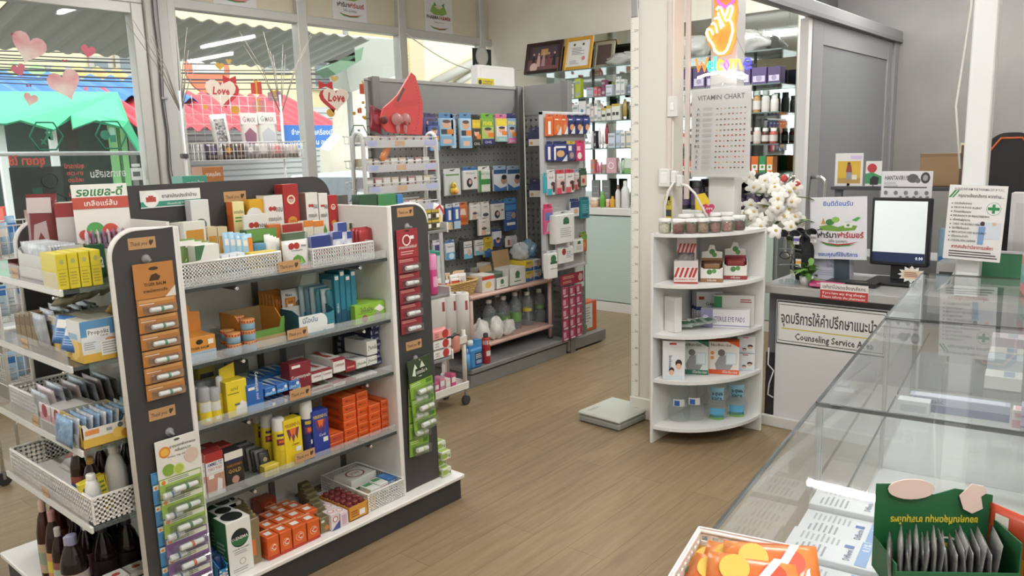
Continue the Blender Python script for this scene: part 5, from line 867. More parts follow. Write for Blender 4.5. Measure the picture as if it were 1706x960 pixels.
# packs on the perforated panel
BAND = lambda c1: [('r', 0, .78, 1, 1, M(c1)), ('l', .15, .82, .85, .95, 1, OFFW), ('e', .6, .4, .3, '#c98a5a', .2), ('p', [(.4, 0), (1, 0), (1, .5)], '#cfd3d6')]
FACE = lambda c1: [('r', 0, .72, 1, 1, '#d6d2cc'), ('r', 0, 0, .6, .3, M(c1)), ('t', 'Scholl', .45, .78, .1, INK, .7), ('e', .68, .42, .24, '#d3ab92', .15), ('e', .7, .52, .26, '#4a342a', .1), ('e', .8, .3, .16, '#4a342a', .2)]
P5 = [(911, 190, 922, 227, '#cf6a35', [('r', .2, .1, .6, .8, OFFW)], '#cf6a35', 'orange plaster pack, leftmost of the upper row'), (923, 190, 935, 225, '#cf6a35', BAND('#cf6a35'), '#cf6a35', 'orange plaster pack with a hand, second of the upper row'), (935, 191, 946, 224, '#cf6a35', BAND('#c05a2a'), '#c9622f', 'orange plaster pack, third of the upper row'), (946, 191, 958, 223, '#2a3260', BAND('#39437a'), '#20284e', 'navy plaster pack, first of three in the upper row'), (959, 191, 971, 223, '#2a3260', BAND('#39437a'), '#20284e', 'navy plaster pack, second of three in the upper row'), (972, 191, 983, 223, '#2a3260', BAND('#39437a'), '#20284e', 'navy plaster pack, third of three in the upper row'),
      (912, 235, 922, 269, '#333c74', [('r', .1, .1, .5, .85, OFFW)], '#272f5c', 'navy plaster pack at the left of the second row'), (923, 235, 945, 269, '#333c74', [('r', .0, .1, .15, .85, OFFW), ('e', .5, .45, .3, '#d0a46a', .2), ('r', .1, .78, .9, .9, OFFW), ('p', [(.6, 0), (1, 0), (1, .4)], '#d3d6da')], '#272f5c', 'wide navy plaster pack with a hand'), (946, 235, 959, 267, '#494878', [('r', .1, .6, .5, .9, OFFW), ('e', .5, .3, .26, '#a99080', .2)], '#cbb23a', 'violet pack with yellow header in the second row'), (960, 234, 974, 268, '#c23a62', [('r', .1, .6, .5, .85, '#e0a5b5'), ('e', .4, .3, .25, OFFW, .2)], '#b8325a', 'crimson pack at the right of the second row'),
      (907, 288, 911, 322, '#3fa0b0', [], '#3fa0b0', 'turquoise edge-on pack at the left of the third row'), (912, 283, 925, 325, '#cfd3d3', FACE('#3a9fae'), '#d3d0cb', 'turquoise and white pack with a portrait'), (928, 283, 941, 323, '#cdb4b0', FACE('#c8414f'), '#c23a4a', 'red and white pack with a portrait'), (943, 282, 957, 321, '#d9d2ce', FACE('#c85a62'), '#c23a52', 'white and red pack with a dark haired portrait'), (958, 282, 965, 316, '#c8a9a5', FACE('#b0464a'), '#8fa5b8', 'pinkish narrow pack in the third row'), (966, 280, 978, 312, '#3f5a44', [('r', .15, .1, .9, .75, '#c9ab98'), ('e', .5, .4, .2, R_)], '#38523d', 'dark green pack at the right of the third row'),
      (907, 340, 921, 390, '#c2557c', [('r', .1, .55, .9, .85, '#5a6fa8'), ('p', [(.2, .1), (.8, .1), (.7, .5), (.4, .45)], '#b9b5b9'), ('r', 0, 0, 1, .08, '#d9709a')], '#c23a5c', 'pink and blue compression pack low on the panel'), (951, 331, 965, 361, '#d0d3d6', [('r', 0, .6, 1, 1, '#2f3a66'), ('e', .6, .35, .26, '#d0a58a', .18)], '#2f3a66', 'navy and white pack left of the teal one'), (967, 328, 982, 364, '#2f7d84', [('l', .2, .3, .9, .8, 5, '#7fb5b8'), ('r', .2, .1, .8, .25, '#1f5a60')], '#2a7078', 'teal pack at the right edge of the panel'),
      (968, 386, 978, 419, '#b5603a', [('r', 0, .7, 1, 1, '#6a9a3a'), ('e', .5, .4, .3, '#c98a4a', .15)], '#7a9a3a', 'green and orange leaf pack at the right edge')]
for a in P5: hang(*a[:4], a[7], a[4], a[5], 3.475, a[6], 3.515, group='packs on the perforated panel', hookto=pf)
COT = [('e', .56, .78, .16, '#3a6a44', .13), ('r', .4, .66, .72, .74, '#2f5a3a'), ('l', .25, .2, .9, .55, 5, '#a9aaa5')]
def cotton(x0, y0, x1, y1, label, pr, t=.05, pl=3.44):
    o = hang(x0, y0, x1, y1, label, '#dcdcd7', pr, pl, '#c9ccc9', 3.515, 'cotton_pack', 'cotton wool packs', t, .1, 'pack', 0, pf); return o
cotton(926, 352, 957, 405, 'large white cotton wool pack in the middle of the perforated panel', COT, .06, 3.42)
cotton(956, 397, 972, 421, 'small white cotton pack at the right of the large one', COT, .03, 3.46)
cotton(914, 418, 929, 464, 'tall white cotton roll pack hanging lowest on the panel', [('e', .55, .78, .3, '#3a6a44', .16), ('r', .2, .58, .95, .68, '#2f5a3a'), ('r', .2, .38, .9, .4, INK)], .05, 3.42)
cotton(931, 411, 956, 438, 'white swab pack with a red seal, low on the panel', [('e', .35, .78, .13, R_), ('l', .5, .3, .95, .8, 4, LG)], .03, 3.44)
cotton(928, 404, 950, 426, 'clear swab pack behind the one with a red seal', [('l', .2, .3, .9, .8, 3, LG)], .02, 3.48)
# red strip rack and carton on the end base
rs = empty('strip_card', (5.0, 3.59, .4), 'dark red header card with three hanging strips of pink sachets', 'strip card')
fr = frameY(934, 478, 972, 457, 3.545); q = MB().box(0, 0, 0, fr[4], .004, .085, '#96283c', .001); q.prints((Vector((0, 0, 0)), X3, Z3, -Y3, fr[4], .085), [('l', .1, .55, .75, .85, 2, '#e0b0a0'), ('l', .1, .15, .6, .4, 2, '#e0b0a0'), ('e', .86, .5, .1, '#c9a5a0')]); o = q.build('header', rs); o.location = fr[0]-rs.location
for i, (xa, ya, yb) in enumerate(((937, 480, 571), (949, 478, 567), (960, 475, 563))):
    a = at(xa, ya, 'Y', 3.542); b_ = at(xa, yb, 'Y', 3.542); w = .075; n = 5; h = (a.z-b_.z)/n; q = MB()
    for k in range(n): q.box(0, 0, -h*(k+1)+.004, w, .008, -h*k, '#a5365a', .003).prints((Vector((0, 0, -h*(k+1))), X3, Z3, -Y3, w, h), [('r', .1, .35, .55, .85, '#cfa3b0'), ('r', .2, .1, .9, .25, '#d3c3c8')])
    o = q.build('sachet_strip', rs); o.location = a-rs.location
fr = frameY(951, 482, 973, 436, 3.594); sheet('notice_card', 'pale green blank card on the end panel above the red strips', 'card', fr, .003, '#c3d0c8', [])
c, s = xbox(3.635, .102, 971, 994, 503, .1); carton('medicine_box', 'orange and white swab carton standing on the end unit base', 'box', c, (s[0], .1, s[2]), '#c9552c', {'F': [('r', .0, .1, .7, .95, '#cfd0c8'), ('l', .1, .3, .6, .85, 6, '#8a9a8a'), ('r', 0, 0, .3, .25, GRN)]})
# ---- pink table standing on the base
tb = empty('side_table', (4.27, 3.78, .13), 'pale pink two-tier table standing on the grey base, goods on both tiers', 'table')
PKM = M('#c9a79b', .5); TX0, TX1, TY0, TY1, TZ, TL = 3.86, 4.80, 3.655, 4.0, .61, .247
def tp(mb, nm):
    o = mb.build(nm, tb); o.location = -tb.location; return o
tp(MB().box(TX0, TY0, TZ-.03, TX1, TY1, TZ, PKM, .01), 'table_top'); tp(MB().box(TX0, TY0, TL-.03, TX1, TY1, TL, PKM, .01), 'lower_shelf')
for x in (TX0+.02, TX1-.02):
    for y in (TY0+.02, TY1-.02):
        lo = tp(MB().cyl((x, y, .145), .0165, TZ-.175, M('#c4a59b', .4), 14), 'leg'); l2 = MB().cyl((x, y, .131), .02, .016, '#2e2c2c', 12).build('rubber_foot', lo)
# wicker basket
def wicker(x0, x1):
    cx = (x0+x1)/2; w = x1-x0; d = .25; h = .095; b = MB()
    m = speckle('#a98a52', '#c9a96c', 60, .7, (1, 1, 1), 0, .4)
    for k in range(8):
        t = k/7; e = .8+.2*t; a, c_ = w/2*e, d/2*e
        pts = []
        for i in range(40):
            an = 2*PI*i/40; s_ = (abs(math.cos(an))**5+abs(math.sin(an))**5)**-.2; wv = 1+.022*(1 if (i+k) % 2 else -1)
            pts.append((a*math.cos(an)*s_*wv, c_*math.sin(an)*s_*wv, .006+t*h))
        b.tube(pts, .0075, m, 5, True)
    b.box(-w*.4, -d*.4, 0, w*.4, d*.4, .006, m)
    o = b.build('wicker_basket', None, (cx, TY0+.145, TZ+.001), 0, 'wicker basket of small packets on the left of the pink table', 'basket')
    MB().tube([(w/2*math.cos(2*PI*i/40)*(abs(math.cos(2*PI*i/40))**5+abs(math.sin(2*PI*i/40))**5)**-.2, d/2*math.sin(2*PI*i/40)*(abs(math.cos(2*PI*i/40))**5+abs(math.sin(2*PI*i/40))**5)**-.2, h+.008) for i in range(40)], .01, m, 6, True).build('rim', o)
    return cx, w
cx, ww = wicker(solve(744, 0, 'X', {'Y': TY0, 'Z': TZ}), solve(806, 0, 'X', {'Y': TY0, 'Z': TZ}))
for i in range(12): pouch('plaster_packet', '%s packet, %s from the left in the wicker basket' % (('white and orange', 'white', 'beige')[i % 3], ORD[i]), 'packet', Vector((cx-ww*.33+ww*.06*i, TY0+.09+.05*(i % 3), TZ+.01)), (.08, .012, .12+.02*(i % 3)), ('#d9d3cb', '#e0ded8', '#c9ab85')[i % 3], [('r', .1, .55, .9, .85, ('#c9502f', OFFW, '#b98a5a')[i % 3]), ('l', .15, .15, .85, .4, 2, LG)], .35*(i % 5-2), 'packets in the wicker basket', .22*(i % 3-1))
def T(xl, xr, yt, label, col, pr, y=TY0+.03, d=.12, name='medicine_box', z=None):
    c, s = xbox(y, (z or TZ)+.0015, xl, xr, yt, d); return carton(name, label, 'box', c, s, col, pr)
T(804, 824, 458, 'white plaster carton with a red band beside the wicker basket', '#d9d4cc', {'F': [('r', 0, .72, 1, .92, '#c0392f'), ('e', .5, .4, .25, '#d9b35a', .2)]})
def obox(xl, xr, yt, label, y=TY0+.03, d=.15, flap=.09, col='#d6d6d0', inner='#a98a62'):
    c, s = xbox(y, TZ+.002, xl, xr, yt, d); w, d, h = s; b = MB(); t = .003
    b.box(-w/2, -d/2, 0, w/2, -d/2+t, h, col).box(-w/2, d/2-t, 0, w/2, d/2, h, col).box(-w/2, -d/2, 0, -w/2+t, d/2, h, col).box(w/2-t, -d/2, 0, w/2, d/2, h, col).box(-w/2, -d/2, 0, w/2, d/2, t, inner)
    o = b.build('open_box', None, c, 0, label, 'box'); MB().prism([(d/2-t, h), (d/2, h), (d/2+.02, h+flap), (d/2+.017, h+flap)], -w/2, w/2, M(inner), 'YZ').build('flap', o)
    MB().prints((Vector((-w/2, -d/2, 0)), X3, Z3, -Y3, w, h), [('e', .5, .62, .14, '#3a6a44'), ('r', .38, .4, .62, .5, '#3a6a44'), ('r', .3, .2, .7, .26, '#5a7a5a')]).build('print', o); return c, s
c1, s1 = obox(827, 847, 462, 'small open white carton of green sachets on the pink table', flap=.07)
for i in range(6): pouch('sachet', 'green and white sachet, %s in the small open carton' % ORD[i], 'sachet', c1+Vector((-s1[0]*.34+s1[0]*.13*i, 0, .006)), (.09, .012, s1[2]+.03), '#5a6f5c', [('r', .1, .6, .9, .9, OFFW)], Q, 'sachets in the small open carton')
obox(849, 876, 446, 'large open white carton with a raised brown flap on the pink table', flap=.12)
for i in range(4): T(863+(i % 2)*14, 876+(i % 2)*14, 452-(i//2)*19-(i % 2)*2, '%s carton, %s, on the right of the pink table' % (('yellow and blue', 'blue and white')[i % 2], 'lower' if i < 2 else 'upper'), ('#d3b83a', '#c9ced6')[i % 2], {'F': [('r', 0, 0, 1, .4, '#3a62a0'), ('e', .5, .4, .25, '#e0c85a' if i % 2 == 0 else '#d0a890', .2), ('l', .1, .65, .9, .9, 2, INK)]}, TY0+.16, .1) if False else None
yx = [solve(p, 0, 'X', {'Y': TY0+.05, 'Z': TZ}) for p in (877, 890, 891, 903)]
for i in range(4):
    a, b_ = (yx[0], yx[1]) if i % 2 == 0 else (yx[2], yx[3])
    carton('medicine_box', '%s glove carton, %s one at the right of the pink table' % (('yellow and blue', 'blue and white')[i % 2], ('lower', 'upper')[i//2]), 'box', Vector(((a+b_)/2, TY0+.14, TZ+.002+.078*(i//2))), (b_-a-.002, .17, .077), ('#d3b83a', '#c9ced6')[i % 2], {'F': [('r', 0, 0, 1, .35, '#3a62a0'), ('e', .6, .5, .2, '#d0a890', .3), ('l', .1, .7, .9, .92, 2, INK)], 'T': [('l', .1, .3, .9, .8, 3, '#8a7a3a')]})
for i in range(5): carton('medicine_box', 'small white and grey carton, %s of the heap at the back of the pink table' % ORD[i], 'box', Vector((4.17+.075*i, TY1-.06, TZ+.002)), (.07, .08, .10+.03*(i % 3)), ('#cfccc6', '#b9b2a8', '#d6d3cc')[i % 3], {'F': [('l', .1, .2, .9, .7, 4, LG), ('r', 0, .8, 1, .9, '#9a5a4a')]}, .1*(i % 3-1))
def lump(name, label, c, sz, m, seed=0, cat='bag', group=None, n=26):
    "crumpled bag: noisy rounded body resting on its base"
    rn = random.Random(seed); ph = [rn.uniform(0, 6) for _ in range(8)]; v = []; f = []; k = n//2
    for j in range(k+1):
        for i in range(n):
            a = 2*PI*i/n; t = PI*j/k; x, y, z = math.sin(t)*math.cos(a), math.sin(t)*math.sin(a), -math.cos(t)
            r = 1+.10*math.sin(3*a+ph[0]+4*z)+.09*math.sin(5*a+ph[1]-5*z)+.06*math.sin(9*a+ph[2]+7*z)+.05*math.sin(13*z+ph[3]+2*a)
            v.append((x*r*sz[0]/2, y*r*sz[1]/2, max(0, (z*r*.5+.45)*sz[2])))
    for j in range(k):
        for i in range(n): f.append((j*n+i, j*n+(i+1) % n, (j+1)*n+(i+1) % n, (j+1)*n+i))
    return MB().add(v, f, m, True).build(name, None, c, 0, label, cat, group)
FILM = clear('#eef2f4', .35, .12)
lump('plastic_bag', 'crumpled clear plastic bag at the back right of the pink table', (4.55, 3.90, TZ+.16), (.20, .14, .16), FILM, 3) if False else None
lump('plastic_bag', 'crumpled clear plastic bag on the glove cartons', (4.60, TY0+.16, TZ+.162), (.14, .15, .13), FILM, 3)
lump('plastic_bag', 'pale blue plastic bag on the cartons beside the perforated panel', (4.72, TY0+.17, TZ+.162), (.10, .14, .14), clear('#bcd8ea', .35, .15, '#a9cbe4'), 5)
# lower tier: clear bottles, cotton bags, yellow gloves
def clear_bottle(x, y, z, r, h, capc, lab, label, group, waist=False, name='water_bottle'):
    if waist: pr = [(r*.9, 0), (r, .01), (r, h*.28), (r*.72, h*.42), (r*.72, h*.5), (r, h*.62), (r*.95, h*.78), (r*.4, h*.9), (r*.36, h*.94)]
    else: pr = [(r*.92, 0), (r, .008), (r, h*.62), (r*.85, h*.72), (r*.4, h*.84), (r*.32, h*.9)]
    o = MB().lathe(pr, clear('#e6eef0', .12, .05), n=20).build(name, None, (x, y, z), 0, label, 'bottle', group)
    MB().lathe([(r*.42, h*.9), (r*.42, h*.985), (r*.36, h), (0, h)], M(capc, .4), n=16, caps=False).build('cap', o)
    zl = (.42, .52) if waist else (.2, .46)
    rr_ = r*(.76 if waist else 1.005); p = MB().lathe([(rr_, h*zl[0]), (rr_, h*zl[1])], M(lab, .5), n=20, caps=False); p.build('label', o); return o
for i, (px, y, h, l, wst) in enumerate(((815, 3.81, .27, '#a9b5a5', 0), (828, 3.925, .27, '#b5bfb0', 0), (839, 3.81, .27, '#6f9a5a', 0), (858, 3.81, .28, '#6f9a5a', 0), (878, 3.81, .26, '#d3c04a', 1), (884, 3.925, .29, '#a9b5b0', 0), (898, 3.80, .26, '#7fa56a', 1), (862, 3.925, .28, '#a9b5b0', 0))):
    clear_bottle(solve(px, 0, 'X', {'Y': y, 'Z': TL+.15}), y, TL+.002, .05, h, '#e3e6e6', l, 'clear saline bottle, %s from the left in the %s row under the pink table' % (ORD[(0, 0, 1, 2, 3, 2, 4, 1)[i]], 'back' if y > 3.85 else 'front'), 'clear bottles under the pink table', wst)
COTM = speckle('#dedcd6', '#c9c7c1', 14, .85, (1, 1, 1), 0, .5)
for i, (x, sx, sz) in enumerate(((4.01, .155, .17), (4.165, .15, .16), (4.305, .13, .12))): lump('cotton_bag', 'white cotton wool bag, %s from the left on the lower tier' % ORD[i], (x, 3.705, TL+.001), (sx, .085, sz), COTM, 20+i, 'bag', 'cotton wool bags')
lump('yellow_bag', 'yellow bag behind the left leg of the pink table', (3.94, 3.86, TL+.001), (.11, .12, .15), M('#d3a52f', .4), 31)
# on the base shelf
o = MB().box(-.062, -.034, 0, .062, .034, .14, M('#3f86bf', .3), .012).prism([(-.062, .13), (.062, .13), (.062, .19), (.02, .19), (.0, .165), (-.062, .16)], -.022, .022, M('#3f86bf', .3)).build('cleaner_jug', None, (solve(795, 0, 'X', {'Y': 3.57, 'Z': .14}), 3.602, .131), 0, 'blue translucent cleaner jug with a white cap on the grey base', 'jug')
MB().cyl((-.03, 0, .16), .021, .035, '#dfe2e2', 14).build('cap', o); MB().prints((Vector((-.02, -.0345, .02)), X3, Z3, -Y3, .075, .09), [('r', 0, 0, 1, 1, '#22395e'), ('l', .1, .5, .9, .9, 3, OFFW), ('r', .15, .12, .85, .4, '#8fa9c4')]).build('label', o); MB().cyl((-.078, -.02, 0), .014, .11, '#5f9fcf', 12).lathe([(.006, .11), (.004, .15), (0, .15)], '#8fbbe0', (-.078, -.02, 0), 8).build('small_bottle', o)
spray('insect_spray', 'red and white spray can with a black cap beside the blue jug', Vector((solve(815, 0, 'X', {'Y': 3.58, 'Z': .14}), 3.605, .131)), .03, .215, '#b02f33', '#2c2c2e', [(.74, .9, -2, 2, '#d9d6d2'), (.3, .5, -.8, .6, '#dcd9d4')], None, .6, .14)
# ---- white plastic cart with paper rolls
ct = empty('utility_cart', (3.30, 3.44, 0), 'white plastic utility cart on casters holding tall white rolls', 'cart')
CW = M('#dcd8cf', .5); CX0, CX1, CY0, CY1 = -.20, .20, -.09, .13
def deck(z):
    b = MB().box(CX0, CY0, z, CX1, CY1, z+.012, CW, .004); b.box(CX0, CY0, z, CX1, CY0+.008, z+.055, CW, .003).box(CX0, CY1-.008, z, CX1, CY1, z+.055, CW, .003).box(CX0, CY0, z, CX0+.008, CY1, z+.055, CW, .003).box(CX1-.008, CY0, z, CX1, CY1, z+.055, CW, .003); b.build('tray', ct)
for z in (.10, .40): deck(z)
for x in (CX0+.02, CX1-.02):
    for y in (CY0+.018, CY1-.018):
        MB().cyl((x, y, .11), .014, .38, CW, 12).build('post', ct); MB().cyl((x, y-.012, .03), .03, .024, '#38383a', 14, 'Y').cyl((x, y, .05), .008, .06, '#8a8a8a', 8).build('caster', ct)
for i, (px, y) in enumerate(((728, 3.50), (747, 3.46), (766, 3.41))):
    x = solve(px+3, 0, 'X', {'Y': y, 'Z': .6}); z = .414
    o = MB().lathe([(.05, 0), (.05, .30), (.046, .305), (.02, .305), (.02, .25)], M('#dad7d2', .6), n=22).build('paper_roll', None, (x, y, z), 0, 'tall white wrapped roll with grey print, %s from the left in the cart' % ORD[i], 'roll', 'tall white rolls')
    p = MB(); p.add([(.0505*math.sin(a), -.0505*math.cos(a), zz) for zz in (.04, .29) for a in (.5, .7, .9, 1.1)], [(i_, i_+1, i_+5, i_+4) for i_ in range(3)], '#a9a5a2'); p.add([(.0505*math.sin(a), -.0505*math.cos(a), zz) for zz in (.2, .26) for a in (-.3, -.1, .1)], [(0, 1, 4, 3), (1, 2, 5, 4)], '#9a4a4a'); p.build('print', o)
pouch('peach_pouch', 'peach coloured pouch hooked on the cart edge', 'pouch', Vector((3.375, 3.335, .37)), (.07, .03, .12), '#cf8a78', None, 0)
q = MB().tube([(3.16+.03*i, 3.335, .475+.012*(i % 2)) for i in range(9)], .012, '#2b2b2b', 6); q.build('black_netting', None, (0, 0, 0), 0, 'crumpled black strap lying along the front edge of the cart', 'strap')
for i in range(6): carton('cosmetic_box', 'small pink and white carton, %s from the left in the bottom tray of the cart' % ORD[i], 'box', Vector((3.14+.05*i, 3.41, .113)), (.042, .06, .09+.02*(i % 2)), ('#cf8fa8', '#d9d3d0', '#c9577f')[i % 3], {'F': [('r', .1, .5, .9, .8, OFFW), ('r', 0, 0, 1, .2, '#8a4a6a')]}, 0, 'small cosmetic cartons')
spray('nasal_spray', 'white pump bottle with a blue base in the bottom tray of the cart', Vector((3.41, 3.49, .113)), .02, .15, '#dfe0e0', '#e8e8e6', [(0, .3, -3.1, 3.1, '#3a5aa0')], None, .5, .4, 'bottle')
# ---- white tubular rack with price strips and the red fan decoration
rk = empty('wire_rack', (3.25, 3.72, 0), 'white tubular rack with sloping wire tiers and price strips by the window', 'rack')
TB_ = M('#d6d7d6', .4, .1)
for x in (2.97, 3.56): 
    q = MB().tube([(x, 3.60, 0), (x, 3.62, 1.62)]+[(x, 3.665-.045*math.cos(a), 1.66+.06*math.sin(a)) for a in [i*PI/8 for i in range(9)]]+[(x, 3.72, 1.62), (x+.10, 3.86, .6), (x+.14, 3.92, 0)], .013, TB_, 10); o = q.build('side_frame', rk); o.location = -rk.location
for k, py in enumerate((243, 283, 318, 352, 387)):
    z = at(662, py, 'Y', 3.62).z; b = MB()
    b.tube([(2.97, 3.61, z+.05), (3.56, 3.61, z+.05)], .004, TB_, 6).tube([(2.97, 3.80, z+.06), (3.56, 3.80, z+.06)], .004, TB_, 6)
    for i in range(20): x = 2.98+.57*i/19; b.tube([(x, 3.61, z+.05), (x, 3.61, z), (x, 3.80, z+.02), (x, 3.80, z+.06)], .002, TB_, 4)
    o = b.build('wire_tier', rk); o.location = -rk.location
    q = MB().quad((2.98, 3.602, z-.01), (3.55, 3.602, z-.01), (3.55, 3.602, z+.035), (2.98, 3.602, z+.035), clear('#dfe2ee', .5, .2)).quad((2.99, 3.601, z), (3.06, 3.601, z), (3.06, 3.601, z+.03), (2.99, 3.601, z+.03), '#aeb4d4').quad((3.44, 3.601, z), (3.54, 3.601, z), (3.54, 3.601, z+.03), (3.44, 3.601, z+.03), '#b3b8d6').quad((3.2, 3.601, z), (3.28, 3.601, z), (3.28, 3.601, z+.03), (3.2, 3.601, z+.03), '#c9a98a'); o = q.build('price_strip', rk); o.location = -rk.location
    for i in range(8): carton('small_pack', '%s small pack, %s from the left on the %s tier of the wire rack' % (('white', 'cream', 'grey', 'rose')[(i+k) % 4], ORD[i], ('top', 'second', 'third', 'fourth', 'fifth')[k]), 'pack', Vector((3.02+.066*i, 3.70, z+.024)), (.055, .13, .035+.012*((i*3+k) % 3)), ('#d9d6cf', '#cdbfa5', '#9a9a9c', '#b98a8a')[(i+k) % 4], {'F': [('r', .1, .2, .9, .8, OFFW)], 'T': [('r', .1, .1, .9, .5, (R_, GOLD, LG, INK)[(i+k*2) % 4])]}, 0)
z = at(640, 218, 'Y', 3.62).z
pouch('foil_pouch', 'dark red foil pouch standing at the left of the top rack tier', 'pouch', Vector((3.07, 3.62, at(640, 243, 'Y', 3.62).z+.08)), (.11, .02, .15), '#8a2f3c', [('e', .5, .5, .28, '#b5606a', .2), ('r', .1, .8, .9, .95, '#6a2530')], .15, None, -.15).rotation_euler = (-.15, .3, .15)
pouch('paper_packet', 'orange packet leaning on the second rack tier', 'packet', Vector((3.10, 3.62, at(640, 283, 'Y', 3.62).z+.055)), (.05, .02, .14), '#cf8552', None, .2).rotation_euler = (-.2, .9, .1)
# red heart-shaped fan with bow
pts = [(637, 212), (633, 196), (638, 180), (650, 170), (662, 158), (674, 138), (684, 121), (691, 127), (698, 150), (703, 172), (704, 196), (702, 225), (676, 223), (655, 222), (643, 219)]
w = [at(px, py, 'Y', 3.60) for px, py in pts]; o3 = w[0]
fn = MB().prism([(p.x-o3.x, p.z-o3.z) for p in w], -.006, .006, M('#d04a48', .6)).build('heart_fan', None, o3, 0, 'large red half-heart paper fan with a tulle bow on the white rack', 'decoration')
q = MB()
for i in range(16): px = 690+8*math.sin(i*.3); p = at(694+7*math.sin(i*PI/15)-2, 140+i*5.2, 'Y', 3.593); q.cyl((p.x-o3.x, -.0065, p.z-o3.z), .0035, .0006, '#8f2f33', 8, 'Y')
for i in range(13):
    a = at(655+i*3.2, 172+i*.4-i*1.0, 'Y', 3.593); q.quad((a.x-o3.x, -.0063, a.z-o3.z), (a.x-o3.x+.008, -.0063, a.z-o3.z), (a.x-o3.x+.030, -.0063, a.z-o3.z-.03), (a.x-o3.x+.022, -.0063, a.z-o3.z-.03), '#b83e40')
a = at(660, 168, 'Y', 3.593); q.quad((a.x-o3.x, -.0066, a.z-o3.z), (a.x-o3.x+.018, -.0066, a.z-o3.z-.008), (a.x-o3.x+.075, -.0066, a.z-o3.z+.07), (a.x-o3.x+.06, -.0066, a.z-o3.z+.08), '#5a4a48')
q.build('print', fn)
a = at(668, 205, 'Y', 3.585)-o3; q = MB()
for sx in (-1, 1): q.sphere((a.x+sx*.035, -.02, a.z+.02), .045, clear('#f4dcd8', .4, .2, '#e3b5b0'), 12, 8, (1, .3, .85)).sphere((a.x+sx*.03, -.018, a.z-.03), .03, clear('#f4dcd8', .4, .2, '#e3b5b0'), 10, 6, (.6, .3, 1.1))
q.build('tulle_bow', fn); MB().sphere((a.x+.02, -.03, a.z), .012, '#a83a3c', 10, 6).sphere((a.x+.055, -.025, a.z), .009, '#a83a3c', 8, 6).build('bow_knot', fn)
a = at(638, 200, 'Y', 3.59)-o3; MB().sphere((a.x, -.02, a.z), .024, speckle('#5a2f2c', '#74403a', 60, .8), 12, 8).build('pompom', fn)
# ---- wire basket with mask packs and dry branches at the window
mb_ = empty('wire_basket_stand', (3.3, 4.95, 0), 'white wire basket on two poles in front of the window, filled with mask packs', 'stand')
WX0 = at(342, 245, 'Y', 4.8).x; WX1 = at(508, 250, 'Y', 4.8).x; WZ0 = at(345, 268, 'Y', 4.8).z; WZ1 = at(345, 238, 'Y', 4.8).z
def mp_(mb, nm): o = mb.build(nm, mb_); o.location = -mb_.location; return o
o = wire_basket(mb_, WX0, 4.8, WZ0, WX1, 5.0, WZ1, WIRE, .028, .002); o.location = -mb_.location
for x in (WX0-.02, WX1-.02): mp_(MB().tube([(x, 5.03, .02), (x, 5.03, WZ1+.34)], .010, TB_, 8).cyl((x, 5.03, 0), .12, .02, TB_, 18).box(x-.03, 5.0, WZ0+.02, x+.01, 5.045, WZ0+.05, '#4a4a4a', .004), 'pole')
g = MB()
for i in range(12): x = WX0+(WX1-WX0)*i/11; g.tube([(x, 5.04, WZ1), (x, 5.04, WZ1+.32)], .0018, WIRE, 4)
for i in range(6): z = WZ1+.32*i/5; g.tube([(WX0, 5.04, z), (WX1, 5.04, z)], .0018, WIRE, 4)
mp_(g, 'back_grid')
for x, s in ((WX0-.02, 1), (WX1-.02, 2)):
    rn = random.Random(s); q = MB()
    for i in range(9):
        an = rn.uniform(-.55, .55); ln = rn.uniform(.35, .6); q.tube([(x, 5.03, WZ1+.2), (x+.5*ln*math.sin(an), 5.03, WZ1+.2+.55*ln), (x+ln*math.sin(an*1.1), 5.03+.03*rn.random(), WZ1+.2+ln)], [.004, .003, .0015], '#8d867c', 5)
    q.build('dry_branches', None, (0, 0, 0), 0, 'bundle of thin dry branches rising behind the %s pole of the mask basket' % ('left', 'right')[s-1], 'branches', 'dry branches')
MSK = lambda c1, oc: [('r', 0, .75, 1, 1, '#dad6d0'), ('t', 'G', .2, .8, .12, M(c1), .2), ('t', 'MASK', .62, .8, .1, '#7a6f72', .5), ('p', [(.2, .35), (.5, .25), (.8, .35), (.85, .55), (.5, .68), (.15, .55)], M(oc)), ('l', .1, .05, .9, .2, 2, M(c1))]
def WB(xl, xr, yt, name, label, col, pr, y, d=.02, tilt=-.05): c, s = xbox(y, WZ0+.004, xl, xr, yt, d); return pouch(name, label, 'pack', c, s, col, pr, 0, 'mask packs in the wire basket', tilt)
WB(408, 436, 188, 'mask_pack', 'white and mauve mask pack in the wire basket', '#d3cbc6', MSK('#b0608a', '#8a5f72'), 4.90)
WB(437, 467, 187, 'mask_pack', 'white and green mask pack in the wire basket', '#d0d3ca', MSK('#6a9a7a', '#b9bdc4'), 4.90)
WB(364, 392, 190, 'mask_pack', 'black and white patterned mask pack leaning in the wire basket', '#cfcdca', [('r', .2, .1, .8, .9, speckle('#3a3a3c', '#c9c7c4', 60))], 4.93).rotation_euler = (-.05, -.1, 0)
for i, (a, b_) in enumerate(((345, 367), (374, 392), (394, 410), (411, 428), (429, 452), (453, 476), (477, 500))): WB(a, b_, 240, 'mask_pack', '%s small pack, %s from the left in the front of the wire basket' % (('violet black', 'sunflower brown', 'brown', 'black and white', 'grey floral', 'rose floral', 'pale floral')[i], ORD[i]), ('#3a3340', '#4a3326', '#4a3730', '#8a8686', '#a8a2a0', '#b09a98', '#b5aca8')[i], [('e', .5, .6, .25, M(('#6a5a7a', '#c98f2a', '#7a5a4a', '#d3d0cc', '#d3cfca', '#c97a7a', '#cfc0b8')[i])), ('r', .1, .1, .9, .3, '#6a5f5c')], 4.83)
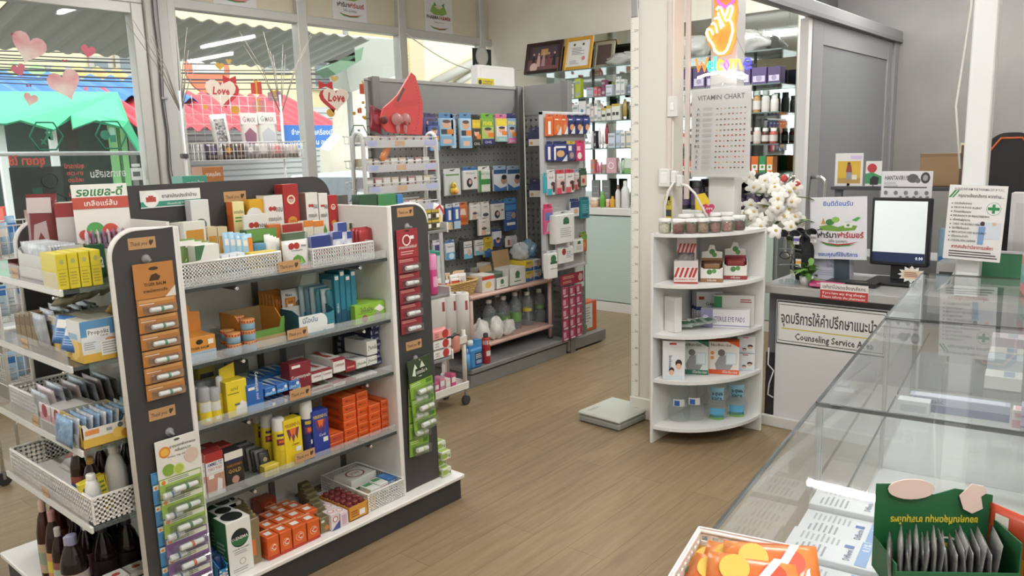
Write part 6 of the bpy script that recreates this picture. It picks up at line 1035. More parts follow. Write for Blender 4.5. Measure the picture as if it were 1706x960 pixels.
# ================================================================ mirrored wall shelves
mc = empty('mirror_shelf_unit', (6.6, 3.9, 0), 'wall unit of glass shelves on a mirror above a white cabinet with frosted doors', 'shelving unit')
def mcp(mb, nm): o = mb.build(nm, mc); o.location = -mc.location; return o
MY0, MY1 = 2.55, 5.2
mcp(MB().box(6.785, MY0, 1.02, 6.797, MY1, 2.71, M('#c9d0cc', .03, 1.0)), 'mirror')
mcp(MB().box(6.42, MY0, .95, 6.79, MY1, 1.02, M('#dcdad4', .4), .004).box(6.42, MY0, 0, 6.79, MY1, .09, M('#d9d7d0', .5)).box(6.5, MY0, .09, 6.79, MY1, .95, M('#cfd6d0', .5)), 'cabinet')
for i in range(4): y = MY0+(MY1-MY0)*i/4; mcp(MB().box(6.43, y+.01, .10, 6.436, y+(MY1-MY0)/4-.01, .94, M('#bccdc4', .22)), 'frosted_door')
MZ = (2.353, 2.082, 1.852, 1.592, 1.351)
SG = clear('#cfe0d8', .06)
for z in MZ: mcp(MB().box(6.45, MY0, z-.008, 6.785, MY1, z, SG).box(6.447, MY0, z-.009, 6.45, MY1, z+.001, M('#5c6f68', .2)), 'glass_shelf')
for y in (2.9, 3.75, 4.6): mcp(MB().box(6.775, y, 1.02, 6.786, y+.02, 2.6, M('#4a4a48', .4, .4)), 'slotted_upright')
def MX(lv, xl, xr, yt, label, col, shape='box', pr=None, X=6.475, d=.06):
    z = ([1.02]+list(MZ[::-1]))[lv]; c, s = ybox(X, z+.001, xl, xr, yt, d); w, d, h = s
    if shape == 'box':
        return carton('shelf_box', label, 'box', c, s, col, {'F': pr or [('r', .1, .12, .9, .3, LG), ('r', .1, .72, .9, .85, '#8a9a9a')]}, Q)
    r = w*.48
    prof = {'bottle': [(r*.9, 0), (r, .004), (r, h*.66), (r*.5, h*.8), (r*.45, h*.82)], 'tube': [(r*.5, 0), (r*.55, h*.16), (r*.8, h*.2), (r*.9, h*.7), (r*.3, h)], 'tub': [(r, 0), (r, h*.7)]}[shape]
    o = MB().lathe(prof, M(col, .35), n=14).build({'bottle': 'care_bottle', 'tube': 'cream_tube', 'tub': 'cream_tub'}[shape], None, c, 0, label, 'bottle' if shape != 'tub' else 'tub')
    if shape == 'bottle': MB().lathe([(r*.5, h*.8), (r*.5, h*.98), (0, h)], M(pr or '#dedcd6', .4), n=12, caps=False).build('cap', o)
    if shape == 'tub': MB().lathe([(r*1.04, h*.66), (r*1.04, h), (0, h)], M(pr or '#dedcd6', .4), n=14, caps=False).build('lid', o)
    if shape == 'tube': MB().lathe([(r*.56, 0), (r*.56, h*.17)], M(pr or '#dedcd6', .4), n=12).build('cap', o)
    return o
S5 = 'on the top shelf of the mirror wall'; S4 = 'on the second shelf of the mirror wall'; S3 = 'on the middle shelf of the mirror wall'; S2 = 'on the fourth shelf of the mirror wall'; S1 = 'on the cabinet top under the mirror shelves'
for a in ((4, 941, 948, 140, 'white carton leftmost '+S5, '#d9d6d0'), (4, 949, 956, 140, 'second white carton from the left '+S5, '#d6d3cd'), (4, 958, 967, 131, 'lime dotted carton '+S5, '#a9b53a'), (4, 977, 988, 146, 'blue and white low carton '+S5, '#aab4c4'), (4, 989, 995, 145, 'coral tub-shaped carton '+S5, '#c9565f'), (4, 996, 1001, 147, 'crimson low carton '+S5, '#b04a5c'), (4, 1002, 1008, 133, 'stack of plum cartons '+S5, '#7a3a55'), (4, 1009, 1019, 141, 'white carton with blue corner '+S5, '#c3c9d3'), (4, 1026, 1033, 132, 'tall pale carton left of two '+S5, '#cfd0cc'), (4, 1034, 1040, 132, 'tall pale carton right of two '+S5, '#c9cbc6'), (4, 1045, 1053, 139, 'slate blue carton by the ruler '+S5, '#5a7080'),
          (3, 944, 953, 180, 'white carton leftmost '+S4, '#dad8d4'), (3, 954, 963, 174, 'second white carton '+S4, '#d3d3d0'), (3, 964, 976, 162, 'tall white carton with a blue eye '+S4, '#dcdcda', 'box', [('r', 0, .85, 1, 1, INK), ('e', .5, .45, .2, '#5a8ab8')]), (3, 977, 983, 173, 'slim white carton beside the blue eye '+S4, '#d9d6d2'), (3, 984, 989, 177, 'slim rose white carton '+S4, '#d6c6c4'), (3, 990, 995, 167, 'tall slim white carton '+S4, '#dddbd6'), (3, 995.5, 1001, 179, 'short white carton '+S4, '#d6d4d0'), (3, 1002, 1009, 180, 'white carton with yellow top, leftmost of three '+S4, '#cfcfc4', 'box', [('r', 0, .8, 1, 1, '#b59a3a'), ('r', .1, .3, .9, .5, INK)]), (3, 1010, 1018, 176, 'white carton with yellow top, middle of three '+S4, '#cfcfc4', 'box', [('r', 0, .8, 1, 1, '#b59a3a'), ('r', .1, .3, .9, .5, INK)]), (3, 1019, 1032, 173, 'wide white carton with yellow top '+S4, '#cfcfc4', 'box', [('r', 0, .85, 1, 1, '#b59a3a'), ('r', .1, .3, .45, .5, INK), ('r', .55, .3, .9, .5, INK)]), (3, 1034, 1043, 165, 'olive gold tube '+S4, '#9a8448', 'tube'), (3, 1045, 1051, 170, 'dark green bottle by the ruler '+S4, '#5f6f52', 'bottle'),
          (2, 982, 988, 219, 'white bottle '+S3, '#dad8d5', 'bottle'), (2, 989, 993, 218, 'black lip pen box '+S3, '#2c2a30'), (2, 994, 999, 213, 'white tube left of the red one '+S3, '#dcdad6', 'tube'), (2, 999.5, 1004, 222, 'short white tube '+S3, '#d8d4d0', 'tube'), (2, 1005, 1012, 206, 'dark red tube standing tallest '+S3, '#963a42', 'tube'), (2, 1013, 1024, 222, 'white and pale blue carton '+S3, '#c3ccd6'), (2, 1026, 1033, 217, 'sky blue and white carton '+S3, '#b3c3d6'), (2, 1034, 1041, 219, 'plain white carton '+S3, '#d9d9d6'), (2, 1043, 1052, 218, 'white and orange carton by the ruler '+S3, '#d6cab4'),
          (1, 984, 990, 266, 'coral carton leftmost '+S2, '#c97a66'), (1, 991, 996, 270, 'pink bottle, left of two '+S2, '#cf6a84', 'bottle', '#d3808f'), (1, 997, 1002, 270, 'pink bottle, right of two '+S2, '#cf6a84', 'bottle', '#d3808f'), (1, 1003, 1009, 274, 'tan carton '+S2, '#a98a74'), (1, 1010, 1026, 263, 'large rose carton with a white ring '+S2, '#cfa3ab', 'box', [('e', .5, .5, .3, OFFW), ('e', .5, .5, .22, '#cfa3ab')]), (1, 1027, 1032, 266, 'pale green tube, left of two '+S2, '#c9d3c0', 'tube', '#6a9a5a'), (1, 1033, 1038, 266, 'pale green tube, right of two '+S2, '#c9d3c0', 'tube', '#6a9a5a'), (1, 1040, 1052, 264, 'white and green carton by the ruler '+S2, '#c9d6c6', 'box', [('r', 0, 0, 1, .35, '#7aa86a')]),
          (0, 982, 995, 329, 'peach round tub '+S1, '#d9b59a', 'tub', '#dcd0c4'), (0, 997, 1006, 319, 'green pear-shaped bottle '+S1, '#5f9a3a', 'bottle', '#6fa848'), (0, 1007, 1013, 332, 'small peach tub '+S1, '#d9ad94', 'tub', '#d9c0ae'), (0, 1014, 1022, 327, 'orange yellow bottle '+S1, '#d39a34', 'bottle', '#c98a2a'), (0, 1023, 1031, 308, 'white pump bottle with brown top '+S1, '#d6d4ce', 'bottle', '#7a5a46'), (0, 1033, 1045, 301, 'largest white pump bottle '+S1, '#dddbd7', 'bottle', '#d9d9d6')): MX(*a)
for i, (a, b_) in enumerate(((986, 999), (1003, 1016))): MX(0, a, b_, 300, 'grey dotted display card, %s behind the bottles %s' % (('left', 'right')[i], S1), '#8f918f', 'box', [('e', .3+.2*(k % 3), .25+.25*(k//3), .05, OFFW) for k in range(9)], 6.62, .02)
# framed pictures lying back on the top glass shelf
def frame_pic(x0, y0, x1, y1, X, label, fc, pr, ar=.2, roll=0, bg='#3a2c34', fw=.035):
    fr = frameX(x0, y1, x1, y0, X); o_, u, v, n, w, h = fr
    b = MB(); b.box(fw, -.019, 0, w-fw, .0, fw, M(fc, .35, .2), .004).box(fw, -.019, h-fw, w-fw, 0, h, M(fc, .35, .2), .004).box(0, -.02, 0, fw, 0, h, M(fc, .35, .2), .004).box(w-fw, -.02, 0, w, 0, h, M(fc, .35, .2), .004)
    o = b.build('picture_frame', None, (X, o_.y, MZ[0]+.002), 0, label, 'picture frame'); o.rotation_euler = (-ar, roll, Q)
    p = MB().box(fw*.8, -.008, fw*.8, w-fw*.8, 0, h-fw*.8, bg); p.prints((Vector((fw, -.0085, fw)), X3, Z3, -Y3, w-2*fw, h-2*fw), pr); p.build('picture', o); return o
frame_pic(874, 62, 934, 124, 6.50, 'dark framed photograph of people in formal dress on the top glass shelf', '#3a2620', [('r', 0, .0, 1, .45, '#6e4a4a'), ('r', .1, .5, .9, .95, '#4a3a42'), ('r', .4, .6, .62, .85, '#b58f5a')]+[('p', [(x-.06, .15), (x+.06, .15), (x+.035, .6), (x-.035, .6)], m) for x, m in ((.18, '#2a2228'), (.34, '#c9a59a'), (.5, '#a9868a'), (.66, '#7a3a44'), (.84, '#241e26'))]+[('e', x, .66, .03, '#c99f84') for x in (.18, .34, .5, .66, .84)]+[('e', .2, .12, .12, '#d3b5a9')], .22)
frame_pic(938, 52, 984, 115, 6.52, 'gold framed certificate beside the dark framed photograph', '#c49434', [('r', 0, 0, 1, 1, '#d5d2cc'), ('e', .3, .85, .05, INK), ('e', .7, .85, .05, INK), ('l', .2, .45, .8, .75, 5, '#7a7678'), ('e', .75, .3, .08, '#c07a7a'), ('l', .15, .08, .6, .25, 3, '#8a868a')], .22, .0, '#d5d2cc')
frame_pic(988, 62, 1022, 112, 6.60, 'dull silver framed picture turned dark, behind the gold certificate', '#8a8672', [], .2, 0, '#4a3a34')
BAGM = clear('#f2f2f0', .5, .15, '#dcdcd8')
lump('plastic_bag', 'bundle of white plastic bags at the right of the top glass shelf', (6.62, 4.14, MZ[0]+.002), (.22, .36, .13), BAGM, 41)
# ================================================================ white electric box and notices on the back wall
bx = at(798, 130, 'Y', 4.6); bt = at(858, 113, 'Y', 4.6)
o = MB().box(bx.x, 4.6, 0, bt.x, 4.7, bt.z, M('#d9d9d6', .45), .012).build('tall_cabinet', None, (0, 0, 0), 0, 'tall plain white cabinet behind the grey pegboard unit', 'cabinet')
MB().box(bx.x+.02, 4.596, .1, bt.x-.02, 4.6, bt.z-.03, '#dededb', .001).build('door', o)
sheet('coin_sign', 'black square sign with a silver coin at the corner of the window frame', 'sign', frameY(788, 112, 818, 83, 5.94), .004, '#1f2a24', [('e', .5, .6, .34, '#b9bab5'), ('e', .5, .6, .29, '#d0d0cc'), ('t', 'BANGKOK SILVER', .5, .1, .1, OFFW, .8)])
sheet('yellow_sticker', 'yellow label with black print on the tall white cabinet', 'sticker', frameY(796, 143, 823, 132, 4.594), .001, '#d3bf2f', [('e', .15, .5, .1, INK), ('t', 'ระวังไฟฟ้าดูด', .62, .5, .26, INK, .6), ('l', .3, .12, .95, .42, 2, INK)])
# ================================================================ partition: post, rail, sliding door
struct(MB().box(4.13, 1.875, 0, 4.23, 2.03, 3.3, M('#d0cfca', .45), .004).build('trim_post'))
for s, (y0, y1) in enumerate(((2.03, 2.13),)): struct(MB().box(4.15, y0, .9, 4.156, y1, 3.3, WG).build('window_6'))
RG = M('#8f8f8e', .45, .2)
struct(MB().box(4.23, 1.90, 2.415, 7.45, 1.99, 2.50, RG, .004).box(4.23, 1.895, 2.405, 7.45, 1.93, 2.43, M('#7f7f7f', .45, .2)).build('trim_rail'))
struct(MB().box(7.33, 1.92, 0, 7.44, 1.99, 2.41, RG, .004).build('trim_jamb'))
struct(MB().box(6.8, 2.43, 2.5, 7.5, 2.45, 3.3, CREAM).build('wall_return_top')) if False else None
d = MB(); DX0, DX1 = 5.43, 7.30
for x0, x1 in ((DX0, DX0+.2), (DX1-.12, DX1)): d.box(x0, 1.935, .03, x1, 1.97, 2.40, RG, .004)
d.box(DX0+.2, 1.936, 2.25, DX1-.12, 1.969, 2.40, RG).box(DX0+.2, 1.936, .03, DX1-.12, 1.969, .2, RG)
dr = struct(d.build('door_1'))
MB().box(DX0+.2, 1.945, .2, DX1-.12, 1.957, 2.25, M('#77797b', .14)).build('door_panel', dr)
MB().box(DX0-.07, 1.94, .03, DX0-.005, 2.0, 2.40, M('#dcdcda', .4), .003).build('door_edge', dr)
CHR = M('#c9c9c6', .12, .95)
for sy, yb in ((-1, 1.935), (1, 2.0)):
    x = DX0+.06; pts = [(x, yb, 1.36), (x, yb+sy*.05, 1.36)]+[(x, yb+sy*(.05+.045*math.sin(a)), 1.315+.045*math.cos(a)) for a in [i*PI/10 for i in range(1, 6)]]
    q = pts+[(p[0], p[1], 2.16-p[2]) for p in reversed(pts)]; MB().tube(q, .014, CHR, 10).build('door_handle', dr)
# cable duct, switch, outlet
struct(MB().box(3.885, 2.135, 1.3, 3.9, 2.16, 3.3, M('#cfc3bc', .5), .002).box(4.02, 2.10, 1.3, 4.04, 2.125, 3.3, M('#cfc3bc', .5), .002).build('trim_cable_duct'))  # white ducts, with the pink tint of the neon put into their colour
o = MB().box(0, -.03, 0, .02, .03, .11, M('#d6d4d0', .4), .004).build('wall_switch', None, (3.878, 2.125, at(1124, 195, 'X', 3.88).z), 0, 'white wall switch on the column edge above the power socket', 'switch'); MB().box(-.004, -.012, .035, .002, .012, .075, M('#e4e4e2', .4), .002).build('rocker', o)
o = MB().box(0, -.035, 0, .03, .035, .10, M('#d9d7d3', .4), .005).build('power_socket', None, (3.865, 2.165, at(1116, 312, 'X', 3.87).z), 0, 'white power socket on the white column with plugs beside it', 'socket'); MB().box(-.002, -.022, .02, .002, .022, .08, M('#e6e5e2', .4), .002).build('face_plate', o)
zs = at(1130, 300, 'X', 3.87).z
o = MB().box(3.86, 2.085, zs-.02, 3.90, 2.125, zs+.05, M('#d9d9d6', .4), .008).box(3.85, 2.05, zs-.04, 3.885, 2.085, zs+.03, M('#d3d3d0', .4), .008).build('plug_adapter', None, (0, 0, 0), 0, 'white plug adapters pushed into the power socket', 'plug')
MB().tube([(3.86, 2.10, zs-.01), (3.855, 2.13, zs-.06), (3.85, 2.15, zs-.14), (3.86, 2.155, zs-.22), (3.9, 2.15, 1.155)], .007, M('#dad8d4', .4), 8).tube([(3.86, 2.06, zs-.02), (3.86, 2.02, zs-.03), (3.87, 1.98, zs-.07), (3.90, 1.95, zs-.15), (4.0, 1.94, 1.155)], .007, M('#dad8d4', .4), 8).build('cord', o)
sheet('caution_label', 'yellow and black warning label on the column above the corner shelf', 'sticker', frameX(1107, 364, 1120, 327, 3.885), .001, '#b8a93a', [('t', 'FLY', .5, .6, .2, INK, .8), ('r', .1, .1, .9, .4, INK)])
# ---- vitamin chart behind clear plastic
fr = frameX(1151, 295, 1252, 142, 4.08); VR = ['A', 'B1', 'B2', 'B3', 'B6', 'B7', 'B9', 'B12', 'C', 'D', 'E', 'K']; it = [('t', 'VITAMIN CHART', .5, .87, .055, INK, .8)]; rn = random.Random(3)
for i, s_ in enumerate(VR):
    y = .76-.06*i; it += [('t', s_, .12, y, .028, INK, .12, 0, .03), ('r', .07, y-.012, .17, y-.009, LG), ('l', .2, y-.008, .38, y+.028, 3, '#a5a5a3')]
    it += [('e', .45+.066*k, y+.008, .018, M(('#7a4a32', '#5a6a3a', '#a5563a', '#8a8a6a', '#c9a98a', '#4a3a34', '#b0402f')[rn.randrange(7)]), .008) for k in range(8)]
vc = sheet('vitamin_chart', 'white vitamin chart with rows of food pictures hung on the white post', 'poster', fr, .003, '#d9d7d4', it)
MB().box(-.008, -.008, -.008, fr[4]+.008, -.006, fr[5]+.012, clear('#fafafa', .06, .04)).build('plastic_sleeve', vc)
MB().tube([(fr[4]/2, .004, fr[5]), (fr[4]/2, .03, fr[5]+.03)], .003, '#cfcfcf').build('hanger', vc)
# ---- neon sign
ns = empty('neon_sign', (4.05, 1.95, 1.95), 'glowing neon welcome sign with a finger-heart hand and pink heart', 'neon sign')
def NP(cx, cy): p = at(1060+cx/2.91, cy/2.91, 'X', 4.05); return Vector((0, p.y-1.95, p.z-1.95))
def neon(pts, col, em, nm, r=.006, closed=False): MB().tube([NP(*p) for p in pts], r, M(col, .4, 0, em), 8, closed).build(nm, ns)
back = [(372, -40), (480, -40), (490, 60), (478, 120), (480, 190), (455, 262), (400, 275), (345, 220), (328, 165), (345, 130), (372, 105)]
MB().add([NP(*p)+Vector((.012, 0, 0)) for p in back]+[NP(*p)+Vector((.016, 0, 0)) for p in back], [tuple(range(len(back))), tuple(range(2*len(back)-1, len(back)-1, -1))]+[(i, (i+1) % len(back), len(back)+(i+1) % len(back), len(back)+i) for i in range(len(back))], clear('#ffe8c8', .45, .1, '#f7bf6a')).build('acrylic_back', ns)
hand = [(388, 48), (398, 34), (410, 38), (420, 66), (428, 88), (440, 58), (446, 36), (458, 28), (467, 34), (464, 56), (452, 92), (464, 118), (468, 150), (456, 196), (440, 240), (424, 258), (398, 260), (380, 244), (372, 218), (352, 190), (340, 160), (346, 142), (358, 142)]
neon(hand, '#ffe6b4', 2.0, 'hand_tube', .0065)
for a in ([(358, 142), (366, 152), (372, 168)], [(364, 120), (374, 110), (384, 122), (392, 160)], [(380, 92), (392, 84), (402, 98), (412, 140)], [(396, 62), (404, 90), (424, 128)], [(452, 92), (436, 102), (428, 88)]): neon(a, '#ffe6b4', 2.0, 'hand_tube', .0055)
ht = [(430, 36), (400, 12), (392, -8), (402, -22), (420, -20), (432, -8), (446, -20), (466, -22), (476, -6), (464, 14)]
neon(ht, '#ff4ad0', 1.2, 'heart_tube', .007, True)
LT = {'W': [(0, 1), (.22, 0), (.5, .75), (.72, 0), (1, 1.1)], 'e': [(.05, .45), (.95, .55), (.8, .95), (.35, 1), (.02, .5), (.3, .02), (.95, .15)], 'l': [(.5, 2), (.35, .2), (.8, 0)], 'c': [(.95, .85), (.5, 1), (.05, .5), (.4, 0), (.95, .15)], 'o': [(.5, 1), (.05, .5), (.5, 0), (.95, .5)], 'm': [(0, 0), (.08, 1), (.3, .9), (.4, .1), (.48, .9), (.7, .95), (.95, 0)]}
for ch, x0, x1, y1, y0, col in (('W', 290, 346, 285, 346, '#ff6a2a'), ('e', 346, 372, 300, 344, '#30e0a8'), ('l', 374, 392, 308, 342, '#38c8e0'), ('c', 392, 420, 292, 340, '#ffb030'), ('o', 424, 452, 292, 338, '#ff50d8'), ('m', 456, 514, 286, 336, '#ffa848'), ('e', 520, 560, 284, 334, '#4a48ff')):
    neon([(x0+(x1-x0)*a, y0+(y1-y0)*b_) for a, b_ in LT[ch]], col, 1.2, 'letter_tube', .0065, ch == 'o')
neon([(298, 378), (340, 362), (400, 352), (460, 350), (510, 356), (536, 370), (520, 380), (480, 370), (440, 372)], '#e8f4ff', 3.4, 'swoosh_tube', .007)
MB().tube([NP(380, 160)+Vector((.01, 0, 0)), NP(330, 270)], .0012, '#8a8a8a', 4).tube([NP(478, 160), NP(528, 275)], .0012, '#8a8a8a', 4).build('wire', ns)
# ---- medicine shelves seen through the opening
rows = [(84, 104, 'purple'), (135, 157, 'bottle'), (190, 209, 'amber'), (245, 270, 'mixed'), (282, 320, 'dark')]
names = {'purple': ('purple night carton', 'topmost open shelf'), 'bottle': ('pill bottle', 'second shelf'), 'amber': ('vitamin bottle', 'third shelf'), 'mixed': ('small carton', 'fourth shelf'), 'dark': ('large dark jar', 'lowest shelf')}
cols = {'purple': ['#4a3a66', '#3f3358', '#54426f'], 'bottle': ['#5a3a2a', '#d3cfc8', '#b08a5a', '#cfcfcc', '#c9c9c6'], 'amber': ['#5a2f22', '#c9a59a', '#4a2a22', '#b5584f', '#d3b9ae'], 'mixed': ['#5a9a3a', '#c96a32', '#d3c9a0', '#3f8a5a', '#d9863a', '#a83a4a'], 'dark': ['#33283a', '#2a2430', '#3a2f42']}
posn = {'purple': 'seen through the partition on the topmost shelf', 'bottle': 'seen through the partition on the second shelf', 'amber': 'seen through the partition on the third shelf', 'mixed': 'seen through the partition on the fourth shelf', 'dark': 'seen through the partition on the cabinet top'}
lvz = {'purple': MZ[1], 'bottle': MZ[2], 'amber': MZ[3], 'mixed': MZ[4], 'dark': 1.02}
for ri, kind in enumerate(('purple', 'bottle', 'amber', 'mixed', 'dark')):
    y = 3.78; k = 0; rn = random.Random(ri+5); z = lvz[kind]+.001
    while y > 2.64:
        w = {'purple': .13, 'bottle': .07, 'amber': .07, 'mixed': .065, 'dark': .13}[kind]*rn.uniform(.85, 1.1); h = {'purple': .17, 'bottle': .17, 'amber': .15, 'mixed': .13, 'dark': .24}[kind]*rn.uniform(.8, 1.1); c = cols[kind][(k*2+rn.randrange(2)) % len(cols[kind])]; k += 1
        lab = '%s in the row %s' % (names[kind][0], posn[kind]); gr = names[kind][0]+'s behind the partition'
        if kind in ('purple', 'mixed'): carton('shelf_box', lab, 'box', (6.56, y-w/2, z), (w*.95, .1, h), c, {'F': [('r', .1, .15, .9, .5, '#b9b3c4' if kind == 'purple' else OFFW), ('e', .5, .35, .2, '#8a86a0' if kind == 'purple' else GRN)]}, Q, gr)
        else:
            r = w*.46; o = MB().lathe([(r*.95, 0), (r, .005), (r, h*.68), (r*.7, h*.8)], M(c, .25), n=14).build('pill_bottle', None, (6.57, y-w/2, z), 0, lab, 'bottle', gr); MB().lathe([(r*.8, h*.78), (r*.8, h*.99), (0, h)], M('#dad8d4' if kind != 'dark' else '#3a3238', .4), n=14, caps=False).build('cap', o); MB().lathe([(r+.001, h*.15), (r+.001, h*.55)], M('#d0ccc6' if kind != 'dark' else '#5a4a66', .4), n=14, caps=False).build('label', o)
        y -= w*1.03
for i, (y, s) in enumerate(((3.45, .4), (2.95, .45))): lump('plastic_bag', 'large clear plastic bag of stock on the high shelf behind the neon sign, %s' % ('left one', 'right one')[i], (6.62, y, MZ[0]+.002), (.26, s, .2), BAGM, 50+i)
# ================================================================ white quarter-round corner shelf
cs = empty('corner_shelf', (4.10, 2.07, 0), 'white quarter-round corner shelf with five tiers beside the column', 'shelf')
CX, CY, RX, RY = 4.10, 2.075, .515, .395
SW = M('#dcdcd9', .45)
MB().box(-RX, 0, 0, .015, .016, 1.15, SW, .003).build('side_panel', cs); MB().box(0, -RY, 0, .016, 0, 1.15, SW, .003).build('side_panel', cs)
CZ = (1.15, .882, .610, .362, .098)
for z in CZ:
    pts = [(0, 0)]+[(-RX*math.cos(a)*.985, -RY*math.sin(a)*.985) for a in [i*PI/2/20 for i in range(21)]]
    MB().prism(pts, z-.018, z, SW, 'XY').build('tier', cs)
FR = -1.12; FN = Vector((math.sin(FR), -math.cos(FR), 0))
def K(z, xl, xr, yt, yb, name, label, cat, col, pr, d=.09, rot=FR, key=None):
    p = at((xl+xr)/2, yb, 'Z', z); dep = (p-CAM).dot(_fw); w = (xr-xl)*dep/FPX; h = (yb-yt)*dep/FPX*1.01
    if cat is None: return p, w, h, dep
    n = Vector((math.sin(rot), -math.cos(rot), 0)); c = p-n*(d/2)+Vector((0, 0, .0012)); ex, ey = abs(w/2*math.cos(rot))+abs(d/2*math.sin(rot)), abs(w/2*math.sin(rot))+abs(d/2*math.cos(rot)); c.x = min(c.x, 4.098-ex); c.y = min(c.y, 2.067-ey)
    return carton(name, label, cat, c, (w, d, h), col, pr, rot)
JM = clear('#eef2f0', .05, .03)
def cjar(px, py, label, fill, back=0):
    p, w, h, dep = K(CZ[0], px-10.5, px+10.5, py-24, py, '', '', None, '', None); r = w/2; c = p-FN*(r*1.05+back)+Vector((0, 0, .0012)); c.y = min(c.y, 2.067-r)
    o = MB().lathe([(r*.95, 0), (r, .003), (r, h*.82)], JM, n=16).build('clear_jar', None, c, 0, label, 'jar', 'white lidded jars on the corner shelf')
    MB().lathe([(r*1.03, h*.80), (r*1.03, h*.98), (r*.98, h), (0, h)], M('#dedddb', .4), n=16, caps=False).build('lid', o)
    MB().lathe([(r*.9, .003), (r*.9, h*.62), (0, h*.66)], speckle(*fill, 90, .8, (1, 1, 1), 0, .6), n=14, caps=False).build('contents', o)
    n = 4; MB().add([((r+.0006)*math.sin(a), -(r+.0006)*math.cos(a), z_) for z_ in (h*.1, h*.7) for a in [FR+.9+.2*i for i in range(4)]], [(i, i+1, i+5, i+4) for i in range(3)], '#3a6a4a').build('label', o)
FL = [('#c9c0a8', '#a89f86'), ('#7a2f2a', '#5a2320'), ('#8a5a4a', '#6a3f34'), ('#a98a6a', '#7a5a44'), ('#9a6a62', '#7a4a44'), ('#8a5048', '#b08a80'), ('#6a3028', '#4a201c')]
for i, (px, py) in enumerate(((1107, 389.5), (1130, 390.5), (1151, 390), (1171, 389.5), (1191, 388.5), (1212, 387), (1231, 384.5))): cjar(px, py, 'white-lidded jar of dried herbs, %s from the left in the front row' % ORD[i], FL[i])
for i, (px, py) in enumerate(((1122, 382), (1145, 382), (1168, 381), (1190, 380), (1210, 379))): cjar(px, py, 'clear jar with a white lid, %s from the left in the back row' % ORD[i], FL[(i+3) % 7])
FFR = [('r', 0, .75, 1, 1, '#c9c2c0')]+[('p', [(x, .28), (x+.1, .28), (x+.25, .72), (x+.15, .72)], R_) for x in (.0, .2, .4, .6, .75)]+[('r', 0, .1, 1, .28, '#d6cecb'), ('t', "FISHERMAN'S FRIEND", .5, .15, .07, R_, .94), ('r', 0, 0, 1, .07, R_)]
o = K(CZ[1], 1123, 1162, 436, 473, 'display_box', 'red and white striped lozenge display box on the second tier', 'display', '#d9d3d0', {'F': FFR}, .09); w, d_, h = o.dimensions
h = .12; MB().box(-.05, .035, .0, .05, .04, .235, '#cbbcb9', .001).prints((Vector((-.05, .035, .12)), X3, Z3, -Y3, .10, .115), FFR[:6]).build('back_card', o)
for i in range(3): pouch('sachet', 'silver lozenge sachet, %s in the striped display box' % ORD[i], 'sachet', Vector(o.location)+Vector((.012*i-.01, .004*i, .106)), (.085, .012, .05), foil('#8a8686', '#4a4648', 30, .5), None, FR, 'lozenge sachets in the striped box', -.2)
for i, (xl, xr, yt, yb, c1, c2) in enumerate(((1167, 1204, 440, 470.5, '#8a6440', '#5a3a28'), (1206, 1244, 435, 466, '#8a2f34', '#7a2a2e'))):
    p, w, h, dep = K(CZ[1], xl, xr, yt, yb, '', '', None, '', None); cc = p-FN*.055+Vector((0, 0, .0012))
    tr_ = tray('display_tray', ('brown and white', 'red and white')[i]+' leaf printed sachet display on the second tier, %s one' % ('left', 'right')[i], cc, (w, .11, h), '#d9d6cf', '#d3d0c8', c1, [('r', 0, 0, 1, .2, M(c1)), ('e', .4, .55, .12, '#4a7a44'), ('e', .6, .6, .1, '#5a8a4e'), ('t', 'ชาใบเตย', .5, .05, .1, OFFW, .6)], .72, FR)
    q = MB().prism([(-w*.45, h), (w*.45, h), (w*.45, h+.05), (w*.15, h+.055), (w*.1, h+.085), (-w*.1, h+.09), (-w*.2, h+.055), (-w*.45, h+.05)], .045, .048, '#d6d3cb'); q.prints((Vector((-w*.45, .045, h)), X3, Z3, -Y3, w*.9, .085), [('e', .5, .6, .14, '#4a7a44'), ('e', .62, .4, .12, '#5a8a4e'), ('r', 0, 0, 1, .2, M(c1))]); q.build('header_card', tr_)
    for k in range(5): pouch('sachet', '%s tea sachet, %s in the %s leaf display' % (('brown', 'red')[i], ORD[k], ('brown', 'red')[i]), 'sachet', cc+FN*(.035-.017*k)+Vector((0, 0, .006)), (w*.82, .011, h*.98), c2, [('r', .1, .7, .9, .9, M(c1))], FR, ('brown', 'red')[i]+' tea sachets', -.08)
K(CZ[2], 1095, 1121, 494, 552, 'medicine_box', 'plain white carton standing at the left of the third tier', 'box', '#d9d9d6', {'F': [('r', .2, .3, .9, .9, '#d0d0ce')]}, .05, -1.9)
for i in range(3):
    q = K(CZ[2], 1126, 1168, 480, 530, 'medicine_box', 'navy and white gauze carton, %s of three standing on the third tier' % ORD[i], 'box', '#d6d8dc', {'F': [('r', 0, .4, 1, .52, '#2f3f7a'), ('t', 'Gauze', .6, .56, .12, INK, .5), ('r', .1, .75, .3, .85, R_)], 'L': [('r', 0, 0, 1, 1, '#2f3a6e')]}, .022, FR+.12); q.location += FN*(.025*i)+Vector((math.cos(FR), math.sin(FR), 0))*(.012*i)
K(CZ[2], 1194, 1258, 491, 541, 'medicine_box', 'white dressing carton with a green and orange corner, at the back of the third tier', 'box', '#d3d3d0', {'F': [('r', 0, .5, .2, .95, '#3a8a5a'), ('r', 0, .25, .2, .5, '#c9762f'), ('t', 'BACTIGRAS', .42, .25, .14, INK, .4), ('l', .65, .75, .95, .9, 2, R_)], 'R': [('r', 0, 0, 1, 1, '#c9c9c6')]}, .05, FR-.1)
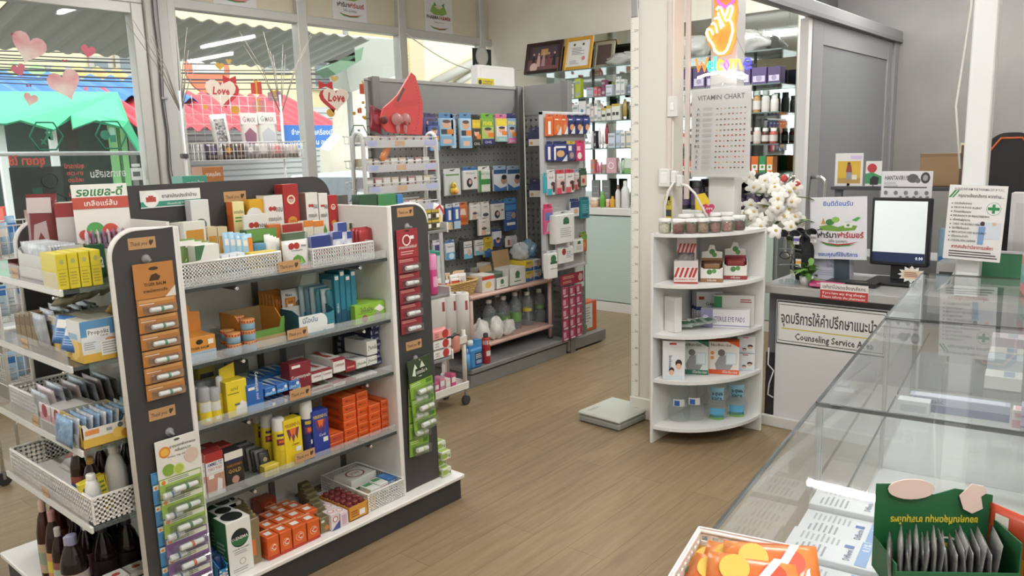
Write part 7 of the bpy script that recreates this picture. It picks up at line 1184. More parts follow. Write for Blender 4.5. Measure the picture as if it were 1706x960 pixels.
K(CZ[2], 1168, 1247, 516, 547, 'medicine_box', 'white and lavender eye pad carton lying in front on the third tier', 'box', '#d9d9dc', {'F': [('r', 0, 0, .25, 1, '#8f8cb0'), ('t', 'STERILE EYE PADS', .58, .35, .26, '#5a5670', .64), ('r', .25, .1, 1, .16, '#8f8cb0'), ('e', .1, .5, .07, '#c9c6dc')]}, .05, FR-.1)
for i in range(4): pouch('blister_pack', 'clear and green blister pack, %s of the heap at the front of the third tier' % ORD[i], 'pack', at(1130+i*16, 552-i*1, 'Z', CZ[2])+Vector((.03, -.02, .02+.004*i)), (.09, .02, .07), clear('#e6efe9', .35, .06, '#cfd8d2'), [('r', .15, .2, .7, .6, '#3f6a52'), ('r', .2, .65, .85, .8, OFFW)], FR+.3*i, 'heap of blister packs', -1.25)
ISO = {'F': [('r', .3, .9, .62, .95, R_), ('e', .72, .42, .15, '#3a2a28', .1), ('e', .72, .34, .12, '#d9b09a', .08), ('e', .4, .24, .12, '#3a2a28', .08), ('e', .4, .18, .11, '#d9b09a', .07), ('r', .1, 0, .9, .1, '#c9d3dc')], 'L': [('r', 0, 0, 1, 1, '#cfd3d6')]}
o = K(CZ[3], 1095, 1131, 566, 631, 'medicine_box', 'white mother and child saline carton at the left of the fourth tier', 'box', '#d9dcde', ISO, .08, FR+.1); q = MB(); q.prints((Vector((-.028, -.0408, .14)), -Z3, X3, -Y3, .09, .025), [('t', 'Isokean', .5, .1, .7, '#4a6a8a', .95)]); q.build('print', o)
NB = lambda c1: {'F': [('r', 0, 0, 1, .14, M(c1)), ('p', [(.6, 1), (1, 1), (1, .84)], M(c1)), ('t', 'NeoBun-Gel', .4, .86, .08, INK, .68), ('p', [(.2, .3), (.35, .55), (.6, .6), (.8, .3), (.7, .14), (.25, .14)], '#8f8f90'), ('e', .42, .66, .12, '#6a6666'), ('r', .56, .3, .92, .68, '#b9c9cc'), ('r', .6, .34, .88, .64, '#d0dadc'), ('e', .12, .65, .06, ORG), ('e', .12, .5, .06, ORG), ('t', 'นีโอบัน-เจล', .7, .04, .07, OFFW, .5)], 'T': [('r', 0, 0, 1, 1, M(c1))]}
K(CZ[3], 1133, 1179, 568, 624, 'medicine_box', 'green and white cooling gel carton on the fourth tier', 'box', '#d3d9d4', NB('#2f6f5a'), .07, FR-.03); K(CZ[3], 1181, 1230, 569, 624, 'medicine_box', 'orange and white cooling gel carton on the fourth tier', 'box', '#d9d4ce', NB('#cf562a'), .07, FR-.03)
o = None
for i in range(2):
    q = K(CZ[3], 1231, 1259, 588, 616, 'medicine_box', 'small white mother and child carton, %s of two on the fourth tier' % ('lower', 'upper')[i], 'box', '#d9dcde', ISO, .06, FR-.05)
    if i: q.location.z += q.dimensions.z+.002 if False else .098
for i, (px, py) in enumerate(((1118, 702), (1156, 702), (1194, 700), (1229, 694))):
    p, w, h, dep = K(CZ[4], px-18, px+18, py-65, py, '', '', None, '', None); r = w/2; c = p-FN*r*1.02+Vector((0, 0, .0015)); c.x = min(c.x, 4.098-r); c.y = min(c.y, 2.067-r)
    pr = [(r*.9, 0), (r, .01), (r, h*.30), (r*.68, h*.46), (r*.7, h*.56), (r*.98, h*.70), (r*.96, h*.84), (r*.45, h*.95), (r*.42, h*.96)]
    o = MB().lathe(pr, clear('#fbfdfd', .04, .03), n=24).build('water_bottle', None, c, 0, 'waisted clear bottle, %s from the left on the bottom tier, %s' % (ORD[i], 'white and blue label' if i < 2 else 'blue wave print'), 'bottle')
    MB().lathe([(r*.48, h*.95), (r*.48, h*.995), (0, h)], M('#a9c3cf' if i > 1 else '#dcdedd', .4), n=16, caps=False).build('cap', o)
    q = MB(); A = [FR-.7+.2*k for k in range(8)]
    def band(z0, z1, r0, r1, col, a0=0, a1=8): q.add([((rr_+.001)*math.sin(a), -(rr_+.001)*math.cos(a), zz) for zz, rr_ in ((z0*h, r0*r), (z1*h, r1*r)) for a in A[a0:a1]], [(k, k+1, k+1+(a1-a0), k+(a1-a0)) for k in range(a1-a0-1)], M(col, .4))
    if i < 2: band(.40, .58, .8, .76, '#d6d8d8'); band(.42, .55, .83, .79, '#2f5fa8', 1, 5)
    else:
        band(.0, .12, 1, 1.0, '#7fa858'); band(.05, .3, 1.0, 1.0, '#5fa8cc'); band(.5, .84, .84, .99, '#8fc3dc'); q.prints((c*0+Vector((math.sin(FR)*r*1.03-.6*r*math.cos(FR), -math.cos(FR)*r*1.03-.6*r*math.sin(FR), h*.5)), Vector((math.cos(FR), math.sin(FR), 0)), Z3, FN, 1.2*r, h*.3), [('t', 'aqua', .5, .5, .35, '#22384a', .9), ('t', 'kare', .5, .08, .35, '#22384a', .9)])
    q.build('label', o)
o = MB().add([(0, 0, 0)], [], 'FFFFFF'[:0] or '#d3b83a') if False else None
p = at(1170, 384, 'Z', CZ[0]); sg = empty('heart_stick', (p.x+.12, p.y+.06, CZ[0]+.001), 'yellow and crimson love heart stick sign among the jars', 'sign')
def flat(pts, col, nm, off, par, R=FR):
    e1 = Vector((math.cos(R), math.sin(R), 0)); n = Vector((math.sin(R), -math.cos(R), 0)); v = [e1*a+Z3*b_+n*off for a, b_ in pts]; v2 = [x-n*.004 for x in v]; k = len(v)
    MB().add(v+v2, [tuple(range(k)), tuple(range(2*k-1, k-1, -1))]+[((i+1) % k, i, k+i, k+(i+1) % k) for i in range(k)], col).build(nm, par)
def heart(s, n=24): return [(s*16*math.sin(t)**3/17, s*(13*math.cos(t)-5*math.cos(2*t)-2*math.cos(3*t)-math.cos(4*t))/17) for t in [2*PI*i/n for i in range(n)]]
MB().cyl((0, 0, 0), .02, .025, '#2a2a2a', 12).tube([(0, 0, .02), (.0, 0, .1)], .003, '#3a3a3a', 6).build('base', sg)
flat([(a-.01, b_+.14) for a, b_ in [(-.03, -.04), (.02, -.05), (.05, .0), (.02, .05), (-.03, .04)]], '#d3b52f', 'yellow_card', .004, sg); flat([(a+.03, b_+.105) for a, b_ in heart(.036)], '#b02f55', 'heart_card', .010, sg)
e1 = Vector((math.cos(FR), math.sin(FR), 0)); MB().prints((e1*.0+FN*.0105+Z3*.09, e1, Z3, FN, .06, .03), [('t', 'Love', .5, .3, .6, OFFW, .8)]).build('print', sg)
# ================================================================ counselling desk
dk = empty('counselling_desk', (4.5, 1.0, 0), 'grey counselling desk with a white front board behind the glass counter', 'desk')
def dp(mb, nm): o = mb.build(nm, dk); o.location = -dk.location; return o
dp(MB().box(4.20, .945, .775, 4.86, 1.735, .82, M('#a3a29f', .4), .004).box(4.29, .30, .775, 4.86, .945, .82, M('#a3a29f', .4)), 'desk_top')
dp(MB().box(4.29, .32, .0, 4.84, 1.72, .775, M('#77777a', .5)), 'cabinet')
dp(MB().box(4.21, .95, 0, 4.24, 1.735, .06, M('#d0cec8', .5), .003), 'plinth'); dp(MB().box(4.262, 1.655, .02, 4.268, 1.72, .42, '#2f2d2d'), 'gap_shade_sheet')  # dark sheet stands in for the shade in the gap
bd = MB().box(4.242, .955, .04, 4.256, 1.66, .735, M('#d0cfd0', .12), .002)
fr = (Vector((4.2418, 1.655, .485)), -Y3, Z3, -X3, .575, .246); B_ = '#22302a'
bd.prints(fr, [('r', 0, 0, 1, 1, B_), ('r', .008, .03, .992, .97, '#d9d9d6'), ('r', .017, .075, .983, .925, B_), ('r', .02, .09, .98, .91, '#d9d9d6'), ('t', 'จุดบริการให้คำปรึกษาแนะนำ', .48, .50, .24, INK, .88, 0, .02), ('r', .05, .36, .93, .385, '#c9b53a'), ('t', 'Counseling Service Area', .54, .14, .15, INK, .72, 0, .02)])
dp(bd, 'front_board')
sk = MB().prints(frameX(1366, 497, 1447, 477, 4.198), [('r', 0, 0, 1, 1, '#d9d4d0'), ('r', 0, 0, 1, .56, '#b03a38'), ('t', 'แพ้ยาโปรดแจ้งเภสัชกร', .5, .66, .2, INK, .9), ('t', 'If you have any drug allergies', .5, .32, .15, OFFW, .92), ('t', 'Please inform the pharmacist', .5, .08, .15, OFFW, .9)]); dp(sk, 'sticker')
MB().tube([(4.25, 1.70, .45), (4.22, 1.69, .36), (4.215, 1.655, .33), (4.22, 1.68, .25), (4.23, 1.69, .18), (4.235, 1.66, .165)], .004, '#dad8d4').build('hanging_cable', None, (0, 0, 0), 0, 'white cord hanging by the left end of the counselling desk', 'cord')
DZ = .821
def upright(px0, py0, px1, py1, X, name, label, cat, col, items, t=.004, z0=DZ, rot=0, foot=True):
    fr = frameX(px0, py1, px1, py0, X); o = sheet(name, label, cat, fr, t, col, items)
    if foot: MB().prism([(0, 0), (.06, 0), (0, fr[5]*.7)], fr[4]*.45, fr[4]*.55, '#bdbbb8', 'YZ').build('easel_back', o); o.location.z = z0; 
    return o
SWOOSH = [('p', [(.16, .30), (.3, .245), (.5, .22), (.7, .24), (.86, .29), (.7, .262), (.5, .245), (.3, .265)], R_), ('p', [(.18, .28), (.3, .225), (.5, .205), (.7, .222), (.8, .25), (.5, .222)], '#3f8a4a')]
def logo(y0=.45, s=1.0): return [('p', [(.2, y0), (.5, y0-.02), (.8, y0), (.84, y0+.07), (.65, y0+.09), (.5, y0+.05), (.35, y0+.09), (.16, y0+.06)], '#6f9a3f'), ('e', .68, y0+.1, .08, '#cfd0cc', .05), ('p', [(.58, y0+.12), (.78, y0+.12), (.74, y0+.04), (.62, y0+.04)], '#e0e0dc'), ('r', .665, y0+.06, .695, y0+.1, '#3f8a4a'), ('r', .65, y0+.073, .71, y0+.087, '#3f8a4a'), ('e', .36, y0+.13, .08, '#3f7a44', .05), ('e', .46, y0+.17, .07, '#8fb85a', .045), ('p', [(.74, y0+.16), (.84, y0+.21), (.9, y0+.2), (.82, y0+.14)], '#4a9a4a'), ('p', [(.2, y0+.1), (.24, y0+.2), (.28, y0+.1)], '#c98f4a')]
WB_ = [('t', 'ยินดีต้อนรับ', .5, .86, .07, '#3a62b0', .62, 0, .02)]+logo(.47)+[('t', 'ฟาร์มา', .3, .35, .085, INK, .38, 0, .03), ('t', 'ฟาร์เมอร์', .72, .35, .085, R_, .46, 0, .03), ('t', 'ใส่ใจ ดูแลคุณ', .5, .275, .04, '#6a6a6a', .4)]+SWOOSH+[('t', 'ขอบคุณที่ใช้บริการ', .5, .05, .06, '#3a62b0', .7, 0, .02)]
o = upright(1350, 331, 1449, 431, 4.47, 'welcome_board', 'white square welcome board with shop emblem in front of the monitor', 'sign', '#dddde2', WB_, .006, .965, 0, False); o.rotation_euler.rotate_axis('Y', -.04)
MB().box(.12, .03, -.145, .2, .05, .1, M('#3f4a55', .4), .004).build('stand', o)
mn = empty('monitor', (4.60, 1.13, DZ), 'black monitor showing a blank pale screen with 0.00', 'monitor'); f2 = frameX(1448, 440, 1553, 331, 4.57); BK = M('#1e1f22', .35)
y0 = f2[0].y-1.13; w = f2[4]; z0 = f2[0].z-DZ; h = f2[5]
MB().box(-.03, y0-w, z0, .02, y0, z0+h, BK, .006).build('bezel', mn)
q = MB().box(-.0312, y0-w+.018, z0+.02, -.030, y0-.014, z0+h-.016, M('#c3c9c8', .25, 0, .38)); q.build('screen', mn)
MB().prints((Vector((-.0314, y0-.014, z0+.02)), -Y3, Z3, -X3, w-.032, h-.036), [('r', 0, 0, 1, .16, M('#24304e', .3, 0, .15)), ('t', '0.00', .9, .055, .05, M('#dfe4ea', .4, 0, .6), .14)]).build('screen_text', mn)
MB().box(.0, y0-w*.65, .02, .02, y0-w*.35, z0+.1, BK, .004).build('neck', mn); MB().box(-.12, y0-w*.9, 0, .12, y0-w*.0, .018, BK, .008).build('foot', mn)
carton('keyboard', 'flat black device lying in front of the monitor', 'device', (4.42, 1.31, DZ), (.26, .10, .022), '#232426', {'T': [('r', .1, .2, .9, .8, '#34363a'), ('r', .55, .35, .8, .55, '#8a7a5a')]}, Q)
o = upright(1467, 285, 1555, 331, 4.66, 'virus_notice', 'white hantavirus notice sheet standing above the monitor', 'notice', '#d6d6d8', [('t', 'HANTAVIRUS', .3, .68, .16, INK, .46, 0, .02), ('e', .62, .74, .11, '#5a5a5c', .16), ('e', .72, .66, .05, '#6a6a6c', .09), ('e', .86, .76, .09, '#3a3a3c', .2), ('e', .86, .76, .05, '#9a9a9c', .11), ('l', .06, .42, .4, .62, 4, LG), ('r', .05, .4, .9, .44, INK)]+[('e', .1+.2*i, .22+.0*i, .04, '#7a7a7c', .08) for i in range(5)]+[('e', .4+.13*i, .05, .035, '#6a6a6c', .06) for i in range(5)], .003, 0, 0, False)
MB().box(.04, .004, -.30, .07, .02, .02, '#c9c9c9').build('stem', o)
# shelf ledge behind with calendar and booklet
lg = MB().box(4.80, .75, 1.315, 5.05, 1.575, 1.335, M('#3c3d40', .5), .003).box(4.83, 1.52, .822, 4.86, 1.56, 1.315, '#55565a').box(4.83, .78, .822, 4.86, .82, 1.315, '#55565a'); lg.build('desk_shelf', None, (0, 0, 0), 0, 'dark raised shelf across the back of the counselling desk', 'shelf')
o = upright(1390, 254, 1439, 309, 4.84, 'desk_calendar', 'desk calendar 2024 with a yellow picture of a seated man on the raised shelf', 'calendar', '#d9d6d2', [('r', .1, .08, .92, .76, '#c9a53a'), ('r', .1, .08, .92, .25, '#a98a4a'), ('e', .5, .68, .06, '#5a3a2a', .05), ('p', [(.4, .42), (.62, .42), (.58, .64), (.44, .64)], '#8a3a34'), ('p', [(.42, .2), (.6, .2), (.62, .42), (.42, .42)], '#8a9098'), ('r', .62, .2, .8, .34, '#d6d0c4'), ('t', '2024', .75, .84, .05, '#8a6fae', .3), ('r', .55, .82, .95, .92, '#c9b9d6')], .004, 1.336)
o = upright(1441, 266, 1470, 308, 4.84, 'booklet', 'white booklet with a red disc and a green curve beside the calendar', 'booklet', '#d3d3d0', [('e', .4, .72, .3, '#b03a3a'), ('p', [(0, .1), (0, .5), (.4, .56), (1, .4), (1, .1)], '#3f8a5a'), ('p', [(.3, .06), (.8, .06), (.85, .35), (.5, .42), (.3, .3)], '#26282a')], .006, 1.336)
carton('paper_bag', 'brown paper bag on the raised shelf behind the notice', 'bag', (4.93, 1.02, 1.336), (.2, .08, .18), '#8a6f4e', {'F': [('r', .0, .9, 1, 1, '#7a6040')]}, Q)
MB().tube([(4.92, 1.07+.05*math.cos(a), 1.516+.1*math.sin(a)) for a in [i*PI/10 for i in range(11)]], .004, '#6a4a34').tube([(4.94, .99+.05*math.cos(a), 1.516+.08*math.sin(a)) for a in [i*PI/10 for i in range(11)]], .004, '#4a3a30').build('bag_handles', None, (0, 0, 0), 0, 'pair of twisted bag handles standing up behind the notice', 'handle') if False else None
for i in range(2): pass
# sunglasses carousel, plant, bags, flowers at the left of the desk
st = empty('sunglasses_stand', (4.36, 1.62, DZ), 'clear sunglasses stand with dark glasses and price tags at the left desk end', 'stand'); AC = clear('#eef4f4', .12, .05)
MB().cyl((0, 0, 0), .075, .008, AC, 24).cyl((0, 0, .008), .008, .33, AC, 12).build('acrylic_stand', st)
for i, z in enumerate((.10, .19, .28)): MB().tube([(-.05, -.06, z), (0, 0, z), (-.05, .06, z)], .004, AC, 6).build('arm', st)
def glasses(z, dy, lens, tagc, label, gx=-.07):
    g_ = empty('sunglasses', (4.36+gx, 1.62+dy, DZ+z), label, 'glasses'); b = MB()
    for s in (-1, 1):
        pts = [(-.008*abs(math.cos(a)), s*.033+.029*math.cos(a), .021*math.sin(a)-(.005 if math.sin(a) > 0 else 0)) for a in [2*PI*i/18 for i in range(18)]]; b.tube(pts, .0028, '#1c1c1e', 6, True); b.tube([(0, s*.062, .01), (.03, s*.066, .012), (.12, s*.062, -.002)], .0025, '#1c1c1e', 6)
        MB().add(pts, [tuple(range(18))], lens).build('lens', g_)
    b.tube([(-.006, -.006, .006), (-.008, 0, .009), (-.006, .006, .006)], .0025, '#1c1c1e', 6).build('frame', g_)
    MB().box(-.012, -.06, -.06, -.010, -.03, -.015, '#d6d4d8').prints((Vector((-.0121, -.03, -.06)), -Y3, Z3, -X3, .03, .045), [('r', 0, .4, 1, .75, M(tagc)), ('l', .1, .1, .9, .35, 2, INK)]).build('price_tag', g_); return g_
DL = M('#1a1b1f', .08)
glasses(.285, .0, DL, '#5a4a9a', 'black sunglasses with a violet price tag on the top arm of the stand'); glasses(.16, -.015, clear('#e6ecec', .03), '#d39a3a', 'clear glasses with an orange price tag on the lower arm of the stand'); glasses(.285, -.05, DL, '#8a8a8a', 'second black sunglasses at the right of the stand', .05)
lump('black_bag', 'black cloth bag standing behind the sunglasses stand', (4.46, 1.60, DZ), (.10, .12, .26), M('#1f2022', .8), 61)
gb = carton('gift_bag', 'pale lavender gift bag behind the plant on the counselling desk', 'bag', (4.56, 1.47, DZ), (.22, .08, .24), '#c3c3d0', {'F': [('e', .3, .75, .2, '#d3cfdc'), ('e', .7, .6, .25, '#b3b8cc'), ('t', 'Gift', .5, .3, .08, '#8a8ca0', .3), ('l', .2, .1, .8, .25, 3, '#a5a8bc')]}, Q)
def leaf(b, c, ln, wd, az, el, m, n=5):
    d_ = Vector((math.cos(az)*math.cos(el), math.sin(az)*math.cos(el), math.sin(el))); s_ = d_.cross(Z3).normalized(); u_ = s_.cross(d_); v = []
    for i in range(n+1): t = i/n; wv = wd*math.sin(PI*min(1, t*.95+.03))**.8; p = Vector(c)+d_*(ln*t)-Z3*(ln*.25*t*t); v += [p-s_*wv+u_*wv*.3, p, p+s_*wv+u_*wv*.3]
    b.add(v, [f for i in range(n) for f in ((3*i, 3*i+1, 3*i+4, 3*i+3), (3*i+1, 3*i+2, 3*i+5, 3*i+4))], m, True)
rn = random.Random(9); pl = empty('potted_plant', (4.30, 1.52, DZ), 'small green leafy plant beside the sunglasses stand', 'plant'); b = MB()
for i in range(26): leaf(b, (rn.uniform(-.02, .02), rn.uniform(-.03, .03), .03+rn.uniform(0, .09)), rn.uniform(.06, .10), .016, rn.uniform(0, 6.28), rn.uniform(-.1, 1.0), M(('#5f8a3f', '#6f9a4a', '#4f7a38')[i % 3], .45))
b.build('foliage', pl); MB().lathe([(.03, 0), (.038, .05), (.034, .05)], M('#cfcfca', .4), n=16).build('pot', pl)
fb = empty('orchid_bouquet', (4.40, 1.86, .86), 'mass of white artificial orchids behind the jars of the corner shelf', 'flowers'); b = MB(); fb.location.z = 0
b.tube([(.0, .0, .0), (0, 0, 1.0), (.02, -.06, 1.25)], .012, '#5a6a4a', 6); b.build('stems', fb)
for i in range(60):
    q = MB(); cx_, cy_, cz_ = rn.uniform(-.14, .06), rn.uniform(-.24, .09), 1.10+rn.uniform(0, .32)
    cz_ = min(cz_, 1.42+cy_*.3)
    nn = Vector((-.85+rn.uniform(-.5, .5), -.45+rn.uniform(-.6, .6), rn.uniform(-.2, .6))).normalized(); e2 = nn.cross(Z3).normalized(); e3 = e2.cross(nn); r0 = rn.random()*2; pm = M(('#eceae4', '#e6e2da', '#f0eee9')[i % 3], .7)
    for k in range(5):
        u_ = e2*math.cos(r0+k*1.2566)+e3*math.sin(r0+k*1.2566); w_ = nn.cross(u_); C_ = Vector((cx_, cy_, cz_)); rm = [C_+u_*(.024+.023*math.cos(t))+w_*(.018*math.sin(t))-nn*(.012*(1+math.cos(t))**2*.5) for t in [2*PI*z/10 for z in range(10)]]
        q.add([C_+u_*.03+nn*.004]+rm, [(0, 1+z, 1+(z+1) % 10) for z in range(10)], pm, True)
    q.sphere((cx_, cy_, cz_), .01, '#c9b06a', 8, 5); q.build('blossom', fb)
b = MB()
for i in range(12): leaf(b, (rn.uniform(-.1, .06), rn.uniform(-.24, .06), 1.06+rn.uniform(0, .3)), .13, .022, rn.uniform(0, 6.28), rn.uniform(-.2, .8), M(('#4a6a3a', '#6a7f4a')[i % 2], .5))
b.sphere((.0, -.16, 1.40), .022, '#b03a34', 8, 6).sphere((-.02, -.24, 1.37), .02, '#b03a34', 8, 6).build('leaves', fb)
pouch('wet_wipes', 'crimson wet wipes pack lying at the front of the counselling desk', 'wipes', (4.27, 1.40, DZ), (.19, .09, .035), '#b03a6a', [('r', .1, .3, .9, .7, '#c9648f'), ('r', .3, .75, .7, .9, '#d9c9d0')], Q)
sn = empty('burst_sign', (4.27, .985, DZ), 'white starburst card sign on a small round stand on the desk front', 'sign'); MB().cyl((0, 0, 0), .03, .008, '#dcdcda', 16).cyl((0, 0, .008), .006, .05, '#c9d3d6', 10).build('stand', sn)
pts = [((.065 if i % 2 == 0 else .045)*math.cos(2*PI*i/24), .105+(.045 if i % 2 == 0 else .03)*math.sin(2*PI*i/24)) for i in range(24)]; flat(pts, '#dcd8d0', 'burst_card', .004, sn, Q)
MB().prints((Vector((-.0045, .04, .085)), -Y3, Z3, -X3, .08, .04), [('r', 0, 0, 1, 1, '#d3b9a0'), ('l', .1, .2, .9, .85, 3, '#7a4a3a')]).build('print', sn)
# white post with the pharmacist notice, clutter behind
yl, yr = solve(1607, 0, 'Y', {'X': 4.36, 'Z': 1.6}), solve(1648, 0, 'Y', {'X': 4.36, 'Z': 1.6})
struct(MB().box(4.36, yr, .82, 4.44, yl, 3.3, M('#dcdedd', .4), .006).build('trim_post_right'))
MB().tube([(4.355, yl+.012, 3.2), (4.355, yl+.01, 2.2), (4.355, yl+.045, 1.75), (4.355, yl+.01, 1.45)], .005, '#d6d4d0').build('white_cable', None, (0, 0, 0), 0, 'white cable running down the left side of the right-hand post', 'cable')
GX = '#2f7f4a'
PI_ = [('t', 'PLEASE INFORM THE PHARMACIST IF YOU...', .53, .93, .032, INK, .86), ('p', [(.0, .83), (.1, .93), (.14, .93), (.04, .83)], GX), ('p', [(.06, .83), (.16, .93), (.19, .93), (.09, .83)], GX), ('t', 'กรุณาแจ้งเภสัชกร หากท่าน...', .56, .84, .04, INK, .78, 0, .02), ('e', .8, .7, .125, GX), ('e', .8, .7, .118, '#dcdad8'), ('r', .7, .68, .9, .72, GX), ('r', .775, .64, .825, .76, GX), ('t', 'หากสงสัยว่ามีอาการแพ้ยา', .5, .155, .045, R_, .72, 0, .02), ('l', .1, .03, .95, .13, 3, INK), ('r', .55, .3, .95, .52, '#c9cfd8'), ('e', .64, .5, .04, '#4a3a38', .03), ('p', [(.58, .22), (.68, .22), (.7, .46), (.58, .46)], '#7a9ac0'), ('e', .84, .5, .035, '#d0a890', .025)]
for i, s_ in enumerate(('มีประวัติแพ้ยา/อาหาร', 'DRUG OR FOOD ALLERGY', 'ตั้งครรภ์/ให้นมบุตร', 'PREGNANCY OR BREASTFEEDING', 'เด็กหรือผู้สูงอายุ', 'CHILD OR ELDERLY PERSON', 'มียาที่ใช้เป็นประจำ', 'MEDICATION USED REGULARLY', 'มีโรคประจำตัว', 'UNDERLYING DISEASE')):
    y = .745-.055*i; wd = .024*len(s_) if i % 2 else .3; PI_ += [('t', s_, .12+min(.62, wd)/2, y, .026, INK, min(.62, wd)), ('e', .08, y+.01, .012, INK)]
fr = frameX(1570, 430, 1676, 308, 4.30); o = sheet('pharmacist_notice', 'white notice asking customers to inform the pharmacist, fixed to the right-hand post', 'notice', fr, .005, '#dcdad8', PI_); o.rotation_euler.rotate_axis('Y', .03)
MB().box(fr[4]*.3, .005, fr[5]*.4, fr[4]*.6, .06, fr[5]*.5, '#c9c9c6').build('clip', o)
o = MB().box(4.50, .3, DZ, 4.52, .82, 1.03, M('#3f7a58', .5), .003).build('desk_screen', None, (0, 0, 0), 0, 'green desk screen behind the right-hand post', 'panel'); MB().box(4.495, .3, 1.03, 4.525, .82, 1.04, '#c9c9c9').build('edge_strip', o)
carton('white_cabinet', 'white rounded monitor back standing at the right behind the notice', 'device', (4.66, .52, DZ), (.22, .10, .50), '#c9c6c6', {'F': [('r', .1, .1, .9, .9, '#bdbaba')]}, Q)
bp = empty('backpack', (4.84, .55, 1.03), 'black backpack with an orange piped edge behind the notice', 'bag'); bp.location = (5.2, .72, 0)
MB().prism(rr(-.12, .12, .9, 1.62, .1), -.08, .08, M('#232325', .7), 'YZ').build('body', bp); MB().tube([(-.085, .10, 1.0), (-.085, .10, 1.52), (-.085, .05, 1.59), (-.085, -.05, 1.59), (-.085, -.10, 1.52), (-.085, -.10, 1.0)], .006, '#c9622f').build('piping', bp); MB().box(-.1, -.14, 0, .1, .14, .9, M('#8a8886', .5), .004).build('stool', bp) if False else None
struct(MB().box(5.05, .30, 0, 5.4, 1.75, .898, M('#8a8987', .5), .004).build('trim_back_counter'))
sheet('wall_mirror', 'narrow cream framed mirror edge left of the right-hand post', 'mirror', frameX(1594, 330, 1607, 238, 4.9), .02, '#d3c9a8', [('r', .25, .04, 1, .96, '#5a4a40')])
carton('blue_bottle_pack', 'clear and blue hand gel bottle behind the monitor', 'bottle', (4.72, .93, DZ), (.06, .06, .30), '#8fb0c4', {'F': [('r', .1, .2, .9, .5, '#3a7ab0')]}, Q)
carton('receipt_printer', 'beige grey receipt printer to the right of the monitor', 'device', (4.62, .86, DZ), (.14, .16, .14), '#a9a8a5', {'F': [('r', .1, .55, .9, .65, INK), ('r', .7, .2, .85, .3, GRN)]}, Q)
q = MB(); [q.tube([(4.45+.05*i, .90-.02*i, DZ+.006), (4.47, .86-.02*i, DZ+.05), (4.5, .83, DZ+.11+.02*i), (4.49, .80, DZ+.2)], .004, ('#dcdad6', '#dcdad6', '#2c2c2e')[i], 6) for i in range(3)]; q.build('cable_bundle', None, (0, 0, 0), 0, 'white and black cables arching over the desk beside the post', 'cable')
# ================================================================ glass display counters
CA = math.atan2(.369, 3.046); CU = Vector((math.cos(CA), math.sin(CA), 0)); CN = Vector((math.sin(CA), -math.cos(CA), 0))
C0 = Vector((1.946, .648, 0)); CL, CD, CH = 1.13, .56, .95
GT = clear('#fdfefe', .03, .02, '#eeefec'); GE = M('#1f2825', .2); AL2 = M('#b9bbb8', .35, .5)
def showcase(k, label):
    o = empty('glass_showcase', C0+CU*(CL*(k+.5)+.008*k)+CN*(CD/2), label, 'display counter', 'row of glass display counters', CA)
    L_, D_ = CL/2, CD/2
    MB().box(-L_, -D_, 0, L_, D_-.0, .36, M('#d3d4d0', .5), .004).build('base_cabinet', o)
    MB().box(-L_+.01, -D_+.005, .36, L_-.01, -D_+.02, CH-.012, M('#dfe2de', .4)).build('rear_panel', o)
    MB().box(-L_, -D_, CH-.006, L_, D_, CH, GT).build('glass_top', o)
    e = MB().box(-L_, D_-.0005, CH-.009, L_, D_+.005, CH+.0005, GE).box(L_-.0005, -D_, CH-.009, L_+.0035, D_, CH+.0005, GE).box(-L_-.003, -D_, CH-.007, -L_+.0005, D_, CH+.0005, GE); e.build('glass_edge', o)
    MB().box(-L_, D_-.008, .36, L_, D_-.003, CH-.008, GT).build('front_glass', o)
    MB().box(L_-.006, -D_+.02, .36, L_-.001, D_-.008, CH-.008, GT).build('end_glass', o)
    for x in (-L_+.008, L_-.008):
        for y in (-D_+.008, D_-.008): MB().box(x-.008, y-.006, .36, x+.008, y+.006, CH-.008, AL2).build('corner_post', o)
    MB().box(-L_+.02, -D_+.02, .652, L_-.02, D_-.05, .658, GT).box(-L_+.02, D_-.052, .650, L_-.02, D_-.048, .660, GE).build('inner_shelf', o)
    return o
show = [showcase(-1, 'nearest glass display counter, carrying the green carton and white basket'), showcase(0, 'middle glass display counter with a few cartons inside'), showcase(1, 'farthest glass display counter reaching the counselling desk')]
def S(k, x, y, z, name, label, size, col, pr, rot=0, cat='box'):
    "item inside counter k: x along it, y across from its middle"
    p = C0+CU*(CL*(k+.5)+.008*k+x)+CN*(CD/2-y); return carton(name, label, cat, Vector((p.x, p.y, z)), size, col, pr, CA+rot)
DF = {'T': [('l', .08, .55, .55, .9, 6, '#8a8c90'), ('l', .6, .45, .95, .9, 8, '#9a9ca0'), ('r', .6, .3, .72, .4, '#3a62a0'), ('t', 'Differin', .35, .3, .07, '#4a5a7a', .4), ('r', .05, .12, .95, .24, '#7a9ac4'), ('t', '0.1%', .75, .14, .08, OFFW, .3)], 'F': [('r', 0, .1, 1, .4, '#7a9ac4'), ('t', 'Differin', .3, .5, .3, '#4a5a7a', .4)]}
for i in range(4): S(-1, .10+.128*i, .165-.0*i, .662, 'medicine_box', 'flat white and blue gel carton, %s from the near end inside the nearest counter' % ORD[i], (.122, .19, .07+.012*(i % 2)), '#c3c6c8', DF, 0)
S(-1, -.05, .12, .662, 'medicine_box', 'violet and white gel carton inside the nearest counter', (.15, .09, .08), '#d6d3dc', {'T': [('t', 'AC 2\u00bd', .5, .4, .35, INK, .6), ('r', 0, 0, 1, .2, '#5a4a8a')], 'F': [('r', 0, 0, 1, .6, '#5a4a8a'), ('t', 'AC 2\u00bd', .5, .66, .25, INK, .5)]})
S(-1, -.22, .12, .662, 'medicine_box', 'white and purple carton at the near end inside the nearest counter', (.14, .12, .06), '#cfcbd6', {'T': [('r', .1, .5, .9, .9, '#6a5a9a')]})
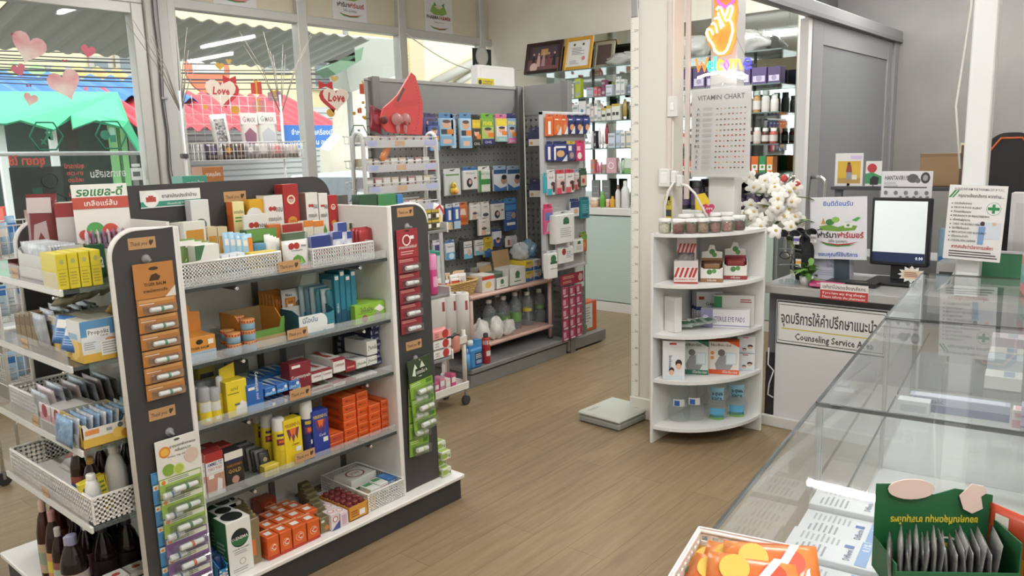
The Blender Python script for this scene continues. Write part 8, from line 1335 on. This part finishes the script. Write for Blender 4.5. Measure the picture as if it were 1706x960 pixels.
for i in range(2): S(-1, .18+.14*i, .0, .362, 'medicine_box', 'white carton on the bottom of the nearest counter, %s one' % ('left', 'right')[i], (.13, .3, .12), '#d0d3d0', DF)
o = show[0]
S(0, .42, .02, .662, 'medicine_box', 'long grey blue carton inside the middle counter', (.05, .3, .055), '#9aa3b3', {'L': [('r', 0, 0, 1, .5, '#6a7590'), ('t', 'Diprosalic', .2, .6, .3, '#4a567a', .3)], 'T': [('r', .1, .05, .9, .95, '#b9c0cc')]}); S(0, .36, .15, .662, 'medicine_box', 'pale carton at the aisle side inside the middle counter', (.05, .1, .05), '#c3c9cc', {'L': [('r', .1, .2, .9, .7, '#aab3ba')]})
for i, (y, c1, c2, nm) in enumerate(((-.17, '#cf9aa5', '#d9d9d6', 'pink and white'), (-.24, '#3f8a7a', '#b9bf3f', 'teal and yellow'))): S(0, .38-.02*i, y, .662, 'medicine_box', nm+' carton inside the middle counter', (.055, .065, .06+.015*i), c2, {'L': [('r', 0, 0, 1, .45, M(c1)), ('r', .1, .6, .9, .85, M(c1))], 'T': [('r', .1, .1, .9, .9, M(c1))]})
S(0, .30, -.2, .662, 'medicine_box', 'violet grey stack of cartons inside the middle counter', (.06, .08, .10), '#b0aab9', {'L': [('r', 0, .3, 1, .36, '#7a7590'), ('r', 0, .65, 1, .7, '#7a7590')]})
for i in range(4): S(1, -.3+.2*i, -.1, .662, 'medicine_box', 'pale carton inside the farthest counter, %s along the row' % ORD[i], (.10, .12, .05+.02*(i % 2)), ('#cfd0cc', '#b9c3c9', '#d3cfc6', '#c9bfc6')[i], {'T': [('r', .1, .2, .9, .5, '#8a9aaa')]})
for i in range(4): q = carton('reference_book', 'reference book with %s spine, %s of the stack on the farthest glass counter' % (('red', 'teal', 'grey green', 'crimson')[i], ('lowest', 'second', 'third', 'topmost')[i]), 'book', at(1712, 496, 'Z', .952)+Vector((.09, -.045+.0*i, .0385*i)), (.22, .15, .038), ('#c96a72', '#5f9a96', '#7fa8a0', '#c9747a')[i], {'L': [('r', 0, .12, 1, .88, '#d9d9d6'), ('t', ('MIMS', 'MIMS', 'MIMS 2', 'MIMS')[i], .28, .3, .4, (R_, TEAL, TEAL, R_)[i], .4)], 'T': [('r', .05, .05, .95, .95, '#d3d3d0')]}, CA+.1)
# ---- white basket with orange candy bags at the near edge
TZc = CH+.0015
a = at(1165, 884, 'Z', TZc+.075); b_ = at(1357, 923, 'Z', TZc+.075); e1 = (b_-a); wB = e1.length; e1.normalize(); ang = math.atan2(e1.y, e1.x); dB = .19; nB = Vector((e1.y, -e1.x, 0))
if nB.x > 0: nB = -nB
cB = (a+b_)/2+nB*(dB/2); cB.z = TZc
basket(cB, (wB, dB, .075), 'white pierced basket of orange candy bags at the near end of the glass counter', ang, None, '#e3ddd8', .016)
OR_ = speckle('#c9622f', '#d98a4a', 16, .25)
for i in range(5): pouch('candy_bag', 'glossy orange candy bag, %s in the white basket on the counter' % ORD[i], 'bag', cB+e1*(wB*(-.28+.14*i))+nB*(.035*(i % 2)+.005)+Vector((0, 0, .028+.004*i)), (.125, .035, .085), (OR_, M('#cf9a3a', .25))[i == 0], [('r', .1, .15, .9, .3, '#3f7a4a'), ('e', .3, .65, .16, '#d9b04a'), ('e', .7, .6, .14, '#c04a2a'), ('p', [(.4, .2), (.5, .2), (.8, .9), (.7, .9)], '#dcd6d0')], ang+.3*(i-2)*.5, 'orange candy bags', -1.25+.08*i)
# ---- green display carton with grey sachets
gp0 = at(1552, 962, 'Z', TZc); GR2 = -.95; gd = Vector((math.sin(GR2), -math.cos(GR2), 0)); gu = Vector((math.cos(GR2), math.sin(GR2), 0))
gt = empty('display_carton', (gp0.x+.03, gp0.y+.01, TZc), 'dark green sachet display carton with torn pale flaps on the glass counter', 'display', None, GR2)
GC = M('#1f5a34', .45); w2 = .085
MB().box(-w2, -.085, 0, w2, .0, .003, GC).box(-w2, -.085, 0, -w2+.002, 0, .05, GC).box(w2-.002, -.085, 0, w2, 0, .085, GC).box(-w2, -.087, 0, w2, -.085, .04, GC).build('tray', gt)
b = MB().prism([(-w2, 0), (w2, 0), (w2, .118), (.03, .128), (.0, .118), (-.03, .122), (-w2+.02, .135), (-w2, .135)], 0, .002, GC); b.build('back_panel', gt)
p = MB(); p.prints((Vector((w2*.9, -.0003, .112)), -X3, -Z3, -Y3, w2*1.75, .10), [('t', 'ขอบคุณที่อุดหนุน ชาสมุนไพร', .5, .30, .10, '#c9b93a', .86, 0, .03), ('e', .38, .95, .24, '#c9c9b0', .34), ('e', .38, .95, .22, GC, .31), ('e', .38, .95, .17, '#b9a53a', .24), ('e', .38, .95, .13, GC, .18)]); p.build('print', gt)
def tl(pts, nm): MB().prism(pts, -.004, -.002, M('#d6bfb5', .7)).build(nm, gt)
tl([(-.035+.034*math.cos(t), .128+.016*math.sin(t)) for t in [2*PI*i/20 for i in range(20)]], 'torn_flap'); tl([(.035, .118), (.052, .137), (.068, .134), (.076, .125), (.066, .117), (.07, .098), (.055, .09), (.042, .097)], 'torn_flap')
gl_ = Vector(gt.location)
for r_ in range(2):
    for i in range(9): pouch('sachet', 'grey foil tea sachet, %s in the %s half of the green carton' % (ORD[i], ('left', 'right')[r_]), 'sachet', gl_+gu*(-.073+.0078*i+.074*r_)+gd*(.045+.004*(i % 2))+Vector((0, 0, .004)), (.066, .007, .060+.007*((i*2+r_) % 3)), foil('#8f8f8c', '#4f5050', 18, .5), None, GR2+1.3+.1*((i*3+r_) % 3-1), 'grey foil sachets', .1*(i % 3-1))
pouch('sachet', 'orange and red sachet standing at the right side of the green carton', 'sachet', gl_+gu*.098+gd*.03+Vector((0, 0, .002)), (.07, .010, .105), '#b5482f', [('r', .2, .6, .5, .9, OFFW), ('r', .1, .1, .9, .4, ORG)], GR2-1.1)
sx = empty('display_carton', gl_+gu*.175+gd*.02, 'second display carton of grey sachets at the right edge of the counter', 'display', None, GR2)
MB().box(-.055, -.10, 0, .055, .0, .003, '#8a7f78').box(-.055, -.002, 0, .055, 0, .085, '#a9988f').box(-.055, -.1, 0, -.053, 0, .045, '#8a7f78').box(.053, -.1, 0, .055, 0, .045, '#8a7f78').build('tray', sx)
for i in range(9): pouch('sachet', 'grey foil sachet, %s in the second carton at the right edge' % ORD[i], 'sachet', Vector(sx.location)+gd*(.05+.004*(i % 2))+gu*(-.044+.011*i)+Vector((0, 0, .004)), (.08, .008, .078), foil('#8a8c88', '#555753', 18, .5), None, GR2+1.35+.08*(i % 3-1), 'grey foil sachets of the second carton', .08*(i % 3-1))
# ================================================================ street beyond the window
struct(MB().box(-12, 6.06, -.15, 30, 24, -.05, speckle('#8f8d88', '#7d7b77', 2, .9)).build('ground_street'))
def corr(name, label, pts, Y0, Y1, m, cat, wave=.16, amp=.035, kind=None):
    "corrugated sheet sloping from its far upper edge (row of the photo at Y1) to its near lower edge (at Y0): pts = left px, right px, top py, bottom py"
    xl, xr, yt, yb = pts; a = at(xl, yb, 'Y', Y0); b_ = at(xr, yb, 'Y', Y0); c = at((xl+xr)/2, yt, 'Y', Y1); n = max(8, int((b_.x-a.x)/wave*6)); v = []
    for i in range(n+1):
        x = a.x+(b_.x-a.x)*i/n; dz = amp*math.sin(2*PI*(b_.x-a.x)*i/n/wave); v += [(x, Y0, a.z+dz), (x, Y1, c.z+dz), (x, Y0, a.z+dz-.01), (x, Y1, c.z+dz-.01)]
    f = []
    for i in range(n): k = 4*i; f += [(k, k+4, k+5, k+1), (k+2, k+3, k+7, k+6), (k, k+2, k+6, k+4), (k+1, k+5, k+7, k+3)]
    o = MB().add(v, f, m).build(name, None, (0, 0, 0), 0, label, cat, None, kind); return o, a, b_, c
def post(o, x, y, z, m='#8a8a86', r=.03): MB().box(x-r, y-r, -.05, x+r, y+r, z, m).build('post', o)
FB = M('#d9cba4', .8)
bl = empty('building', (6, 17, 0), 'cream building with dark windows across the street', 'building')
b = MB(); p0 = at(-60, 300, 'Y', 17); p1 = at(640, 60, 'Y', 17); b.box(p0.x-6, 17, -.1, p1.x+1, 18, 6.2, FB); o = b.build('wall', bl); o.location = -bl.location
for i, (a, b_, c, d_) in enumerate(((70, 100, 110, 142), (150, 185, 95, 128), (335, 372, 78, 112), (440, 480, 80, 120), (196, 232, 80, 150), (520, 552, 90, 150))):
    q0 = at(a, d_, 'Y', 16.97); q1 = at(b_, c, 'Y', 16.97); o = MB().box(q0.x, 16.93, q0.z, q1.x, 17.0, q1.z, M('#a9a59a', .5)).box(q0.x+.1, 16.92, q0.z+.1, q1.x-.1, 16.93, q1.z-.1, M('#6f7a7e', .2)).build('window', bl); o.location = -bl.location
q0 = at(60, 112, 'Y', 16.9); q1 = at(238, 108, 'Y', 16.9); o = MB().box(q0.x, 16.4, q0.z-.12, q1.x, 17, q0.z, '#a8a69d').tube([(q0.x, 16.45, q0.z+.5), (q1.x, 16.45, q0.z+.5)], .03, '#8a8882').build('balcony', bl); o.location = -bl.location
g2 = MB().box(13.5, 14, -.1, 26, 14.5, 7, M('#d3c8aa', .8)).tube([at(722, 140, 'Y', 13.9), at(806, 96, 'Y', 13.9)], .12, '#9a978c').tube([at(760, 140, 'Y', 13.9), at(806, 112, 'Y', 13.9)], .08, '#a9a69a').box(9.5, 18.5, -.1, 16, 19, 5.2, M('#c9bb98', .8)).box(9.5, 18.3, 5.2, 16.2, 19, 5.4, '#9a968a').build('building', None, (0, 0, 0), 0, 'pale building farther along the street at the right', 'building')
corr('shop_awning', 'grey metal awning overhanging the shop front outside', (-60, 505, 20, 74), 7.4, 6.3, M('#b5b6ae', .6, .2), 'awning', .16, .014)
blu, a, b_, c = corr('stall_roof', 'blue corrugated stall roof across the street', (-30, 330, 128, 156), 11.6, 12.9, M('#3f78c4', .6), 'roof', .30, .05)
for x in (a.x+.3, b_.x-.2): post(blu, x, 12.2, 2.4)
corr('stall_roof', 'green and orange ridge sheets above the blue roof', (-30, 240, 112, 132), 12.9, 13.6, speckle('#8fc07a', '#d98f5a', .6, .7, (1, .3, 1)), 'roof', .3, .05)
rd, a, b_, c = corr('stall_roof', 'red corrugated stall roof seen through the middle panes', (232, 572, 158, 214), 10.6, 12.2, M('#d2454f', .6), 'roof', .22, .035)
for x in (a.x+.2, b_.x-.3): post(rd, x, 11.3, 2.2)
# green tarpaulin with a ragged hem
tp_ = [(-40, 152), (196, 153), (214, 200), (246, 262), (238, 262), (205, 212), (160, 200), (122, 214), (118, 192), (90, 216), (60, 208), (34, 200), (10, 206), (-40, 204)]
v = [at(x, y, 'Y', 10.6+.9*max(0, (200-y)/50)) for x, y in tp_]; k = len(v)
MB().add(v+[p-Vector((0, -.03, .02)) for p in v], [tuple(range(k)), tuple(range(2*k-1, k-1, -1))]+[((i+1) % k, i, k+i, k+(i+1) % k) for i in range(k)], M('#4db586', .6)).build('tarpaulin', None, (0, 0, 0), 0, 'ragged mint green tarpaulin sheltering the stall opposite', 'tarpaulin')
sb = empty('market_stall', (2.5, 12.4, 0), 'shaded market stall under the green tarpaulin across the street', 'stall')
def sp(mb, nm): o = mb.build(nm, sb); o.location = -sb.location
x0 = at(-40, 250, 'Y', 12.4).x; x1 = at(262, 250, 'Y', 12.4).x; sp(MB().box(x0, 12.4, -.05, x1, 12.5, 2.6, M('#5a6a60', .8)), 'shadow_wall'); sp(MB().box(x0, 11.4, -.05, x1, 12.3, .75, M('#8aa59a', .8)), 'counter')  # stall shadow is put into the dark grey of the rear wall
for px in (4, 90, 190, 206): x = at(px, 250, 'Y', 11.0).x; sp(MB().box(x-.04, 10.96, -.05, x+.04, 11.04, 2.1, M('#d3d8d3' if px < 150 else '#7fb57a', .6)), 'pole')
for i, px in enumerate((20, 60, 110, 150, 235)): x = at(px, 280, 'Y', 11.6).x; sp(MB().box(x-.2, 11.5, .75, x+.2, 11.9, 1.05+.1*(i % 2), M(('#c9594a', '#4a8a9a', '#d3cfc6', '#8a6a4a', '#9ab04a')[i], .7)), 'crate')
MB().tube([at(-20, 257, 'Y', 7.4), at(252, 255, 'Y', 7.4)], .018, '#d0d2d0', 8).build('rail', None, (0, 0, 0), 0, 'thin white rail crossing outside the left pane', 'rail')
o = MB().lathe([(.025, 0), (.03, .03), (.03, .15), (.014, .19), (.016, .22)], M('#cfd8d3', .3), n=12).build('hanging_bottle', None, at(244, 287, 'Y', 7.4), 0, 'small white bottle hanging outside the left pane', 'bottle'); MB().tube([(0, 0, .22), (0, 0, .37)], .003, '#dcdcdc', 4).build('string', o)
# blue banner, shutter, tent, canopy, round sign
sheet('shop_banner', 'blue shop banner with white lettering under the red roof', 'sign', frameY(472, 247, 590, 209, 10.55), .03, '#2f6fc0', [('t', 'จำหน่าย : เครื่องเขียน', .45, .58, .22, '#e9eef2', .86), ('t', 'ชุดนักเรียน อุปกรณ์', .45, .14, .22, '#e9eef2', .86)])
q0 = at(285, 340, 'Y', 12.6); q1 = at(600, 214, 'Y', 12.6); o = MB().box(q0.x, 12.6, -.05, q1.x, 12.7, 2.5, M('#a5a6a4', .7)).build('roller_shutter', None, (0, 0, 0), 0, 'grey roller shutter below the red roof', 'shutter'); b = MB(); [b.box(q0.x, 12.58, .1*i, q1.x, 12.6, .1*i+.07, M('#b0b1af', .6)) for i in range(25)]; b.build('slats', o)
tn = [(572, 142), (600, 138), (668, 120), (668, 420), (552, 420), (548, 252), (570, 226)]
v = [at(x, y, 'Y', 8.6) for x, y in tn]; v2 = [p+Vector((.3, .6, .05)) for p in v]; k = len(v)
MB().add(v+v2, [tuple(range(k)), tuple(range(2*k-1, k-1, -1))]+[((i+1) % k, i, k+i, k+(i+1) % k) for i in range(k)], M('#dcd6c4', .8)).build('white_tent', None, (0, 0, 0), 0, 'cream white tent sheet outside the third pane', 'tent')
cn = [(584, 154), (566, 60), (662, 66), (660, 126)]; v = [at(x, y, 'Y', 7.8) for x, y in cn]; v2 = [p+Vector((.1, .5, .1)) for p in v]; MB().add(v+v2, [(0, 1, 2, 3), (7, 6, 5, 4)]+[((i+1) % 4, i, 4+i, 4+(i+1) % 4) for i in range(4)], M('#a3a49b', .8)).box(6.55, 8.2, -.05, 6.6, 8.25, 3.3, '#8a8a86').build('grey_awning', None, (0, 0, 0), 0, 'grey cloth awning slanting outside the third pane', 'awning')
gn = [(545, 112), (606, 78), (602, 100), (560, 124)]; v = [at(x, y, 'Y', 7.5) for x, y in gn]; v2 = [p+Vector((.05, .3, -.02)) for p in v]; o = MB().add(v+v2, [(0, 1, 2, 3), (7, 6, 5, 4)]+[((i+1) % 4, i, 4+i, 4+(i+1) % 4) for i in range(4)], M('#6f8f74', .7)).build('green_canopy', None, (0, 0, 0), 0, 'small green canopy with a dark lamp box outside the third pane', 'canopy'); p = at(568, 85, 'Y', 7.6); MB().box(p.x-.16, 7.5, p.z-.12, p.x+.12, 7.8, p.z+.1, '#4f4d48').build('lamp_box', o)
p = at(347, 116, 'Y', 13.4); MB().cyl((p.x, p.y, p.z), .42, .06, M('#e0714f', .5), 28, 'Y').box(p.x-.3, p.y-.01, p.z-.06, p.x+.3, p.y, p.z+.14, '#e0dcd4').box(p.x-.03, p.y+.06, 0, p.x+.03, p.y+.12, p.z, '#8a8a86').build('round_sign', None, (0, 0, 0), 0, 'round orange shop sign with a white band across the street', 'sign')
for i in range(11):
    y_ = 84+i*5.2; k = 9.0+.12*i; P = [at(-40+72*j, y_+.012*(j*72)+8*math.sin(PI*j/10)*(1 if i % 3 else .3), 'Y', k) for j in range(11)]
    MB().tube(P, .012 if i in (6, 7) else .007, '#4a4a4c', 5).build('overhead_wire', None, (0, 0, 0), 0, 'overhead street wire, %s from the top of the bundle' % ORD[i], 'wire', 'overhead wires')
# white car
car = empty('car', (6.35, 7.4, -.05), 'white car parked outside the third pane', 'car'); CWH = M('#d3d6d6', .2)
pr = [(-1.9, .35), (-1.95, .75), (-1.8, .9), (-1.2, .98), (-.75, 1.42), (.6, 1.46), (1.25, 1.02), (1.9, .9), (2.0, .6), (1.95, .35)]
MB().prism(pr, -.78, .78, CWH).build('body', car)
for sy in (-.785, .785): MB().prism([(-1.05, 1.0), (-.68, 1.36), (-.1, 1.38), (-.1, 1.0)], sy-.004, sy+.004, M('#3c4448', .1)).prism([(0, 1.0), (0, 1.38), (.55, 1.39), (1.05, 1.02)], sy-.004, sy+.004, M('#3c4448', .1)).build('side_window', car)
MB().add([(-1.21, -.68, 1.0), (-1.21, .68, 1.0), (-.78, .62, 1.40), (-.78, -.62, 1.40)], [(0, 1, 2, 3)], M('#4a5458', .1)).build('windscreen', car)
for x in (-1.25, 1.25):
    for sy in (-.8, .62): MB().lathe([(.2, 0), (.31, .02), (.31, .16), (.2, .18)], M('#2a2a2c', .7), (x, sy, .31), 20, 'Y').build('wheel', car)
# ================================================================ stickers on the panes and posters on the header
YS_ = 6.018
def sticker(label, px, py, parts, cat='sticker', name='window_sticker', Y=YS_):
    "parts: (outline in photo pixels around the centre, colour)"
    c = at(px, py, 'Y', Y); b = MB(); s = (solve(px+10, 0, 'X', {'Y': Y, 'Z': c.z})-c.x)/10; sv = (c.z-solve(py+10, 1, 'Z', {'Y': Y, 'X': c.x}))/10
    for k, (pts, m) in enumerate(parts): b.prism([(a*s, -b_*sv) for a, b_ in pts], -.0012-.0006*k, 0 if k == 0 else -.0006*k, m if not isinstance(m, str) else M(m, .6))
    return b.build(name, None, c, 0, label, cat)
def hp(r, tilt=0, sx=1): return [(sx*(a*math.cos(tilt)-b_*math.sin(tilt)), -(a*math.sin(tilt)+b_*math.cos(tilt))) for a, b_ in heart(r)]
def disc(x, y, r, n=14): return [(x+r*math.cos(2*PI*i/n), y+r*math.sin(2*PI*i/n)) for i in range(n)]
HM = speckle('#d98a92', '#eadfd2', 5, .6)
for lab, x, y, r, t, m in (('large cream and pink heart sticker high on the left pane', 48, 78, 31, -.35, HM), ('small pink heart sticker right of the large heart', 147, 85, 13, -.2, '#d0677a'), ('small rose heart sticker under the large heart', 31, 116, 13, .3, '#cf7486'), ('large cream and pink heart sticker lower on the left pane', 108, 139, 30, .3, HM), ('small cream heart sticker over the green tarpaulin', 51, 165, 13, -.3, HM)): sticker(lab, x, y, [(hp(r, t), m)])
BOW = [(-7, -4), (0, -1), (7, -4), (7, 4), (0, 1), (-7, 4)]
for lab, x, y in (('tiny red bow sticker above the large heart', 22, 57), ('tiny red bow sticker above the lower large heart', 108, 101), ('tiny red bow sticker above the small cream heart', 48, 143)): sticker(lab, x, y, [([(a*.6, b_*.6) for a, b_ in BOW], '#b04a50')])
hexa = lambda r: [(r*math.cos(PI*i/3), r*math.sin(PI*i/3)) for i in range(6)]
def ring(lab, px, py, r, col, extra):
    o = sticker(lab, px, py, [(hexa(1), col)]+extra); c = Vector(o.location); s = (solve(px+10, 0, 'X', {'Y': YS_, 'Z': c.z})-c.x)/10
    MB().tube([(s*a, -.003, s*b_) for a, b_ in hexa(r)], .006, M(col, .6), 4, True).build('outline', o); return o, s
DG = '#2f7f62'
o, s = ring('green hexagon sticker with the prescription sign on the left pane', 77, 227, 28, DG, []); MB().prints((Vector((s*14, -.004, -s*14)), -X3, Z3, -Y3, s*28, s*26), [('t', 'R', .42, .3, .7, M(DG), .7, 0, .04), ('t', 'x', .72, .0, .5, M(DG), .4, 0, .04)]).build('print', o)
o, s = ring('green hexagon sticker with tablet and capsule on the left pane', 185, 225, 26, DG, []); MB().cyl((-s*10, -.004, 0), s*8, .002, M(DG), 18, 'Y').prism([(s*a, s*b_) for a, b_ in [(2+5*math.cos(t), 8+5*math.sin(t)) for t in [PI*i/8 for i in range(9)]]+[(2+5*math.cos(t), -8+5*math.sin(t)) for t in [PI+PI*i/8 for i in range(9)]]], -.004, -.002, '#8fbfa8').box(s*-3, -.0045, -s*12, s*7, -.0042, 0, DG).build('print', o)
o, s = ring('green hexagon sticker with a laboratory flask on the third pane', 598, 226, 15, '#4a6a58', []); MB().prism([(s*a, s*b_) for a, b_ in [(-2, 8), (2, 8), (2, 2), (6, -8), (-6, -8), (-2, 2)]], -.004, -.002, '#8fb59f').build('print', o)
for mir, (x, y), lab in ((1, (368, 152), 'large love heart sticker with a red bow on the second pane'), (-1, (560, 163), 'large love heart sticker with a red bow on the third pane')):
    r = 27 if mir > 0 else 23
    o = sticker(lab, x, y, [([(a+6*mir, b_+3) for a, b_ in hp(r, 0)], '#c23f46'), (hp(r), '#ecdccb'), ([(mir*(16+a*1.6), -20+b_*1.8) for a, b_ in BOW], '#c0363e')])
    c = Vector(o.location); s = (solve(x+10, 0, 'X', {'Y': YS_, 'Z': c.z})-c.x)/10; MB().prints((Vector((-s*16, -.004, -s*8)), X3, Z3, -Y3, s*32, s*16), [('t', 'Love', .5, .2, .7, '#c0363e', .9, .2, .03)]).build('print', o)
def gift(lab, x, y, w, h, c1): sticker(lab, x, y, [([(-w, -h*.6), (w, -h), (w, h), (-w, h)], c1), ([(-w*.15, -h*.8), (w*.15, -h*.85), (w*.15, h), (-w*.15, h)], '#d9b04a'), ([(-w*.6, -h*1.4), (0, -h*.9), (w*.6, -h*1.5), (w*.3, -h*.8), (-w*.3, -h*.7)], '#d9a53f')])
gift('red gift box sticker with a gold bow on the second pane', 427, 146, 9, 11, '#cf4f46'); gift('mauve gift box sticker with a gold bow on the second pane', 457, 160, 11, 9, '#c08a9a'); gift('pink gift box sticker behind the mask packs', 430, 176, 11, 10, '#d98f92'); gift('red gift box sticker with a gold bow on the third pane', 607, 147, 8, 10, '#c85a44')
for i, (x, y, w) in enumerate(((599, 184, 3.5), (624, 188, 3), (634, 187, 3))): gift('tiny red gift sticker on the third pane, %s from the left' % ORD[i], x, y, w, w*1.3, '#cf5a50')
for lab, x, y, r, c1 in (('gold heart sticker over the love heart', 366, 110, 8, '#d3a94a'), ('small gold heart sticker beside the larger gold one', 381, 102, 5, '#d3a94a'), ('gold heart sticker above the right love heart', 557, 131, 7, '#d9b870'), ('gold heart sticker among the tiny gifts', 611, 180, 4, '#d9a53f'), ('gold heart sticker lowest among the tiny gifts', 608, 196, 5, '#d9a53f')): sticker(lab, x, y, [(hp(r), c1)])
for lab, x, y, r, c1 in (('gold dot sticker under the left love heart', 392, 183, 7, '#d9a53f'), ('small gold dot sticker left of the love heart', 342, 178, 4, '#d9a53f'), ('gold dot sticker under the right love heart', 551, 188, 7, '#d9ab55'), ('pink dot sticker above the tiny gifts', 632, 161, 4, '#d98f8a'), ('gold dot sticker above the tiny gifts', 605, 171, 2.5, '#d9a53f'), ('gold dot sticker left of the tiny gifts', 590, 189, 3, '#d9a53f')): sticker(lab, x, y, [(disc(0, 0, r), c1)])
# lettering on the left pane, read from the street side
def mirror_text(lab, px, py, w, h, rows, name='window_lettering', bg=None):
    a = at(px, py, 'Y', YS_); b_ = at(px+w, py, 'Y', YS_); W_ = b_.x-a.x; H_ = h*W_/w; b = MB()
    if bg: b.box(0, -.001, 0, W_, 0, H_, bg)
    b.prints((Vector((W_, -.0015, 0)), -X3, Z3, -Y3, W_, H_), rows); return b.build(name, None, a, 0, lab, 'window lettering')
RL = M('#cf5a4a', .6); WL = M('#d3d8d4', .6)
mirror_text('red reversed lettering at the lower left of the left pane', 14, 280, 64, 24, [('t', 'ชุดยา ใช้', .5, .2, .6, RL, .95, 0, .03)])
mirror_text('column of red reversed lettering beside the grey poster on the left pane', 112, 340, 38, 74, [('t', t_, .5, 1-.165*(i+1), .1, RL, .95) for i, t_ in enumerate(('อุปกรณ์', 'ยา-เวช', 'เครื่อง', 'นมผง', 'วิตามิน', 'สมุนไพร'))])
mirror_text('white reversed lettering and a jar sign on the left pane', 150, 300, 62, 20, [('t', 'อาหารเสริม', .5, .2, .6, WL, .95)])
sticker('white supplement jar sticker on the left pane', 227, 286, [([(-9, -6), (9, -6), (9, 14), (-9, 14)], '#cfd6d2'), ([(-7, -13), (7, -13), (7, -8), (-7, -8)], '#cfd6d2'), ([(-6, 0), (6, 0), (6, 8), (-6, 8)], '#5f6a66')])
o = sticker('grey see-through poster of a pharmacist outline on the left pane', 92, 340, [([(-66, -62), (30, -62), (30, 62), (-66, 62)], clear('#8f9a94', .45, .3, '#6a726e'))])
c = Vector(o.location); s = (solve(102, 0, 'X', {'Y': YS_, 'Z': c.z})-c.x)/10; T_ = lambda P, r=.004, cl=False: MB().tube([(s*a, -.004, -s*b_) for a, b_ in P], r, '#3f4a46', 4, cl).build('outline', o)
T_(disc(-4, -42, 13, 20), cl=True); T_([(-30, 40), (-26, -10), (-12, -20), (4, -20), (20, -10), (24, 40)]); T_([(-12, -20), (-4, -4), (4, -20)]); T_([(-26, 0), (-34, 10), (-24, 16)]); sp_ = MB().prism([(s*a, -s*b_) for a, b_ in [(-34, -30), (-18, -30), (-18, -8), (-34, -8)]], -.003, -.002, '#2f5a4a').build('green_block', o)
LG_ = [('p', [(.2, .62), (.35, .56), (.65, .56), (.8, .62), (.72, .78), (.5, .7), (.28, .78)], '#7fa04a'), ('e', .5, .75, .1, '#cfc6a8', .05), ('p', [(.3, .75), (.36, .86), (.44, .78)], '#4a8a4a'), ('p', [(.6, .8), (.72, .86), (.7, .74)], '#4a8a4a')]
for i, (a, b_, yb, lab, rows) in enumerate(((357, 428, 18, 'white shop poster, leftmost on the header boards', []), (556, 612, 42, 'white shop poster with Thai lettering on the header boards', [('t', 'ฟาร์มา', .3, .42, .09, INK, .4, 0, .03), ('t', 'ฟาร์เมอร์', .7, .42, .09, R_, .44, 0, .03), ('t', 'ใส่ใจ ดูแลคุณ', .5, .32, .05, '#6a6a6a', .4)]), (709, 755, 62, 'white shop poster with Latin lettering on the header boards', [('t', 'PHARMA', .28, .46, .08, INK, .42, 0, .03), ('t', 'FARMER', .72, .46, .08, R_, .42, 0, .03), ('t', 'CARING FOR YOU', .5, .37, .03, '#6a6a6a', .5)]))):
    p0 = at(a, yb, 'Y', 6.005); p1 = at(b_, yb, 'Y', 6.005); sheet('shop_poster', lab, 'poster', (p0, X3, Z3, -Y3, p1.x-p0.x, .42), .002, '#d3d2d0', LG_+SWOOSH+rows)
p0 = at(675, 55, 'Y', 5.94); p1 = at(868, 116, 'X', 6.5); MB().tube([p0.lerp(p1, t)-Z3*(.16*math.sin(PI*t)) for t in [i/14 for i in range(15)]], .005, '#c9c6bf', 6).build('sagging_cable', None, (0, 0, 0), 0, 'white cord sagging from the window frame to the mirror shelf', 'cord')
